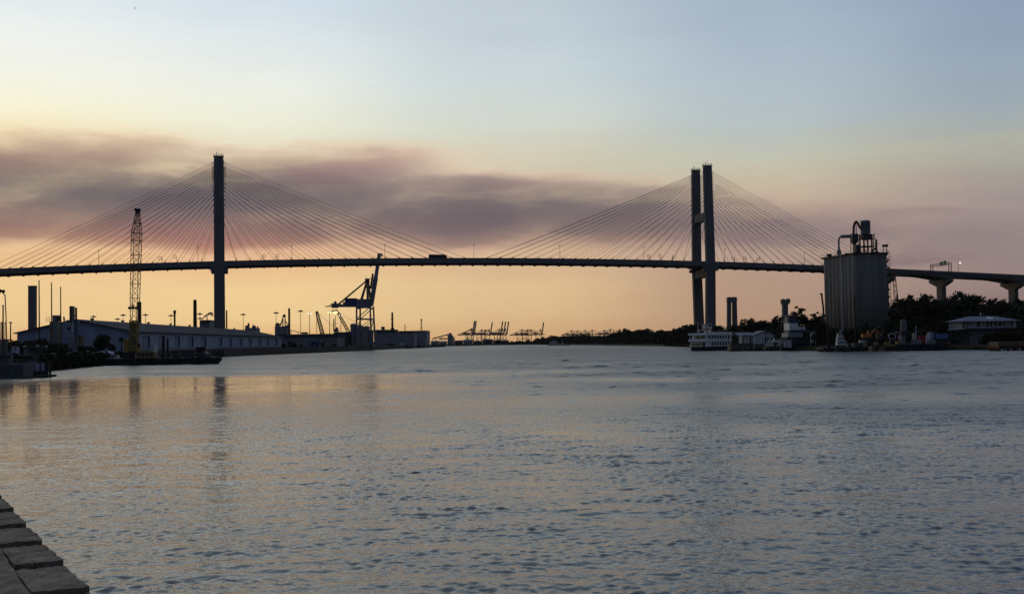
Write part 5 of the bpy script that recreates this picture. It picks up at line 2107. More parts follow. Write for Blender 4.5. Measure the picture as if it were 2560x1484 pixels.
for px, d, row, lab in ((1148, 2300, 850, "distant bush between the loading tower and far cranes"), (1140, 2300, 851, "distant bush right of the loading tower"), (1193, 2360, 849.5, "distant dark tree under the lowered far cranes"), (1222, 2420, 848, "distant dark tree under the thick raised crane"), (1245, 2440, 848.5, "distant dark tree under the raised crane trio"), (1262, 2450, 849, "distant dark tree before the river bend trees"), (1108, 2250, 850.5, "distant tree behind the low pale shed")):
    tree(int(px) % 3, px, d, row, 1.8, lab, "distant trees among the port sheds", 1.6)

# boats in the far channel


def boat(px0, px1, r_deck, d, label, hullm, cab, name="boat", mast=None, cabm=OFFW):
    x0, x1 = gx(px0, d, 0), gx(px1, d, 0)
    L = x1 - x0
    zt = P((px0 + px1) / 2, r_deck, d).z
    bw = min(7, L * .26)
    t = thing(name, label, "boat", Vector(((x0 + x1) / 2, d, 0)))
    rings = []
    for f, wf, zf in ((0, .55, 1.08), (.08, .8, 1.0), (.35, 1, .92), (.75, .9, 1.0), (.93, .5, 1.2), (1, .08, 1.35)):
        x = x0 + L * f
        w = bw / 2 * wf
        rings.append([(x, d - w, zt * zf), (x, d - w * .8, -.5), (x, d + w * .8, -.5), (x, d + w, zt * zf)])
    MB().loft(rings).build("hull", hullm, t)
    for a, b, r0, r1, dep in cab:
        mb = MB()
        z0, z1 = P((a + b) / 2, r1, d).z, P((a + b) / 2, r0, d).z
        mb.box(gx(a, d, 2), gx(b, d, 2), d - bw * dep, d + bw * dep, z0, z1)
        c = mb.build("cabin", cabm, t)
        mb = MB()
        mb.box(gx(a, d, 2) + .15, gx(b, d, 2) - .15, d - bw * dep - .03, d - bw * dep - .004, z0 + (z1 - z0) * .5, z0 + (z1 - z0) * .82)
        mb.build("window", GLASSD, c)
    if mast:
        mb = MB()
        mb.beam(P(mast[0], mast[2], d), P(mast[0], mast[1], d), .25)
        mb.beam(P(mast[0] - 1.5, (mast[1] + mast[2]) / 2, d), P(mast[0] + 1.5, (mast[1] + mast[2]) / 2, d), .18)
        mb.build("mast", STEELG, t)
    return t


boat(1369, 1403, 861.5, 1500, "white motor yacht far up the channel before the treeline", OFFW, [(1373, 1397, 856, 862, .35), (1376, 1393, 852.5, 856, .3), (1382, 1390, 850.5, 852.5, .22)], "motor_yacht", (1381.5, 846.5, 850.5))
boat(1402, 1426, 862, 1480, "dark low boat with a white mast next to the white motor yacht", BLACK, [(1404, 1409, 855.5, 862, .3)], "work_boat", (1406, 846, 856))
boat(1154, 1171, 863, 2080, "small dark boat near the far port shore", BLACK, [(1157, 1162, 859.5, 863.2, .3)], "small_boat", None, DARK)
# bird
b = P(337, 21, 420)
mb = MB()
r = 1.0
for sgn in (-1, 1):
    mb.loft([[b + Vector((sgn * x, -c, z)), b + Vector((sgn * x, c, z)), b + Vector((sgn * x, c * .6, z + .05))] for x, c, z in ((.02, .2, 0), (.22, .18, .16), (.34, .05, .30))])
t = thing("bird", "small dark bird flying high in the pale sky", "bird", b)
mb.build("wings", DARK, t)
mb = MB()
mb.loft([[b + Vector((math.cos(a) * rr0, y, math.sin(a) * rr0 + z)) for a in (0, 1.57, 3.14, 4.71)] for y, rr0, z in ((-.5, .03, .05), (-.38, .1, .03), (-.1, .14, -.02), (.25, .08, -.12), (.5, .05, -.3))])
mb.build("bird_body", DARK, t)
# ------------------------------------------------------------------ right bank
# riverboat
dB = 488.0
c0 = G(1768.0, dB, 0)
al = math.radians(47)
FB = Matrix(((math.cos(al), -math.sin(al), 0, c0.x), (math.sin(al), math.cos(al), 0, c0.y), (0, 0, 1, 0), (0, 0, 0, 1)))   # x along the side, y across the end
LB_, WB_ = 18.0, 8.2


def zr(row, px=1790, d=dB):
    return P(px, row, d).z


rb = thing("riverboat", "white two-deck riverboat with arched windows moored before the twin-legged tower", "riverboat", FB @ Vector((LB_ / 2, WB_ / 2, 0)))
m = MB(FB)
m.loft([[(x, y0, zb), (x, y1, zb), (x, y1, zr(865.5)), (x, y0, zr(865.5))] for x, y0, y1, zb in ((-1.6, 1.6, WB_ - 1.6, .2), (0, .2, WB_ - .2, -.6), (LB_ - 2, .2, WB_ - .2, -.6), (LB_ + 1.2, 1.0, WB_ - 1.0, .1))])
m.build("hull", BLACK, rb)
m = MB(FB)
m.box(0, LB_, 0, WB_, zr(865.4), zr(852.6))
m.build("lower_deck", WHITE, rb)
m = MB(FB)
m.box(1.2, LB_, .02, WB_ - .02, zr(848.5), zr(836.8))
m.build("upper_deck", WHITE, rb)
m = MB(FB)
m.box(-.9, LB_ + .25, -.35, WB_ + .35, zr(852.5), zr(849.8))
m.box(-.9, LB_ + .25, -.32, -.22, zr(849.7), zr(846.8))
m.box(-.9, -.8, -.32, WB_ + .32, zr(849.7), zr(846.8))
m.build("deck_band", WHITE, rb)
m = MB(FB)
m.box(-.9, LB_ + .3, -.4, WB_ + .4, zr(836.7), zr(834.2))
m.box(2.0, LB_ + .3, -.38, -.28, zr(834.1), zr(829.2))
m.box(-.85, -.75, -.38, WB_ + .38, zr(834.1), zr(831.8))
m.box(LB_ + .2, LB_ + .3, -.38, WB_ + .38, zr(834.1), zr(829.2))
m.build("roof", WHITE, rb)


def arch(m, x, w, z0, z1, y):
    n = 8
    h = z1 - z0 - w / 2
    poly = [(x - w / 2, z0), (x + w / 2, z0)] + [(x + w / 2 * math.cos(PI * k / n), z0 + h + w / 2 * math.sin(PI * k / n)) for k in range(n + 1)]
    m.prism(poly, y - .05, y - .003)


for k in range(8):
    x = 1.9 + k * 2.02
    if k > 0:
        m = MB(FB)
        arch(m, x, 1.15, zr(863), zr(854.4), 0)
        m.build("arched_window", GLASSD, rb)
    m = MB(FB)
    arch(m, x, 1.15, zr(846.3), zr(838.2), .02)
    m.build("arched_window", GLASSD, rb)
m = MB(FB)
m.box(-.055, -.004, 1.0, 2.1, zr(864.5), zr(855))
m.build("door", GLASSD, rb)
m = MB(FB)
m.box(-.06, -.004, 2.6, WB_ - .8, zr(862.6), zr(857.4))
m.build("amber_window", mat("amber_lit_paint", (.42, .27, .05), .4, var=.35, scale=2.5), rb)  # lit window's amber light painted as base colour, not emitted
m = MB(FB)
m.box(1.14, 1.196, 1.6, WB_ - 1.2, zr(846), zr(839.4))
m.build("stern_window", mat("olive_glass", (.22, .2, .13), .4), rb)
m = MB(FB)
for y in (.3, 2.8, 5.4, WB_ - .3):
    m.box(-.7, -.5, y - .1, y + .1, zr(846.7), zr(836.8))
m.build("deck_post", CREAM, rb)
m = MB(FB)
m.box(2.0, 6.2, 2.0, 6.0, zr(833.9), zr(823.2))
ph = m.build("texas_cabin", CREAM, rb)
m = MB(FB)
m.box(1.8, 6.4, 1.8, 6.2, zr(823.1), zr(822.2))
m.build("cabin_roof", ORANGE, ph)
m = MB(FB)
m.box(1.95, 1.997, 2.6, 5.4, zr(831), zr(826))
m.build("window", GLASSD, ph)
m = MB(FB)
m.box(4.8, 7.6, 2.6, 5.4, zr(821), zr(809.5))
ph = m.build("pilothouse", WHITE, rb)
m = MB(FB)
m.box(4.5, 7.9, 2.3, 5.7, zr(809.4), zr(808.2))
m.build("pilothouse_roof", OFFW, ph)
m = MB(FB)
m.box(5.2, 7.2, 2.54, 2.597, zr(816), zr(811))
m.build("window", GLASSD, ph)
m = MB(FB)
m.box(5.0, 7.4, 2.9, 5.1, zr(833.9), zr(821.1))
m.build("pilothouse_trunk", DARK, ph)
for y, h in ((2.0, 801.5), (6.2, 803.5)):
    m = MB(FB)
    m.tube((3.0, y, zr(834)), (3.0, y, zr(h)), .26, n=10)
    m.lathe((3.0, y, zr(h)), [(.26, 0), (.5, .3), (.42, .5)], 10)
    m.build("smoke_stack", STEELG, rb)
m = MB(FB)
for k in range(10):
    m.beam((9 + k * .85, 2.0, zr(834)), (9 + k * .85, 2.0, zr(829.5)), .06)
m.beam((7.6, 2.0, zr(829.5)), (LB_, 2.0, zr(829.5)), .07)
m.box(9.5, 15.5, 2.2, 6.5, zr(825.2), zr(824.4))
for x in (9.7, 15.3):
    for y in (2.4, 6.3):
        m.beam((x, y, zr(834)), (x, y, zr(825.2)), .12)
m.build("awning", RUSTD, rb)

# old bridge piers standing in the trees
d = 610
b0 = G(1831, d, 1.5)
t = thing("portal_pier", "old two-legged concrete portal pier standing among the trees beside the riverboat", "old bridge pier", b0)
zt = P(1831, 742, d).z
for pa, pb, qa, qb in ((1818.5, 1828, 1820, 1830), (1832.5, 1845, 1831.5, 1842.3)):
    x0, x1, x2, x3 = gx(pa, d, 5), gx(pb, d, 5), gx(qa, d, 20), gx(qb, d, 20)
    m = MB()
    m.loft([[(x0, d, 0), (x1, d, 0), (x1, d + 3, 0), (x0, d + 3, 0)], [(gx(1819, d, zt), d, zt - 2.2) if qa == 1820 else (gx(1832, d, zt), d, zt - 2.2), (gx(1828, d, zt), d, zt - 2.2) if qa == 1820 else (gx(1842, d, zt), d, zt - 2.2), (gx(1828, d, zt) if qa == 1820 else gx(1842, d, zt), d + 3, zt - 2.2), (gx(1819, d, zt) if qa == 1820 else gx(1832, d, zt), d + 3, zt - 2.2)]])
    m.build("pier_leg", CONC, t)
m = MB()
m.box(gx(1818.7, d, zt), gx(1842.4, d, zt), d - .2, d + 3.2, zt - 2.6, zt - .3)
m.box(gx(1820, d, zt), gx(1842.2, d, zt), d + .3, d + 2.7, zt - .297, zt)
m.build("cross_beam", CONC, t)
d = 620
b0 = G(1965, d, 1.5)
zt = P(1965, 746, d).z
t = thing("hammerhead_pier", "old concrete pier with a blocky T head behind the towboat", "old bridge pier", b0)
m = MB()
x0, x1 = gx(1958.5, d, 10), gx(1972, d, 10)
m.loft([[(x0, d, 0), (x1, d, 0), (x1, d + 3.4, 0), (x0, d + 3.4, 0)], [(x0 + .1, d + .1, zt - 3.2), (x1 - .1, d + .1, zt - 3.2), (x1 - .1, d + 3.3, zt - 3.2), (x0 + .1, d + 3.3, zt - 3.2)]])
m.build("pier_shaft", CONC, t)
m = MB()
xa, xb = gx(1954.8, d, zt), gx(1975.3, d, zt)
m.prism([(x0 + .1, zt - 3.2), (x1 - .1, zt - 3.2), (xb, zt - 2.1), (xb, zt - .5), (xb - .6, zt), (xb - 1.2, zt), (xb - 1.3, zt - .5), (xa + 1.3, zt - .5), (xa + 1.2, zt - .1), (xa + .5, zt - .1), (xa, zt - .7), (xa, zt - 2.1)], d - .3, d + 3.7)
m.build("pier_head", CONC, t)

# gabled shed and lean-to beyond the riverboat
d = 470
x0, x1, xm = gx(1887, d, 5), gx(1935, d, 5), gx(1911, d, 5)
za, zb, zc = zr(837, 1910, d), zr(858.5, 1910, d), zr(827, 1910, d)
t = thing("gabled_shed", "grey gabled boat shed on the bank between the riverboat and the towboat", "shed", Vector((xm, d + 5, 1.5)))
m = MB()
m.prism([(x0, 1.2), (x1, 1.2), (x1, za), (xm, zc - .15), (x0, za)], d, d + 12)
m.build("wall", OFFW, t)
m = MB()
m.loft([[(x0 - .5, y, za - .2), (xm, y, zc - .1), (xm, y, zc + .15), (x0 - .5, y, za + .05)] for y in (d - .4, d + 12.4)])
m.loft([[(x1 + .5, y, za + .05), (xm, y, zc + .15), (xm, y, zc - .1), (x1 + .5, y, za - .2)] for y in (d - .4, d + 12.4)])
m.build("roof", ROOFG, t)
for a, b, r0, r1 in ((1912, 1915.5, 842, 857), (1918, 1921.5, 842, 852)):
    m = MB()
    m.pbox(a, b, r0, r1, d - .06, .05)
    m.build("door", GLASSD, t)
m = MB()
c = P(1914.5, 833, d - .05)
m.tube(c, c + Vector((0, .04, 0)), .42, n=14)
m.build("round_vent", DARK, t)
m = MB()
m.pbox(1928, 1934, 844.5, 849, d - .06, .05)
m.build("window", GLASSD, t)
d = 474
t = thing("lean_to_store", "pale lean-to store joined to the gabled shed's riverboat side", "store building", G(1868, d, 1.5))
m = MB()
m.pbox(1847, 1886, 838.5, 858.5, d, 8)
m.build("wall", OFFW, t)
m = MB()
xa, xb = gx(1845.5, d, 5), gx(1886.5, d, 5)
zz = zr(838.4, 1866, d)
m.loft([[(x, d - .7, zz), (x, d + 8.3, zz + 1.1), (x, d + 8.3, zz + 1.3), (x, d - .7, zz + .18)] for x in (xa, xb)])
m.build("roof", ROOFG, t)
for a, b in ((1855, 1858.5), (1874, 1878)):
    m = MB()
    m.pbox(a, b, 843, 858, d - .06, .05)
    m.build("door", GLASSD, t)
d = 462
t = thing("green_tent", "dark olive awning shelter between the riverboat and the pale lean-to store", "shelter", G(1836, d, 1.5))
m = MB()
m.loft([[(gx(1828, d, 4), y, zr(838, 1836, d)), (gx(1837, d, 4), y, zr(834, 1836, d)), (gx(1846, d, 4), y, zr(838, 1836, d)), (gx(1846, d, 4), y, zr(839.5, 1836, d)), (gx(1828, d, 4), y, zr(839.5, 1836, d))] for y in (d, d + 6)])
m.build("canopy", TAN, t)
m = MB()
for px in (1829, 1845):
    for y in (d + .2, d + 5.8):
        m.beam((gx(px, d, 4), y, 1.0), (gx(px, d, 4), y, zr(839.5, 1836, d)), .12)
m.build("post", WOODD, t)

# tan steel pontoons along the bank
for i, (a, b, r0, r1, d, lab) in enumerate(((1827, 1884, 858.5, 876, 450, "tan steel pontoon moored between the riverboat and the gabled shed"), (1886, 1912, 860, 876.5, 446, "short tan pontoon before the gabled shed's door"), (1914, 1952, 866, 877, 440, "tan scow carrying small boats and sheets"), (1953, 1976, 868, 877.5, 436, "tan scow under the towboat's bow"))):
    t = thing("pontoon", lab, "pontoon", G((a + b) / 2, d, 0), "tan pontoons on the right bank")
    x0, x1 = gx(a, d, 0), gx(b, d, 0)
    zt = zr(r0, (a + b) / 2, d)
    m = MB()
    m.loft([[(x, d, z0), (x, d + 7, z0), (x, d + 7, zt), (x, d, zt)] for x, z0 in ((x0, .4), (x0 + .9, -.6), (x1 - .9, -.6), (x1, .4))])
    m.build("hull", TAN, t)
    m = MB()
    m.box(x0 - .05, x1 + .05, d - .08, d - .003, zt - .35, zt + .05)
    m.build("rub_rail", DARK, t)
    m = MB()
    for k in range(4):
        x = x0 + (x1 - x0) * (k + .5) / 4
        m.tube((x, d - .28, .75), (x, d - .1, .75), .38, n=12)
    m.build("tyre_fender", RUBBER, t)
# small craft and vehicle in front of the shed
d = 448


def pickup(px, row, d, label, mt):
    b = P(px, row, d)
    t = thing("pickup_truck", label, "pickup truck", b)
    x, y, z = b
    m = MB()
    m.prism([(x - 2.5, z + .4), (x + 2.5, z + .4), (x + 2.5, z + 1.0), (x + 1.5, z + 1.1), (x + .8, z + 1.75), (x - .6, z + 1.75), (x - .8, z + 1.1), (x - 2.5, z + 1.1)], y, y + 1.9)
    m.build("truck_body", mt, t)
    m = MB()
    m.prism([(x + 1.25, z + 1.12), (x + .7, z + 1.62), (x - .45, z + 1.62), (x - .6, z + 1.12)], y - .02, y + 1.92)
    m.build("window", GLASSD, t)
    for xx in (-1.6, 1.6):
        for yy in (-.03, 1.68):
            m = MB()
            m.tube((x + xx, y + yy, z + .38), (x + xx, y + yy + .25, z + .38), .38, n=12)
            m.build("wheel", RUBBER, t)


pickup(1940.5, 857.5, 462, "white pickup truck parked at the gabled shed's corner", WHITE)
for a, b, r, d, lab in ((1917, 1933, 864, 441, "low pale skiff lying on the tan scow before the gabled shed"), (1945, 1958, 863.5, 442, "pale skiff tilted up on the tan scow, nearest the towboat"), (1961, 1979, 862.5, 437, "pale flat skiff lying at the towboat's bow")):
    boat(a, b, r, d, lab, OFFW, [((a + b) / 2 - 2, (a + b) / 2 + 3, r - 3.0, r + 1, .3)], "skiff").location.z += P(a, r + 4, d).z

# towboat with a tall wheelhouse
dT = 440.0
c0 = G(1975.2, dT, 0)
al = math.radians(9)
FT_ = Matrix(((math.cos(al), -math.sin(al), 0, c0.x), (math.sin(al), math.cos(al), 0, c0.y), (0, 0, 1, 0), (0, 0, 0, 1)))
sT = dT / F


def zt_(row):
    return P(1995, row, dT).z


def tx(px):
    return (px - 1975.2) * sT


tb = thing("towboat", "tall blue and white towboat with stacked decks and a high wheelhouse", "towboat", FT_ @ Vector((4, 3, 0)))
m = MB(FT_)
m.loft([[(x, y0, zb), (x, y1, zb), (x, y1, zt_(859)), (x, y0, zt_(859))] for x, y0, y1, zb in ((tx(1958), -.8, 6.6, .3), (tx(1964), -1, 7, -.6), (tx(2052), -1, 7, -.6), (tx(2060), 0, 6, .3))])
m.build("hull", BLACK, tb)
m = MB(FT_)
m.box(tx(1966), tx(2024), -.4, 6.2, zt_(858.9), zt_(841.5))
m.build("main_deckhouse", DARK, tb)
m = MB(FT_)
m.box(tx(1970), tx(2008), -.1, 6.0, zt_(841.4), zt_(831.6))
m.build("lower_cabin", OFFW, tb)
m = MB(FT_)
m.box(tx(1975.2), tx(2017.5), 0, 5.6, zt_(831.5), zt_(824.2))
m.build("middle_deck", mat("navy_paint", (.05, .08, .14), .6), tb)
m = MB(FT_)
m.box(tx(1975.2), tx(2017), 0, 5.4, zt_(824.1), zt_(816.3))
m.box(tx(1975.2), tx(1998), .02, 5.38, zt_(816.2), zt_(806.6))
m.build("upper_cabin", WHITE, tb)
m = MB(FT_)
m.box(tx(1974.8), tx(1998.5), -.05, 5.5, zt_(806.5), zt_(798.8))
m.build("wheelhouse_base", MATS["navy_paint"], tb)
m = MB(FT_)
m.box(tx(1974), tx(1991), .3, 5.0, zt_(798.7), zt_(789.2))
wh_ = m.build("wheelhouse", GREYP, tb)
m = MB(FT_)
m.box(tx(1968), tx(1993), -.4, 5.7, zt_(789.1), zt_(787.6))
m.build("wheelhouse_roof", GREYP, wh_)
m = MB(FT_)
for a in (1975.5, 1980.5, 1985.8):
    m.box(tx(a), tx(a + 4), .25, .297, zt_(796.5), zt_(791.5))
m.build("window", GLASSD, wh_)
m = MB(FT_)
m.lathe((tx(1972.2), 1.2, zt_(806.4)), [(.4, 0), (.4, (zt_(795) - zt_(806.4)))], 14)
m.build("white_stack", WHITE, tb)
m = MB(FT_)
m.box(tx(2006), tx(2009), -.06, -.004, zt_(821.5), zt_(818.2))
m.build("port_light", GLASSD, tb)
m = MB(FT_)
for k in range(9):
    m.box(tx(1974 + k * 3.6), tx(1975.6 + k * 3.6), -.15, -.104, zt_(838.5), zt_(834))
m.build("cabin_window", GLASSD, tb)
m = MB(FT_)
m.beam((tx(1984), 2.5, zt_(787.5)), (tx(1984), 2.5, zt_(781)), .1)
m.beam((tx(1980), 2.5, zt_(784)), (tx(1988), 2.5, zt_(784)), .08)
m.build("mast", STEELG, tb)

# deck-house row to the right of the towboat
d = 436
t = thing("site_cabin", "white two-bay site cabin on legs just right of the towboat", "cabin", G(2032, d, 2))
m = MB()
m.pbox(2025, 2039, 830.5, 840, d, 3)
w_ = m.build("cabin", OFFW, t)
m = MB()
m.pbox(2030.5, 2037, 834, 840, d - .05, .04)
m.build("window", GLASSD, w_)
m = MB()
for px in (2026, 2038):
    a = P(px, 840, d + .3)
    m.beam(a, (a.x, a.y, 1.4), .22)
m.pbox(2027, 2034, 848, 857, d + .1, 2)
m.build("leg", OFFW, t)
crate(2040.5, 2056, 832.5, 841, 440, 3, OFFW, "white_container", "white container raised above the rusty hopper", "container")
crate(2049, 2063, 842, 858, 437, 3, RUST, "rusty_hopper", "rusty brown hopper bin under the white container", "hopper")
# black barge line
for a, b, r0, d, lab, mt in ((2058, 2236, 867.5, 388, "long black deck barge carrying the tugboat's gear and orange machine", BLACK), (2238, 2372, 860, 379, "tall black-sided barge carrying grey blocks and red machinery", BLACK), (2498, 2640, 863.5, 345, "rust-brown barge at the right picture edge", RUSTD)):
    x0, x1 = gx(a, d, 0), gx(b, d, 0)
    zt = zr(r0, (a + b) / 2, d)
    t = thing("deck_barge", lab, "barge", Vector(((x0 + x1) / 2, d, 0)), "deck barges on the right bank")
    m = MB()
    m.loft([[(x, d, z0), (x, d + 9, z0), (x, d + 9, zt), (x, d, zt)] for x, z0 in ((x0, .9), (x0 + 1.6, -.6), (x1 - 1.6, -.6), (x1, .9))])
    m.build("hull", mt, t)
    m = MB()
    n = int((x1 - x0) / 2.4)
    for k in range(n):
        x = x0 + 1.6 + (x1 - x0 - 3.2) * k / max(1, n - 1)
        m.tube((x, d - .32, .8), (x, d - .04, .8), .42, n=10)
    m.build("tyre_fender", RUBBER, t)
    m = MB()
    for k in range(int((x1 - x0) / 1.5)):
        x = x0 + .4 + k * 1.5
        m.beam((x, d + 8.7, zt), (x, d + 8.7, zt + .9), .06)
    m.beam((x0, d + 8.7, zt + .9), (x1, d + 8.7, zt + .9), .06)
    m.build("hand_rail", STEELG, t)
    if mt is RUSTD:
        m = MB()
        m.box(gx(2500, d, 1), x1 - 1, d + 1, d + 8, zt + .004, zr(853.5, 2530, d))
        m.build("hold_coaming", TAN, t)
        m = MB()
        for px in (2503, 2511, 2526, 2547):
            m.ball((gx(px, d, .3), d - .5, .25), .3)
        m.build("float", OFFW, t)
zB = zr(867.5, 2147, 388)
# tugboat
d = 383
x0 = gx(2087, d, 1)
t = thing("tugboat", "small white tugboat with a stepped wheelhouse among the dark barges", "tugboat", G(2100, d, 0))
sx = d / F
m = MB()
m.loft([[(x0 + f * 32 * sx, d - w, zz), (x0 + f * 32 * sx, d - w * .7, -.5), (x0 + f * 32 * sx, d + w * .7, -.5), (x0 + f * 32 * sx, d + w, zz)] for f, w, zz in ((-.02, .5, 1.6), (.1, 1.5, 1.3), (.5, 2.0, 1.0), (.9, 1.9, .95), (1.15, 1.2, 1.0))])
m.build("hull", DARK, t)
for nm, a, b, r0, r1, w in (("deckhouse", 2091, 2114, 851.5, 863, 1.4), ("middle_house", 2092, 2108, 842.5, 851.3, 1.2), ("wheelhouse", 2094, 2105, 833, 842.3, 1.0)):
    m = MB()
    z0, z1 = zr(r1, 2100, d), zr(r0, 2100, d)
    m.box(gx(a, d, 4), gx(b, d, 4), d - w, d + w, z0, z1)
    c = m.build(nm, OFFW, t)
    m = MB()
    n = max(2, int((b - a) / 4.5))
    for k in range(n):
        xa = gx(a + (b - a) * (k + .2) / n, d, 4)
        xb = gx(a + (b - a) * (k + .8) / n, d, 4)
        m.box(xa, xb, d - w - .04, d - w - .003, z0 + (z1 - z0) * .42, z0 + (z1 - z0) * .84)
    m.build("window", GLASSD, c)
m = MB()
m.beam(P(2100, 833, d), P(2100, 824, d), .14)
m.beam(P(2096.5, 828, d), P(2104, 828, d), .1)
m.ball(P(2101.5, 826.8, d), .28)
m.build("mast", OFFW, t)
m = MB()
for px in (2109, 2111.5):
    m.tube(P(px, 851, d + .3), P(px, 838, d + .3), .2, n=10)
m.build("funnel", REDP, t)
# spud piles before the silo
for px, r0, w, d, lab in ((2140, 742, 3.3, 386, "tall black spud pile standing before the silo's near corner"), (2092, 788, 2.8, 387, "shorter black spud pile before the silo's lobed side"), (2071, 806, 3.0, 385, "short black spud pile at the silo's far side")):
    b = G(px, d, 0)
    m = MB()
    zt = P(px, r0, d).z
    m.tube((b.x, b.y, -1.5), (b.x - .1, b.y, zt), w * d / F / 2, n=10)
    m.box(b.x - .5, b.x + .5, b.y - .5, b.y + .5, 1.2, 1.9)
    m.tube((b.x - .1, b.y, zt), (b.x - .1, b.y, zt + .3), .1, n=6)
    single("spud_pile", lab, "pile", m, BLACK, "spud piles on the right bank")
# machines on the long black barge
d = 391


def excavator(px, row, d, label, mt):
    b = P(px, row, d)
    x, y, z = b
    t = thing("excavator", label, "excavator", b)
    m = MB()
    for yy in (0, 1.9):
        m.loft([[(x + a, y + yy + e, z + h) for a, h in ((-1.7, .4), (-1.3, 0), (1.3, 0), (1.7, .4), (1.3, .8), (-1.3, .8))] for e in (0, .55)])
    m.build("crawler_track", BLACK, t)
    m = MB()
    m.box(x - 1.7, x + 1.2, y + .1, y + 2.4, z + .85, z + 1.9)
    m.build("machine_body", mt, t)
    m = MB()
    m.prism([(x - .1, z + 1.91), (x + 1.15, z + 1.91), (x + 1.0, z + 2.9), (x + .1, z + 2.9)], y + .1, y + 1.2)
    c = m.build("cab", mt, t)
    m = MB()
    m.prism([(x + .1, z + 2.1), (x + .95, z + 2.1), (x + .85, z + 2.75), (x + .2, z + 2.75)], y + .06, y + .097)
    m.build("window", GLASSD, c)
    m = MB()
    m.beam((x + 1.1, y + 1.5, z + 1.6), (x + 3.0, y + 1.5, z + 3.6), .4, .5)
    m.beam((x + 3.0, y + 1.5, z + 3.6), (x + 4.3, y + 1.5, z + 2.0), .32, .4)
    m.prism([(x + 3.9, z + 2.0), (x + 4.6, z + 2.0), (x + 4.7, z + 1.2), (x + 4.0, z + 1.1)], y + 1.0, y + 2.0)
    m.build("digging_arm", mt, t)


excavator(2171, 849, 393, "orange excavator on a dark platform above the long black barge", ORANGE)
crate(2158, 2196, 849.5, 866, 392, 4, DARK, "dark_platform", "dark stacked platform under the orange excavator", "platform", zbot=zB)
t = crate(2146.5, 2161, 850, 857, 389.5, 2, OFFW, "white_box", "small white box on the long black barge left of the orange excavator", "box")
t = thing("portal_hoist", "dark portal frame hoist just right of the orange excavator", "hoist frame", G(2197, 394, zB))
m = MB()
for px in (2188.5, 2206):
    for o in (0, 2.5):
        m.beam(P(px, 818, 394 + o), P(px, 849, 394 + o), .3)
m.beam(P(2188, 818.5, 394), P(2206.5, 818.5, 394), .4)
m.beam(P(2188, 818.5, 396.5), P(2206.5, 818.5, 396.5), .4)
m.pbox(2189, 2206, 831, 849, 394.1, 2)
m.build("frame", STEELD, t)
m = MB()
m.beam(P(2193, 817, 394), P(2199, 817, 394), .25)
m.build("lamp_bar", OFFW, t)
crate(2128, 2144, 857, 866.5, 390, 2.5, GREYP, "grey_bin", "grey bin on the long black barge right of the tugboat", "bin", zbot=zB)
crate(2116, 2127, 858, 866.5, 390.5, 2.5, DARK, "dark_bin", "dark bin on the long black barge next to the tugboat", "bin", zbot=zB)
crate(2146, 2157, 857.8, 866.5, 388.7, 2.0, WOODD, "timber_stack", "brown timber stack below the small white box on the barge", "timber stack", zbot=zB)


def tank(px, r0, r1, d, w, label, mt):
    b = P(px, r1, d)
    t = thing("cable_reel" if mt is YELD else "tank", label, "reel" if mt is YELD else "tank", b)
    h = P(px, r0, d).z - b.z
    rr = h / 2
    c = b + Vector((0, 0, rr))
    m = MB()
    m.tube(c + Vector((0, -.1, 0)), c + Vector((0, w, 0)), rr * .62, n=16)
    m.build("drum", mt, t)
    for y in (-.2, w):
        m = MB()
        m.tube(c + Vector((0, y, 0)), c + Vector((0, y + .1, 0)), rr, n=18)
        f = m.build("flange", mt, t)
    m = MB()
    m.tube(c + Vector((0, -.32, 0)), c + Vector((0, w + .2, 0)), rr * .14, n=10)
    m.build("axle", DARK, t)


tank(2192, 854.5, 864.5, 380, 1.2, "first yellowish cable reel at the long black barge's end", YELD)
tank(2218, 853, 865, 380, 1.2, "second yellowish cable reel, nearest the grey hoist cab", YELD)
tank(2352.5, 848, 859.5, 399, 1.2, "yellow cable reel at the far end of the block-laden barge", YELD)
t = thing("mooring_camel", "tan fender raft with round black tyres between the two black barges", "fender raft", G(2208, 378, 0))
m = MB()
x0, x1 = gx(2180, 378, 1), gx(2234, 378, 1)
m.box(x0, x1, 378, 382, -.3, zr(864.5, 2208, 378))
m.build("raft", TAN, t)
for px in (2193, 2219, 2231):
    m = MB()
    a = P(px, 869, 377.7)
    m.tube(a, a + Vector((0, .28, 0)), .62, n=16)
    m.build("tyre", RUBBER, t)
zC = zr(860, 2305, 379)
# crane cab and drum tower on the second barge
t = thing("barge_hoist", "grey hoist cab with a tall round drum at the near end of the block-laden barge", "hoist", G(2255, 382, zC))
m = MB()
m.pbox(2245, 2264, 838, 860, 382, 3.5)
m.build("cab", mat("olive_grey", (.16, .16, .14), .7), t)
m = MB()
m.pbox(2247.5, 2254, 841, 846, 381.95, .04)
m.build("window", OFFW, t)
m = MB()
a = P(2259, 827, 383.5)
m.lathe(P(2259, 827, 383.5), [(.95, 0), (1.0, .2), (1.0, 2.6), (.95, 3.0), (1.05, 3.05), (1.05, 3.3), (.4, 3.6)], 18)
m.build("drum", MATS["olive_grey"], t)
m = MB()
m.pbox(2246, 2270, 827.5, 837.8, 382.4, 3)
m.build("winch_deck", DARK, t)
m = MB()
m.tube(P(2240.5, 828, 382.3), P(2240.5, 832, 382.3), .2)
m.build("lamp_head", OFFW, t)
crate(2238, 2246, 852, 861, 381.2, 1.5, YEL, "yellow_box", "yellow box beside the hoist cab on the block-laden barge", "box", zbot=zC)
crate(2276.5, 2304, 848.5, 859.5, 380.4, 2.4, GREYP, "concrete_block", "longer grey block on the barge just right of the hoist cab", "block", "grey blocks on the black barge", zbot=zC)
crate(2318, 2339, 848.5, 859.5, 380.6, 2.4, GREYP, "concrete_block", "shorter grey block on the barge before the blue container", "block", "grey blocks on the black barge", zbot=zC)
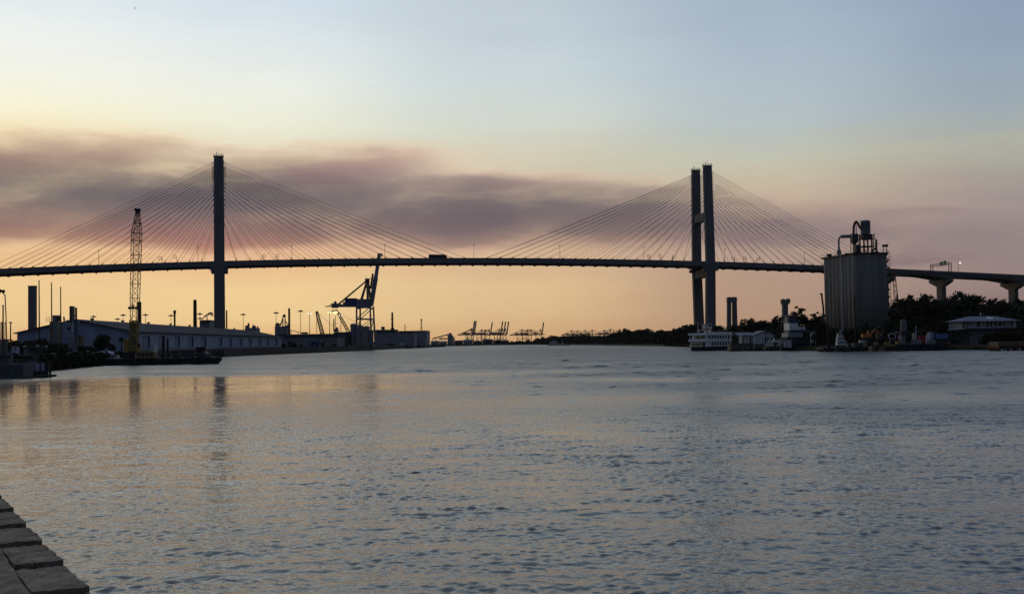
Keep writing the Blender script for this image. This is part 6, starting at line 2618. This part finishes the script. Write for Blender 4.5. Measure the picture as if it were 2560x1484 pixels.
crate(2292, 2317, 838, 848, 384, 3, REDP, "red_machine_house", "dark red machine house above the grey blocks", "machine house", zbot=zC)
crate(2337, 2371, 834, 846.5, 384.5, 2.6, BLUEP, "blue_container", "blue freight container at the far end of the block-laden barge", "container", zbot=P(2350, 846.5, 384).z)
crate(2336, 2372, 846.7, 860, 385, 2.2, DARK, "dark_container", "dark container underneath the blue one", "container", zbot=zC)
crate(2280, 2292, 832, 848, 386, 2.6, GREYP, "grey_container", "upright grey container left of the white pole on the barge", "container", zbot=zC)
crate(2318, 2334, 830, 846, 386.5, 2.6, BLUEG, "pale_container", "pale blue container behind the shorter grey block", "container", zbot=zC)
m = MB()
b = P(2290, 848, 382.5)
m.tube((b.x, b.y, zC), P(2290, 817, 382.5), .17, .12)
m.ball(P(2290, 817, 382.5), .2)
single("pole", "thin white pole rising beside the red machine house on the barge", "pole", m, OFFW)
m = MB()
b = P(2316, 848, 383)
m.tube((b.x, b.y, zC), P(2316, 839, 383), .22, .2)
m.tube(P(2316, 839, 383), P(2316, 838, 383), .28)
single("gas_cylinder", "white gas cylinder between the red machine house and the pale container", "gas cylinder", m, WHITE)
t = thing("coiled_pipe", "silver tangled pipe coil between the hoist frame and the hoist cab", "pipe coil", G(2231, 385, 1.5))
m = MB()
c = P(2231, 839.5, 385)
for k in range(3):
    pts_ = [c + Vector((1.15 * math.cos(a), k * .25, .95 * math.sin(a) - .05 * k)) for a in np.linspace(0, 6.0, 15)]
    m.path(pts_, .09, 6)
m.build("coil", OFFW, t)
m = MB()
m.pbox(2222, 2240, 847, 866, 384.6, 2)
m.build("stand", DARK, t)

# ------------------------------------------------------------------ silo
cx0, cy0 = gx(2140, 416, 20), 416.0
ax = Vector((-5.2, 26.0, 0)).normalized()     # along the long side, away
ay = Vector((ax.y, -ax.x, 0))                 # along the front, rightwards
FS = Matrix(((ay.x, ax.x, 0, cx0), (ay.y, ax.y, 0, cy0), (0, 0, 1, 0), (0, 0, 0, 1)))
sW = 13.0
RS = 2.6
ZS = P(2140, 630.5, 416).z
silo = thing("cement_silo", "tall grey cement silo of joined round cells topped by pipes and a filter tower", "silo", FS @ Vector((sW / 2, 13, 1.5)))
for i in range(4):
    for j in range(8):
        if 0 < i < 3 and 0 < j < 7:
            continue
        m = MB(FS)
        m.lathe((RS + i * (sW - 2 * RS) / 3, RS + j * 3.0, 0), [(RS, 0), (RS, ZS - .6)], 32)
        m.build("silo_cell", SILO, silo, True)
SL = RS * 2 + 7 * 3.0
m = MB(FS)
m.box(1.0, sW - 1.0, 1.0, SL - 1.0, 0, ZS - .7)
m.build("core_wall", SILO, silo)
m = MB(FS)
mg = .08
pl = [(-mg + 1.1, -mg), (sW + mg - .9, -mg), (sW + mg, .9), (sW + mg, SL + mg), (-mg, SL + mg), (-mg, 1.1)]
m.plan(pl, ZS - .6, ZS)
m.build("roof_slab", DARK, silo)
m = MB(FS)
for (x0, y0), (x1, y1) in zip(pl, pl[1:] + pl[:1]):
    m.beam((x0, y0, ZS + .95), (x1, y1, ZS + .95), .05)
    n = max(2, int(math.hypot(x1 - x0, y1 - y0) / 1.6))
    for k in range(n):
        f = k / n
        m.beam((x0 + (x1 - x0) * f, y0 + (y1 - y0) * f, ZS), (x0 + (x1 - x0) * f, y0 + (y1 - y0) * f, ZS + .95), .05)
m.build("guard_rail", STEELD, silo)


def SF(px, y):
    """x in the silo frame of photo column px on the plane y"""
    lo, hi = -20.0, 40.0
    for _ in range(40):
        q_ = (lo + hi) / 2
        if proj(FS @ Vector((q_, y, 32)))[0] < px:
            lo = q_
        else:
            hi = q_
    return lo


def zs(row, px=2150, d=421):
    return P(px, row, d).z


y = 5.0
xa, xb = SF(2154.5, y), SF(2176.5, y)
xc = (xa + xb) / 2
r = (xb - xa) / 2
m = MB(FS)
m.lathe((xc, y, zs(585)), [(.5, -2.1), (r * .8, -.6), (r, .4), (r, zs(558) - zs(585)), (r * 1.02, zs(557.8) - zs(585)), (r * 1.02, zs(551.5) - zs(585)), (r * .9, zs(550.6) - zs(585))], 22)
m.build("filter_tower", mat("filter_grey", (.16, .18, .21), .6, var=.15), silo, True)
m = MB(FS)
for dx in (-1.5, 1.5):
    for dy in (-1.5, 1.5):
        m.beam((xc + dx, y + dy, ZS), (xc + dx, y + dy, zs(585)), .45)
for h0, h1 in ((ZS + .2, ZS + 3.0),):
    for dy in (-1.5, 1.5):
        m.beam((xc - 1.5, y + dy, h0), (xc + 1.5, y + dy, h1), .14)
        m.beam((xc + 1.5, y + dy, h0), (xc - 1.5, y + dy, h1), .14)
for h in (zs(616), zs(597)):
    m.box(xc - 2.5, xc + 2.6, y - 2.2, y + 2.2, h - .12, h + .12)
m.box(xc - 2.3, xc + 2.3, y - 2.1, y + 2.1, zs(587), zs(586))
m.box(xc - 1.7, xc + 1.7, y - 1.7, y + 1.7, zs(596.8), zs(587.2))
for dx in (-2.3, 2.3):
    m.beam((xc + dx, y - 2.1, zs(597)), (xc + dx, y - 2.1, zs(583)), .12)
    m.beam((xc + dx, y + 2.1, zs(597)), (xc + dx, y + 2.1, zs(583)), .12)
m.beam((xc - 2.3, y - 2.1, zs(591)), (xc + 2.6, y - 2.1, zs(591)), .1)
m.beam((xc + 1.9, y - 2, zs(628)), (xc + 1.9, y - 2, zs(586)), .22)
m.build("support_frame", STEELD, silo)
xh0, xh1 = SF(2130, y), SF(2144, y)
m = MB(FS)
m.box(xh0, xh1, y - 1, y + 1, zs(601), zs(584))
m.loft([[(xh0, y - 1, zs(601)), (xh1, y - 1, zs(601)), (xh1, y + 1, zs(601)), (xh0, y + 1, zs(601))], [(xh0 + .5, y - .4, zs(611)), (xh1 - .7, y - .4, zs(611)), (xh1 - .7, y + .4, zs(611)), (xh0 + .5, y + .4, zs(611))]])
for dx in (xh0 + .12, xh1 - .12):
    for dy in (-.9, .9):
        m.beam((dx, y + dy, ZS), (dx, y + dy, zs(601)), .2)
m.box(SF(2137, y), SF(2149, y), y - 1.2, y + 1.2, ZS + .003, zs(611.5))
m.build("hopper", STEELD, silo)
m = MB(FS)
pp = [(2135.5, 584), (2136.5, 567), (2139, 557), (2143, 553.5), (2147, 557), (2150.5, 566), (2154, 570.5), (2157, 571)]
m.path([(SF(a, y), y, zs(b)) for a, b in pp], .42, 8)
m.build("filter_duct", RUSTD, silo)
m = MB(FS)
m.tube((SF(2142.5, y), y, zs(558)), (SF(2142.5, y), y, zs(584)), .16)
m.build("drop_pipe", STEELG, silo)
yp = 9.0
m = MB(FS)
xp = SF(2098, yp)
pp = [(xp, yp, ZS - .3), (xp, yp, zs(598)), (xp + .25, yp, zs(592)), (xp + .9, yp, zs(588.8)), (SF(2106, yp), yp, zs(588)), (SF(2130.5, yp), yp - 3.2, zs(589))]
m.path(pp[:4], .33, 10)
m.tube(pp[3], pp[4], .4, .6, 10)
m.tube(pp[4], pp[5], .6, .6, 12)
m.build("elbow_pipe", STEELG, silo, False)
m = MB(FS)
m.lathe((xp, yp, ZS), [(.9, 0), (.8, 1.0), (.4, 1.8), (.35, 2.2)], 10)
m.build("pipe_base", GREYP, silo)
m = MB(FS)
m.tube((-.35, 9.6, 2), (-.35, 9.6, ZS - .6), .24, n=8)
m.build("down_pipe", OFFW, silo)
m = MB(FS)
xs = SF(2191.5, 4)
m.tube((xs, 4, ZS), (xs, 4, zs(598)), .36, n=10)
m.beam((xs - .9, 4, zs(609)), (xs + 1.0, 4, zs(609)), .22)
m.beam((xs - 1.4, 4, zs(627)), (xs - .2, 4, zs(620)), .5)
m.box(xs - 1.8, xs + .4, 3, 5, ZS + .003, ZS + .5)
m.build("vent_stack", DARK, silo)
m = MB(FS)
x0, x1 = SF(2208, 3), SF(2219, 3)
m.box(x0, x1, 2.4, 3.6, zs(617.5), zs(612))
m.beam((x1 - .2, 3, zs(613)), (x1 + .35, 3, zs(611)), .3)
for x in (x0 + .2, x1 - .3):
    m.beam((x, 3, ZS), (x, 3, zs(617)), .18)
m.build("fan_box", RUSTD, silo)
m = MB(FS)
m.box(SF(2116, 12), SF(2126, 12), 12, 13, ZS + .003, ZS + .7)
m.box(SF(2070, 19), SF(2080, 19), 19, 20, ZS + .003, ZS + .9)
m.build("roof_hatch", DARK, silo)
m = MB(FS)
xr_ = sW + .35
for k in range(24):
    z0 = 3 + k * (ZS - 3) / 24
    z1 = z0 + (ZS - 3) / 24
    m.beam((xr_ + .1, 1.5 + (k % 2) * 2.4, z0), (xr_ + .1, 1.5 + ((k + 1) % 2) * 2.4, z1), .5, .12)
    m.beam((xr_ + .5, 1.5 + (k % 2) * 2.4, z0 + .9), (xr_ + .5, 1.5 + ((k + 1) % 2) * 2.4, z1 + .9), .06)
for yy in (1.3, 4.1):
    m.beam((xr_ + .5, yy, 2), (xr_ + .5, yy, ZS), .12)
m.build("stair_tower", STEELD, silo)
# masts behind the silo
d = 455
t = thing("lattice_crane", "rusty leaning lattice crane boom right behind the silo", "crane", G(2246, d, 1.5))
m = MB()
m.lattice(P(2246, 800, d), P(2233, 672, d), 1.5, .8, 18, .08, side=(1, 0, 0), r2=.05)
m.build("boom", RUST, t)
m = MB()
m.beam(P(2232, 701, d), P(2241, 700, d), .35)
m.tube(P(2229, 670, d), P(2239, 790, d), .05)
m.build("boom_tip", RUSTD, t)
m = MB()
b = G(2245, 450, 1.5)
m.tube(b, P(2242.5, 736, 450), .3, .28)
m.tube(P(2242.5, 736, 450), P(2242.5, 734.5, 450), .2)
single("steel_pole", "short dark pile standing beside the leaning lattice boom behind the silo", "pile", m, RUSTD)
d = 470
t = thing("jib_crane", "small dark hooked crane jib sticking out left of the silo", "crane", G(2060, d, 1.5))
m = MB()
m.beam(G(2062, d, 1.5), P(2058, 765, d), .6)
m.beam(P(2058, 768, d), P(2054, 735, d), .5, .9)
m.build("jib", DARK, t)
m = MB()
m.beam(P(2051, 733, d), P(2056, 737, d), .7, .6)
m.build("jib_head", DARK, t)

# ------------------------------------------------------------------ white-roofed house
d = 396
c0 = G(2406, d, 0)
al = math.radians(4)
FH = Matrix(((math.cos(al), -math.sin(al), 0, c0.x), (math.sin(al), math.cos(al), 0, c0.y), (0, 0, 1, 0), (0, 0, 0, 1)))
LH, WH = 18.6, 10.0


def zh(row):
    return P(2450, row, d).z


house = thing("house", "pale two-storey riverside house with a grey hip roof and dark porch posts", "house", FH @ Vector((LH / 2, WH / 2, 1.5)))
m = MB(FH)
m.box(0, LH, 0, WH, zh(820), zh(802.6))
m.build("upper_wall", OFFW, house)  # darker off-white holds the porch shadow in the wall colour
m = MB(FH)
m.box(.2, LH - 3, .3, WH, 1.2, zh(823.2))
m.build("lower_wall", GREYP, house)  # porch shade painted into the grey of this storey as well
m = MB(FH)
m.box(-1.2, LH + .6, -1.4, WH, zh(823.1), zh(820.1))
m.build("porch_floor", DARK, house)
m = MB(FH)
e, zr_, ze_ = 1.1, zh(789.8), zh(802.5)
vs = [(-e, -e - .6, ze_), (LH + e, -e - .6, ze_), (LH + e, WH + e, ze_), (-e, WH + e, ze_), (4.6, WH / 2, zr_), (LH - 4.6, WH / 2, zr_)]
m.add(vs, [(3, 2, 1, 0), (0, 1, 5, 4), (1, 2, 5), (2, 3, 4, 5), (3, 0, 4)])
m.build("roof", ROOFG, house)
m = MB(FH)
m.loft([[(9.3 + a, 1.2 + b * .6, ze_ + (zr_ - ze_) * (.35 + .11 * b) + .12) for a, b in ((0, 0.2), (1.9, 0), (2.9, 2.4), (.6, 3.4))], [(9.3 + a, 1.2 + b * .6, ze_ + (zr_ - ze_) * (.35 + .11 * b) + .2) for a, b in ((0, 0.2), (1.9, 0), (2.9, 2.4), (.6, 3.4))]])
m.build("roof_patch", WHITE, house)
for a, b, r0, r1 in ((.9, 1.25, 806, 811), (2.0, 2.45, 806.5, 810.5), (3.1, 3.45, 806, 811), (5.4, 6.3, 805, 818), (8.6, 9.2, 805, 818), (9.7, 10.3, 805, 818), (11.2, 11.8, 805, 818), (12.4, 13.4, 805, 816), (16.8, 17.4, 806, 811)):
    m = MB(FH)
    m.box(a, b, -.05, -.004, zh(r1), zh(r0))
    m.build("window" if b - a < .5 else "tall_window", GLASSD, house)
for a, b, r0, r1 in ((2.4, 3.2, 834, 838),):
    m = MB(FH)
    m.box(a, b, .25, .296, zh(r1), zh(r0))
    m.build("window", GLASSD, house)
for x in (.05, 1.55, 5.0, 8.0, 11.0, 13.8, 16.4):
    m = MB(FH)
    m.box(x - .14, x + .14, -1.3, -1.05, 1.0, ze_ - .05)
    m.build("porch_post", DARK, house)
m = MB(FH)
m.box(1.7, 14, -1.32, -1.26, zh(817.2), zh(816.4))
m.box(1.7, 14, -1.32, -1.26, zh(819.6), zh(819.0))
for k in range(40):
    x = 1.8 + k * .31
    m.box(x, x + .05, -1.31, -1.27, zh(819.0), zh(817.2))
m.build("porch_railing", OFFW, house)
m = MB(FH)
m.lathe((8.4, WH / 2 - 1, zr_ - .3), [(.05, 0), (.05, .9)], 8)
q_ = Matrix.Translation((8.4, WH / 2 - 1, zr_ + .65))
m.loft([[(8.4 + rr * math.cos(a) * .55 + o, WH / 2 - 1 - .3 * o, zr_ + .75 + rr * math.sin(a)) for a in np.linspace(0, 5.5, 8)] for rr, o in ((.05, .18), (.3, .12), (.45, 0), (.42, -.02), (.05, .12))])
m.build("satellite_dish", WHITE, house)
t = thing("pier_walkway", "thin pale boardwalk running from the house's porch toward the barge", "boardwalk", G(2392, 390, 1.5))
m = MB()
a, b = P(2374, 824, 391), P(2408, 821.5, 394)
m.beam(a, b, 1.4, .2)
m.build("walkway", OFFW, t)
m = MB()
for f in (.1, .5, .9):
    p = a.lerp(b, f)
    m.beam(p - Vector((0, 0, .1)), (p.x, p.y, 1.0), .18)
m.build("support_post", WOODD, t)
# ------------------------------------------------------------------ weathered timber landing in the foreground
DZ = 2.8
H_ = EYE.z - DZ


def on_deck(px, row, z=DZ):
    w = RM @ Vector(((px - 1280.0) / F, (742.0 - row) / F, -1.0))
    return EYE + w * ((z - EYE.z) / w.z)


e0, e1 = on_deck(228, 1488), on_deck(34, 1276)      # outer edge, near -> far
ed = Vector((e1.x - e0.x, e1.y - e0.y, 0)).normalized()
en = Vector((-ed.y, ed.x, 0))                        # inwards (towards the left)
if en.x > 0:
    en = -en
FD = Matrix(((ed.x, -en.x, 0, e0.x), (ed.y, -en.y, 0, e0.y), (0, 0, 1, 0), (0, 0, 0, 1)))   # x along the edge away, y outwards


def sx_(px, row):
    p = on_deck(px, row)
    return (Vector((p.x, p.y, 0)) - Vector((e0.x, e0.y, 0))).dot(ed)


timber = bpy.data.materials.new("worn_timber")
timber.use_nodes = True
nt = timber.node_tree
n, l = nt.nodes, nt.links
bs = n["Principled BSDF"]
bs.inputs["Roughness"].default_value = .92
bs.inputs["Specular IOR Level"].default_value = .2
tc_ = n.new("ShaderNodeTexCoord")
mp = n.new("ShaderNodeMapping")
mp.inputs["Scale"].default_value = (5, .9, 5)
mp.inputs["Rotation"].default_value = (0, 0, -math.atan2(ed.y, ed.x) + PI / 2)
l.new(tc_.outputs["Object"], mp.inputs[0])
a_ = n.new("ShaderNodeTexNoise")
a_.inputs["Scale"].default_value = 2.2
a_.inputs["Detail"].default_value = 8
a_.inputs["Roughness"].default_value = .7
l.new(mp.outputs[0], a_.inputs["Vector"])
b_ = n.new("ShaderNodeTexNoise")
b_.inputs["Scale"].default_value = 3.5
b_.inputs["Detail"].default_value = 6
l.new(tc_.outputs["Object"], b_.inputs["Vector"])
r_ = n.new("ShaderNodeValToRGB")
ee = r_.color_ramp.elements
ee[0].position, ee[0].color = .34, (.05, .043, .034, 1)
ee[1].position, ee[1].color = .54, (.25, .205, .145, 1)
ee.new(.7).color = (.38, .32, .235, 1)
mx = n.new("ShaderNodeMath")
mx.operation = 'MULTIPLY_ADD'
mx.inputs[1].default_value = .55
l.new(a_.outputs[0], mx.inputs[0])
mm_ = n.new("ShaderNodeMath")
mm_.operation = 'MULTIPLY'
mm_.inputs[1].default_value = .5
l.new(b_.outputs[0], mm_.inputs[0])
l.new(mm_.outputs[0], mx.inputs[2])
l.new(mx.outputs[0], r_.inputs[0])
l.new(r_.outputs[0], bs.inputs["Base Color"])
# long drying cracks along the grain
v_ = n.new("ShaderNodeTexVoronoi")
v_.feature = 'DISTANCE_TO_EDGE'
v_.inputs["Scale"].default_value = 1.6
mp2 = n.new("ShaderNodeMapping")
mp2.inputs["Scale"].default_value = (4.2, .7, 4.2)
mp2.inputs["Rotation"].default_value = (0, 0, -math.atan2(ed.y, ed.x))
wv = n.new("ShaderNodeVectorMath")
wv.operation = 'MULTIPLY_ADD'
wv.inputs[1].default_value = (.35, .35, .35)
l.new(b_.outputs["Color"], wv.inputs[0])
l.new(tc_.outputs["Object"], wv.inputs[2])
l.new(wv.outputs[0], mp2.inputs[0])
l.new(mp2.outputs[0], v_.inputs["Vector"])
cr_ = n.new("ShaderNodeMapRange")
cr_.inputs[1].default_value, cr_.inputs[2].default_value = 0.0, 0.045
l.new(v_.outputs["Distance"], cr_.inputs[0])
st_ = n.new("ShaderNodeTexNoise")
st_.inputs["Scale"].default_value = 1.1
st_.inputs["Detail"].default_value = 6
st_.inputs["Roughness"].default_value = .65
l.new(tc_.outputs["Object"], st_.inputs["Vector"])
sr_ = n.new("ShaderNodeMapRange")
sr_.inputs[1].default_value, sr_.inputs[2].default_value = .35, .65
sr_.inputs[3].default_value, sr_.inputs[4].default_value = .55, 1.25
l.new(st_.outputs[0], sr_.inputs[0])
cm_ = n.new("ShaderNodeMapRange")
cm_.inputs[3].default_value, cm_.inputs[4].default_value = .6, 1.0
l.new(cr_.outputs[0], cm_.inputs[0])
pm_ = n.new("ShaderNodeMath")
pm_.operation = 'MULTIPLY'
l.new(sr_.outputs[0], pm_.inputs[0])
l.new(cm_.outputs[0], pm_.inputs[1])
sc_ = n.new("ShaderNodeVectorMath")
sc_.operation = 'SCALE'
l.new(r_.outputs[0], sc_.inputs[0])
l.new(pm_.outputs[0], sc_.inputs[3])
l.new(sc_.outputs[0], bs.inputs["Base Color"])
bp_ = n.new("ShaderNodeBump")
bp_.inputs["Strength"].default_value = 1.0
bp_.inputs["Distance"].default_value = .016
hm_ = n.new("ShaderNodeMath")
hm_.operation = 'MULTIPLY_ADD'
hm_.inputs[1].default_value = .15
l.new(cr_.outputs[0], hm_.inputs[0])
l.new(a_.outputs[0], hm_.inputs[2])
l.new(hm_.outputs[0], bp_.inputs["Height"])
l.new(bp_.outputs[0], bs.inputs["Normal"])

land = thing("timber_landing", "weathered grey timber landing with short cross planks along its river edge", "landing", Vector((e0.x, e0.y, 0)) - en * -1.0 + Vector((0, 0, DZ)))
rd = random.Random(21)


def slab(mb, x0, x1, y0, y1, zn, zf, th, jag=.02, nx=10, ny=12):
    """worn plank: x along the edge (near x0, far x1), y outwards; its near end is lifted"""
    ox = [rd.gauss(0, jag * .6) for _ in range(ny + 1)]
    oxf = [rd.gauss(0, jag * .5) for _ in range(ny + 1)]
    oy = [rd.gauss(0, jag) for _ in range(nx + 1)]
    top, bot = [], []
    for i in range(nx + 1):
        for j in range(ny + 1):
            fx, fy = i / nx, j / ny
            x = x0 + (x1 - x0) * fx + (ox[j] * (1 - fx) + oxf[j] * fx)
            y = y0 + (y1 - y0) * fy + oy[i] * fy
            z = zn + (zf - zn) * fx + rd.gauss(0, .0022)
            edge = min(i, nx - i, j, ny - j)
            if edge == 0:
                z -= .003 + abs(rd.gauss(0, .004))
            top.append((x, y, z))
            bot.append((x, y, min(zn, zf) - th))
    W_ = ny + 1
    N = len(top)
    fs = []
    for i in range(nx):
        for j in range(ny):
            a = i * W_ + j
            fs.append((a, a + W_, a + W_ + 1, a + 1))
            fs.append((N + a, N + a + 1, N + a + W_ + 1, N + a + W_))
    for i in range(nx):
        for j in (0, ny):
            a = i * W_ + j
            q = (a, a + N, a + N + W_, a + W_)
            fs.append(q if j == 0 else q[::-1])
    for j in range(ny):
        for i in (0, nx):
            a = i * W_ + j
            q = (a, a + 1, a + 1 + N, a + N)
            fs.append(q if i == 0 else q[::-1])
    mb.add(top + bot, fs)


# near end of each plank, measured along the edge
ends = [sx_(161, 1410), sx_(110, 1358), sx_(68, 1315), sx_(33, 1276)]
step_ = (ends[3] - ends[0]) / 3
starts = [ends[0] - step_ * 2, ends[0] - step_] + ends + [ends[3] + step_ * k for k in range(1, 6)]
for k, x in enumerate(starts):
    nxt = starts[k + 1] if k + 1 < len(starts) else x + step_
    mb = MB(FD)
    slab(mb, x, nxt - .02, -.36 + rd.uniform(-.01, .01), .0 + rd.uniform(-.008, .008), DZ + .042, DZ + .006, .05, .005)
    mb.build("cross_plank", timber, land)
mb = MB(FD)
mb.box(starts[0] - 1, starts[-1] + step_, -.9, -.012, DZ - .42, DZ - .045)
mb.build("edge_beam", WOODD, land)
y = -.375
for w in (.34, .3, .32, .3):
    mb = MB(FD)
    slab(mb, starts[0] - 1.4, starts[-1] + step_, y - w, y, DZ + .035, DZ + .035, .08, .004, 60, 6)
    mb.build("deck_plank", timber, land)
    y -= w + .012
mb = MB(FD)
mb.box(starts[0] - 3, starts[-1] + step_, -9, -.95, DZ - .35, DZ - .06)
mb.build("deck_slab", timber, land)
for x in np.arange(starts[0] - 1, starts[-1], 2.4):
    mb = MB(FD)
    mb.tube((x, -.3, -2), (x, -.3, DZ - .43), .17, n=12)
    mb.build("support_pile", WOODD, land)

for o in bpy.data.objects:
    if "base" in o:
        del o["base"]
scene.cycles.use_denoising = True
scene.cycles.denoising_prefilter = 'FAST'
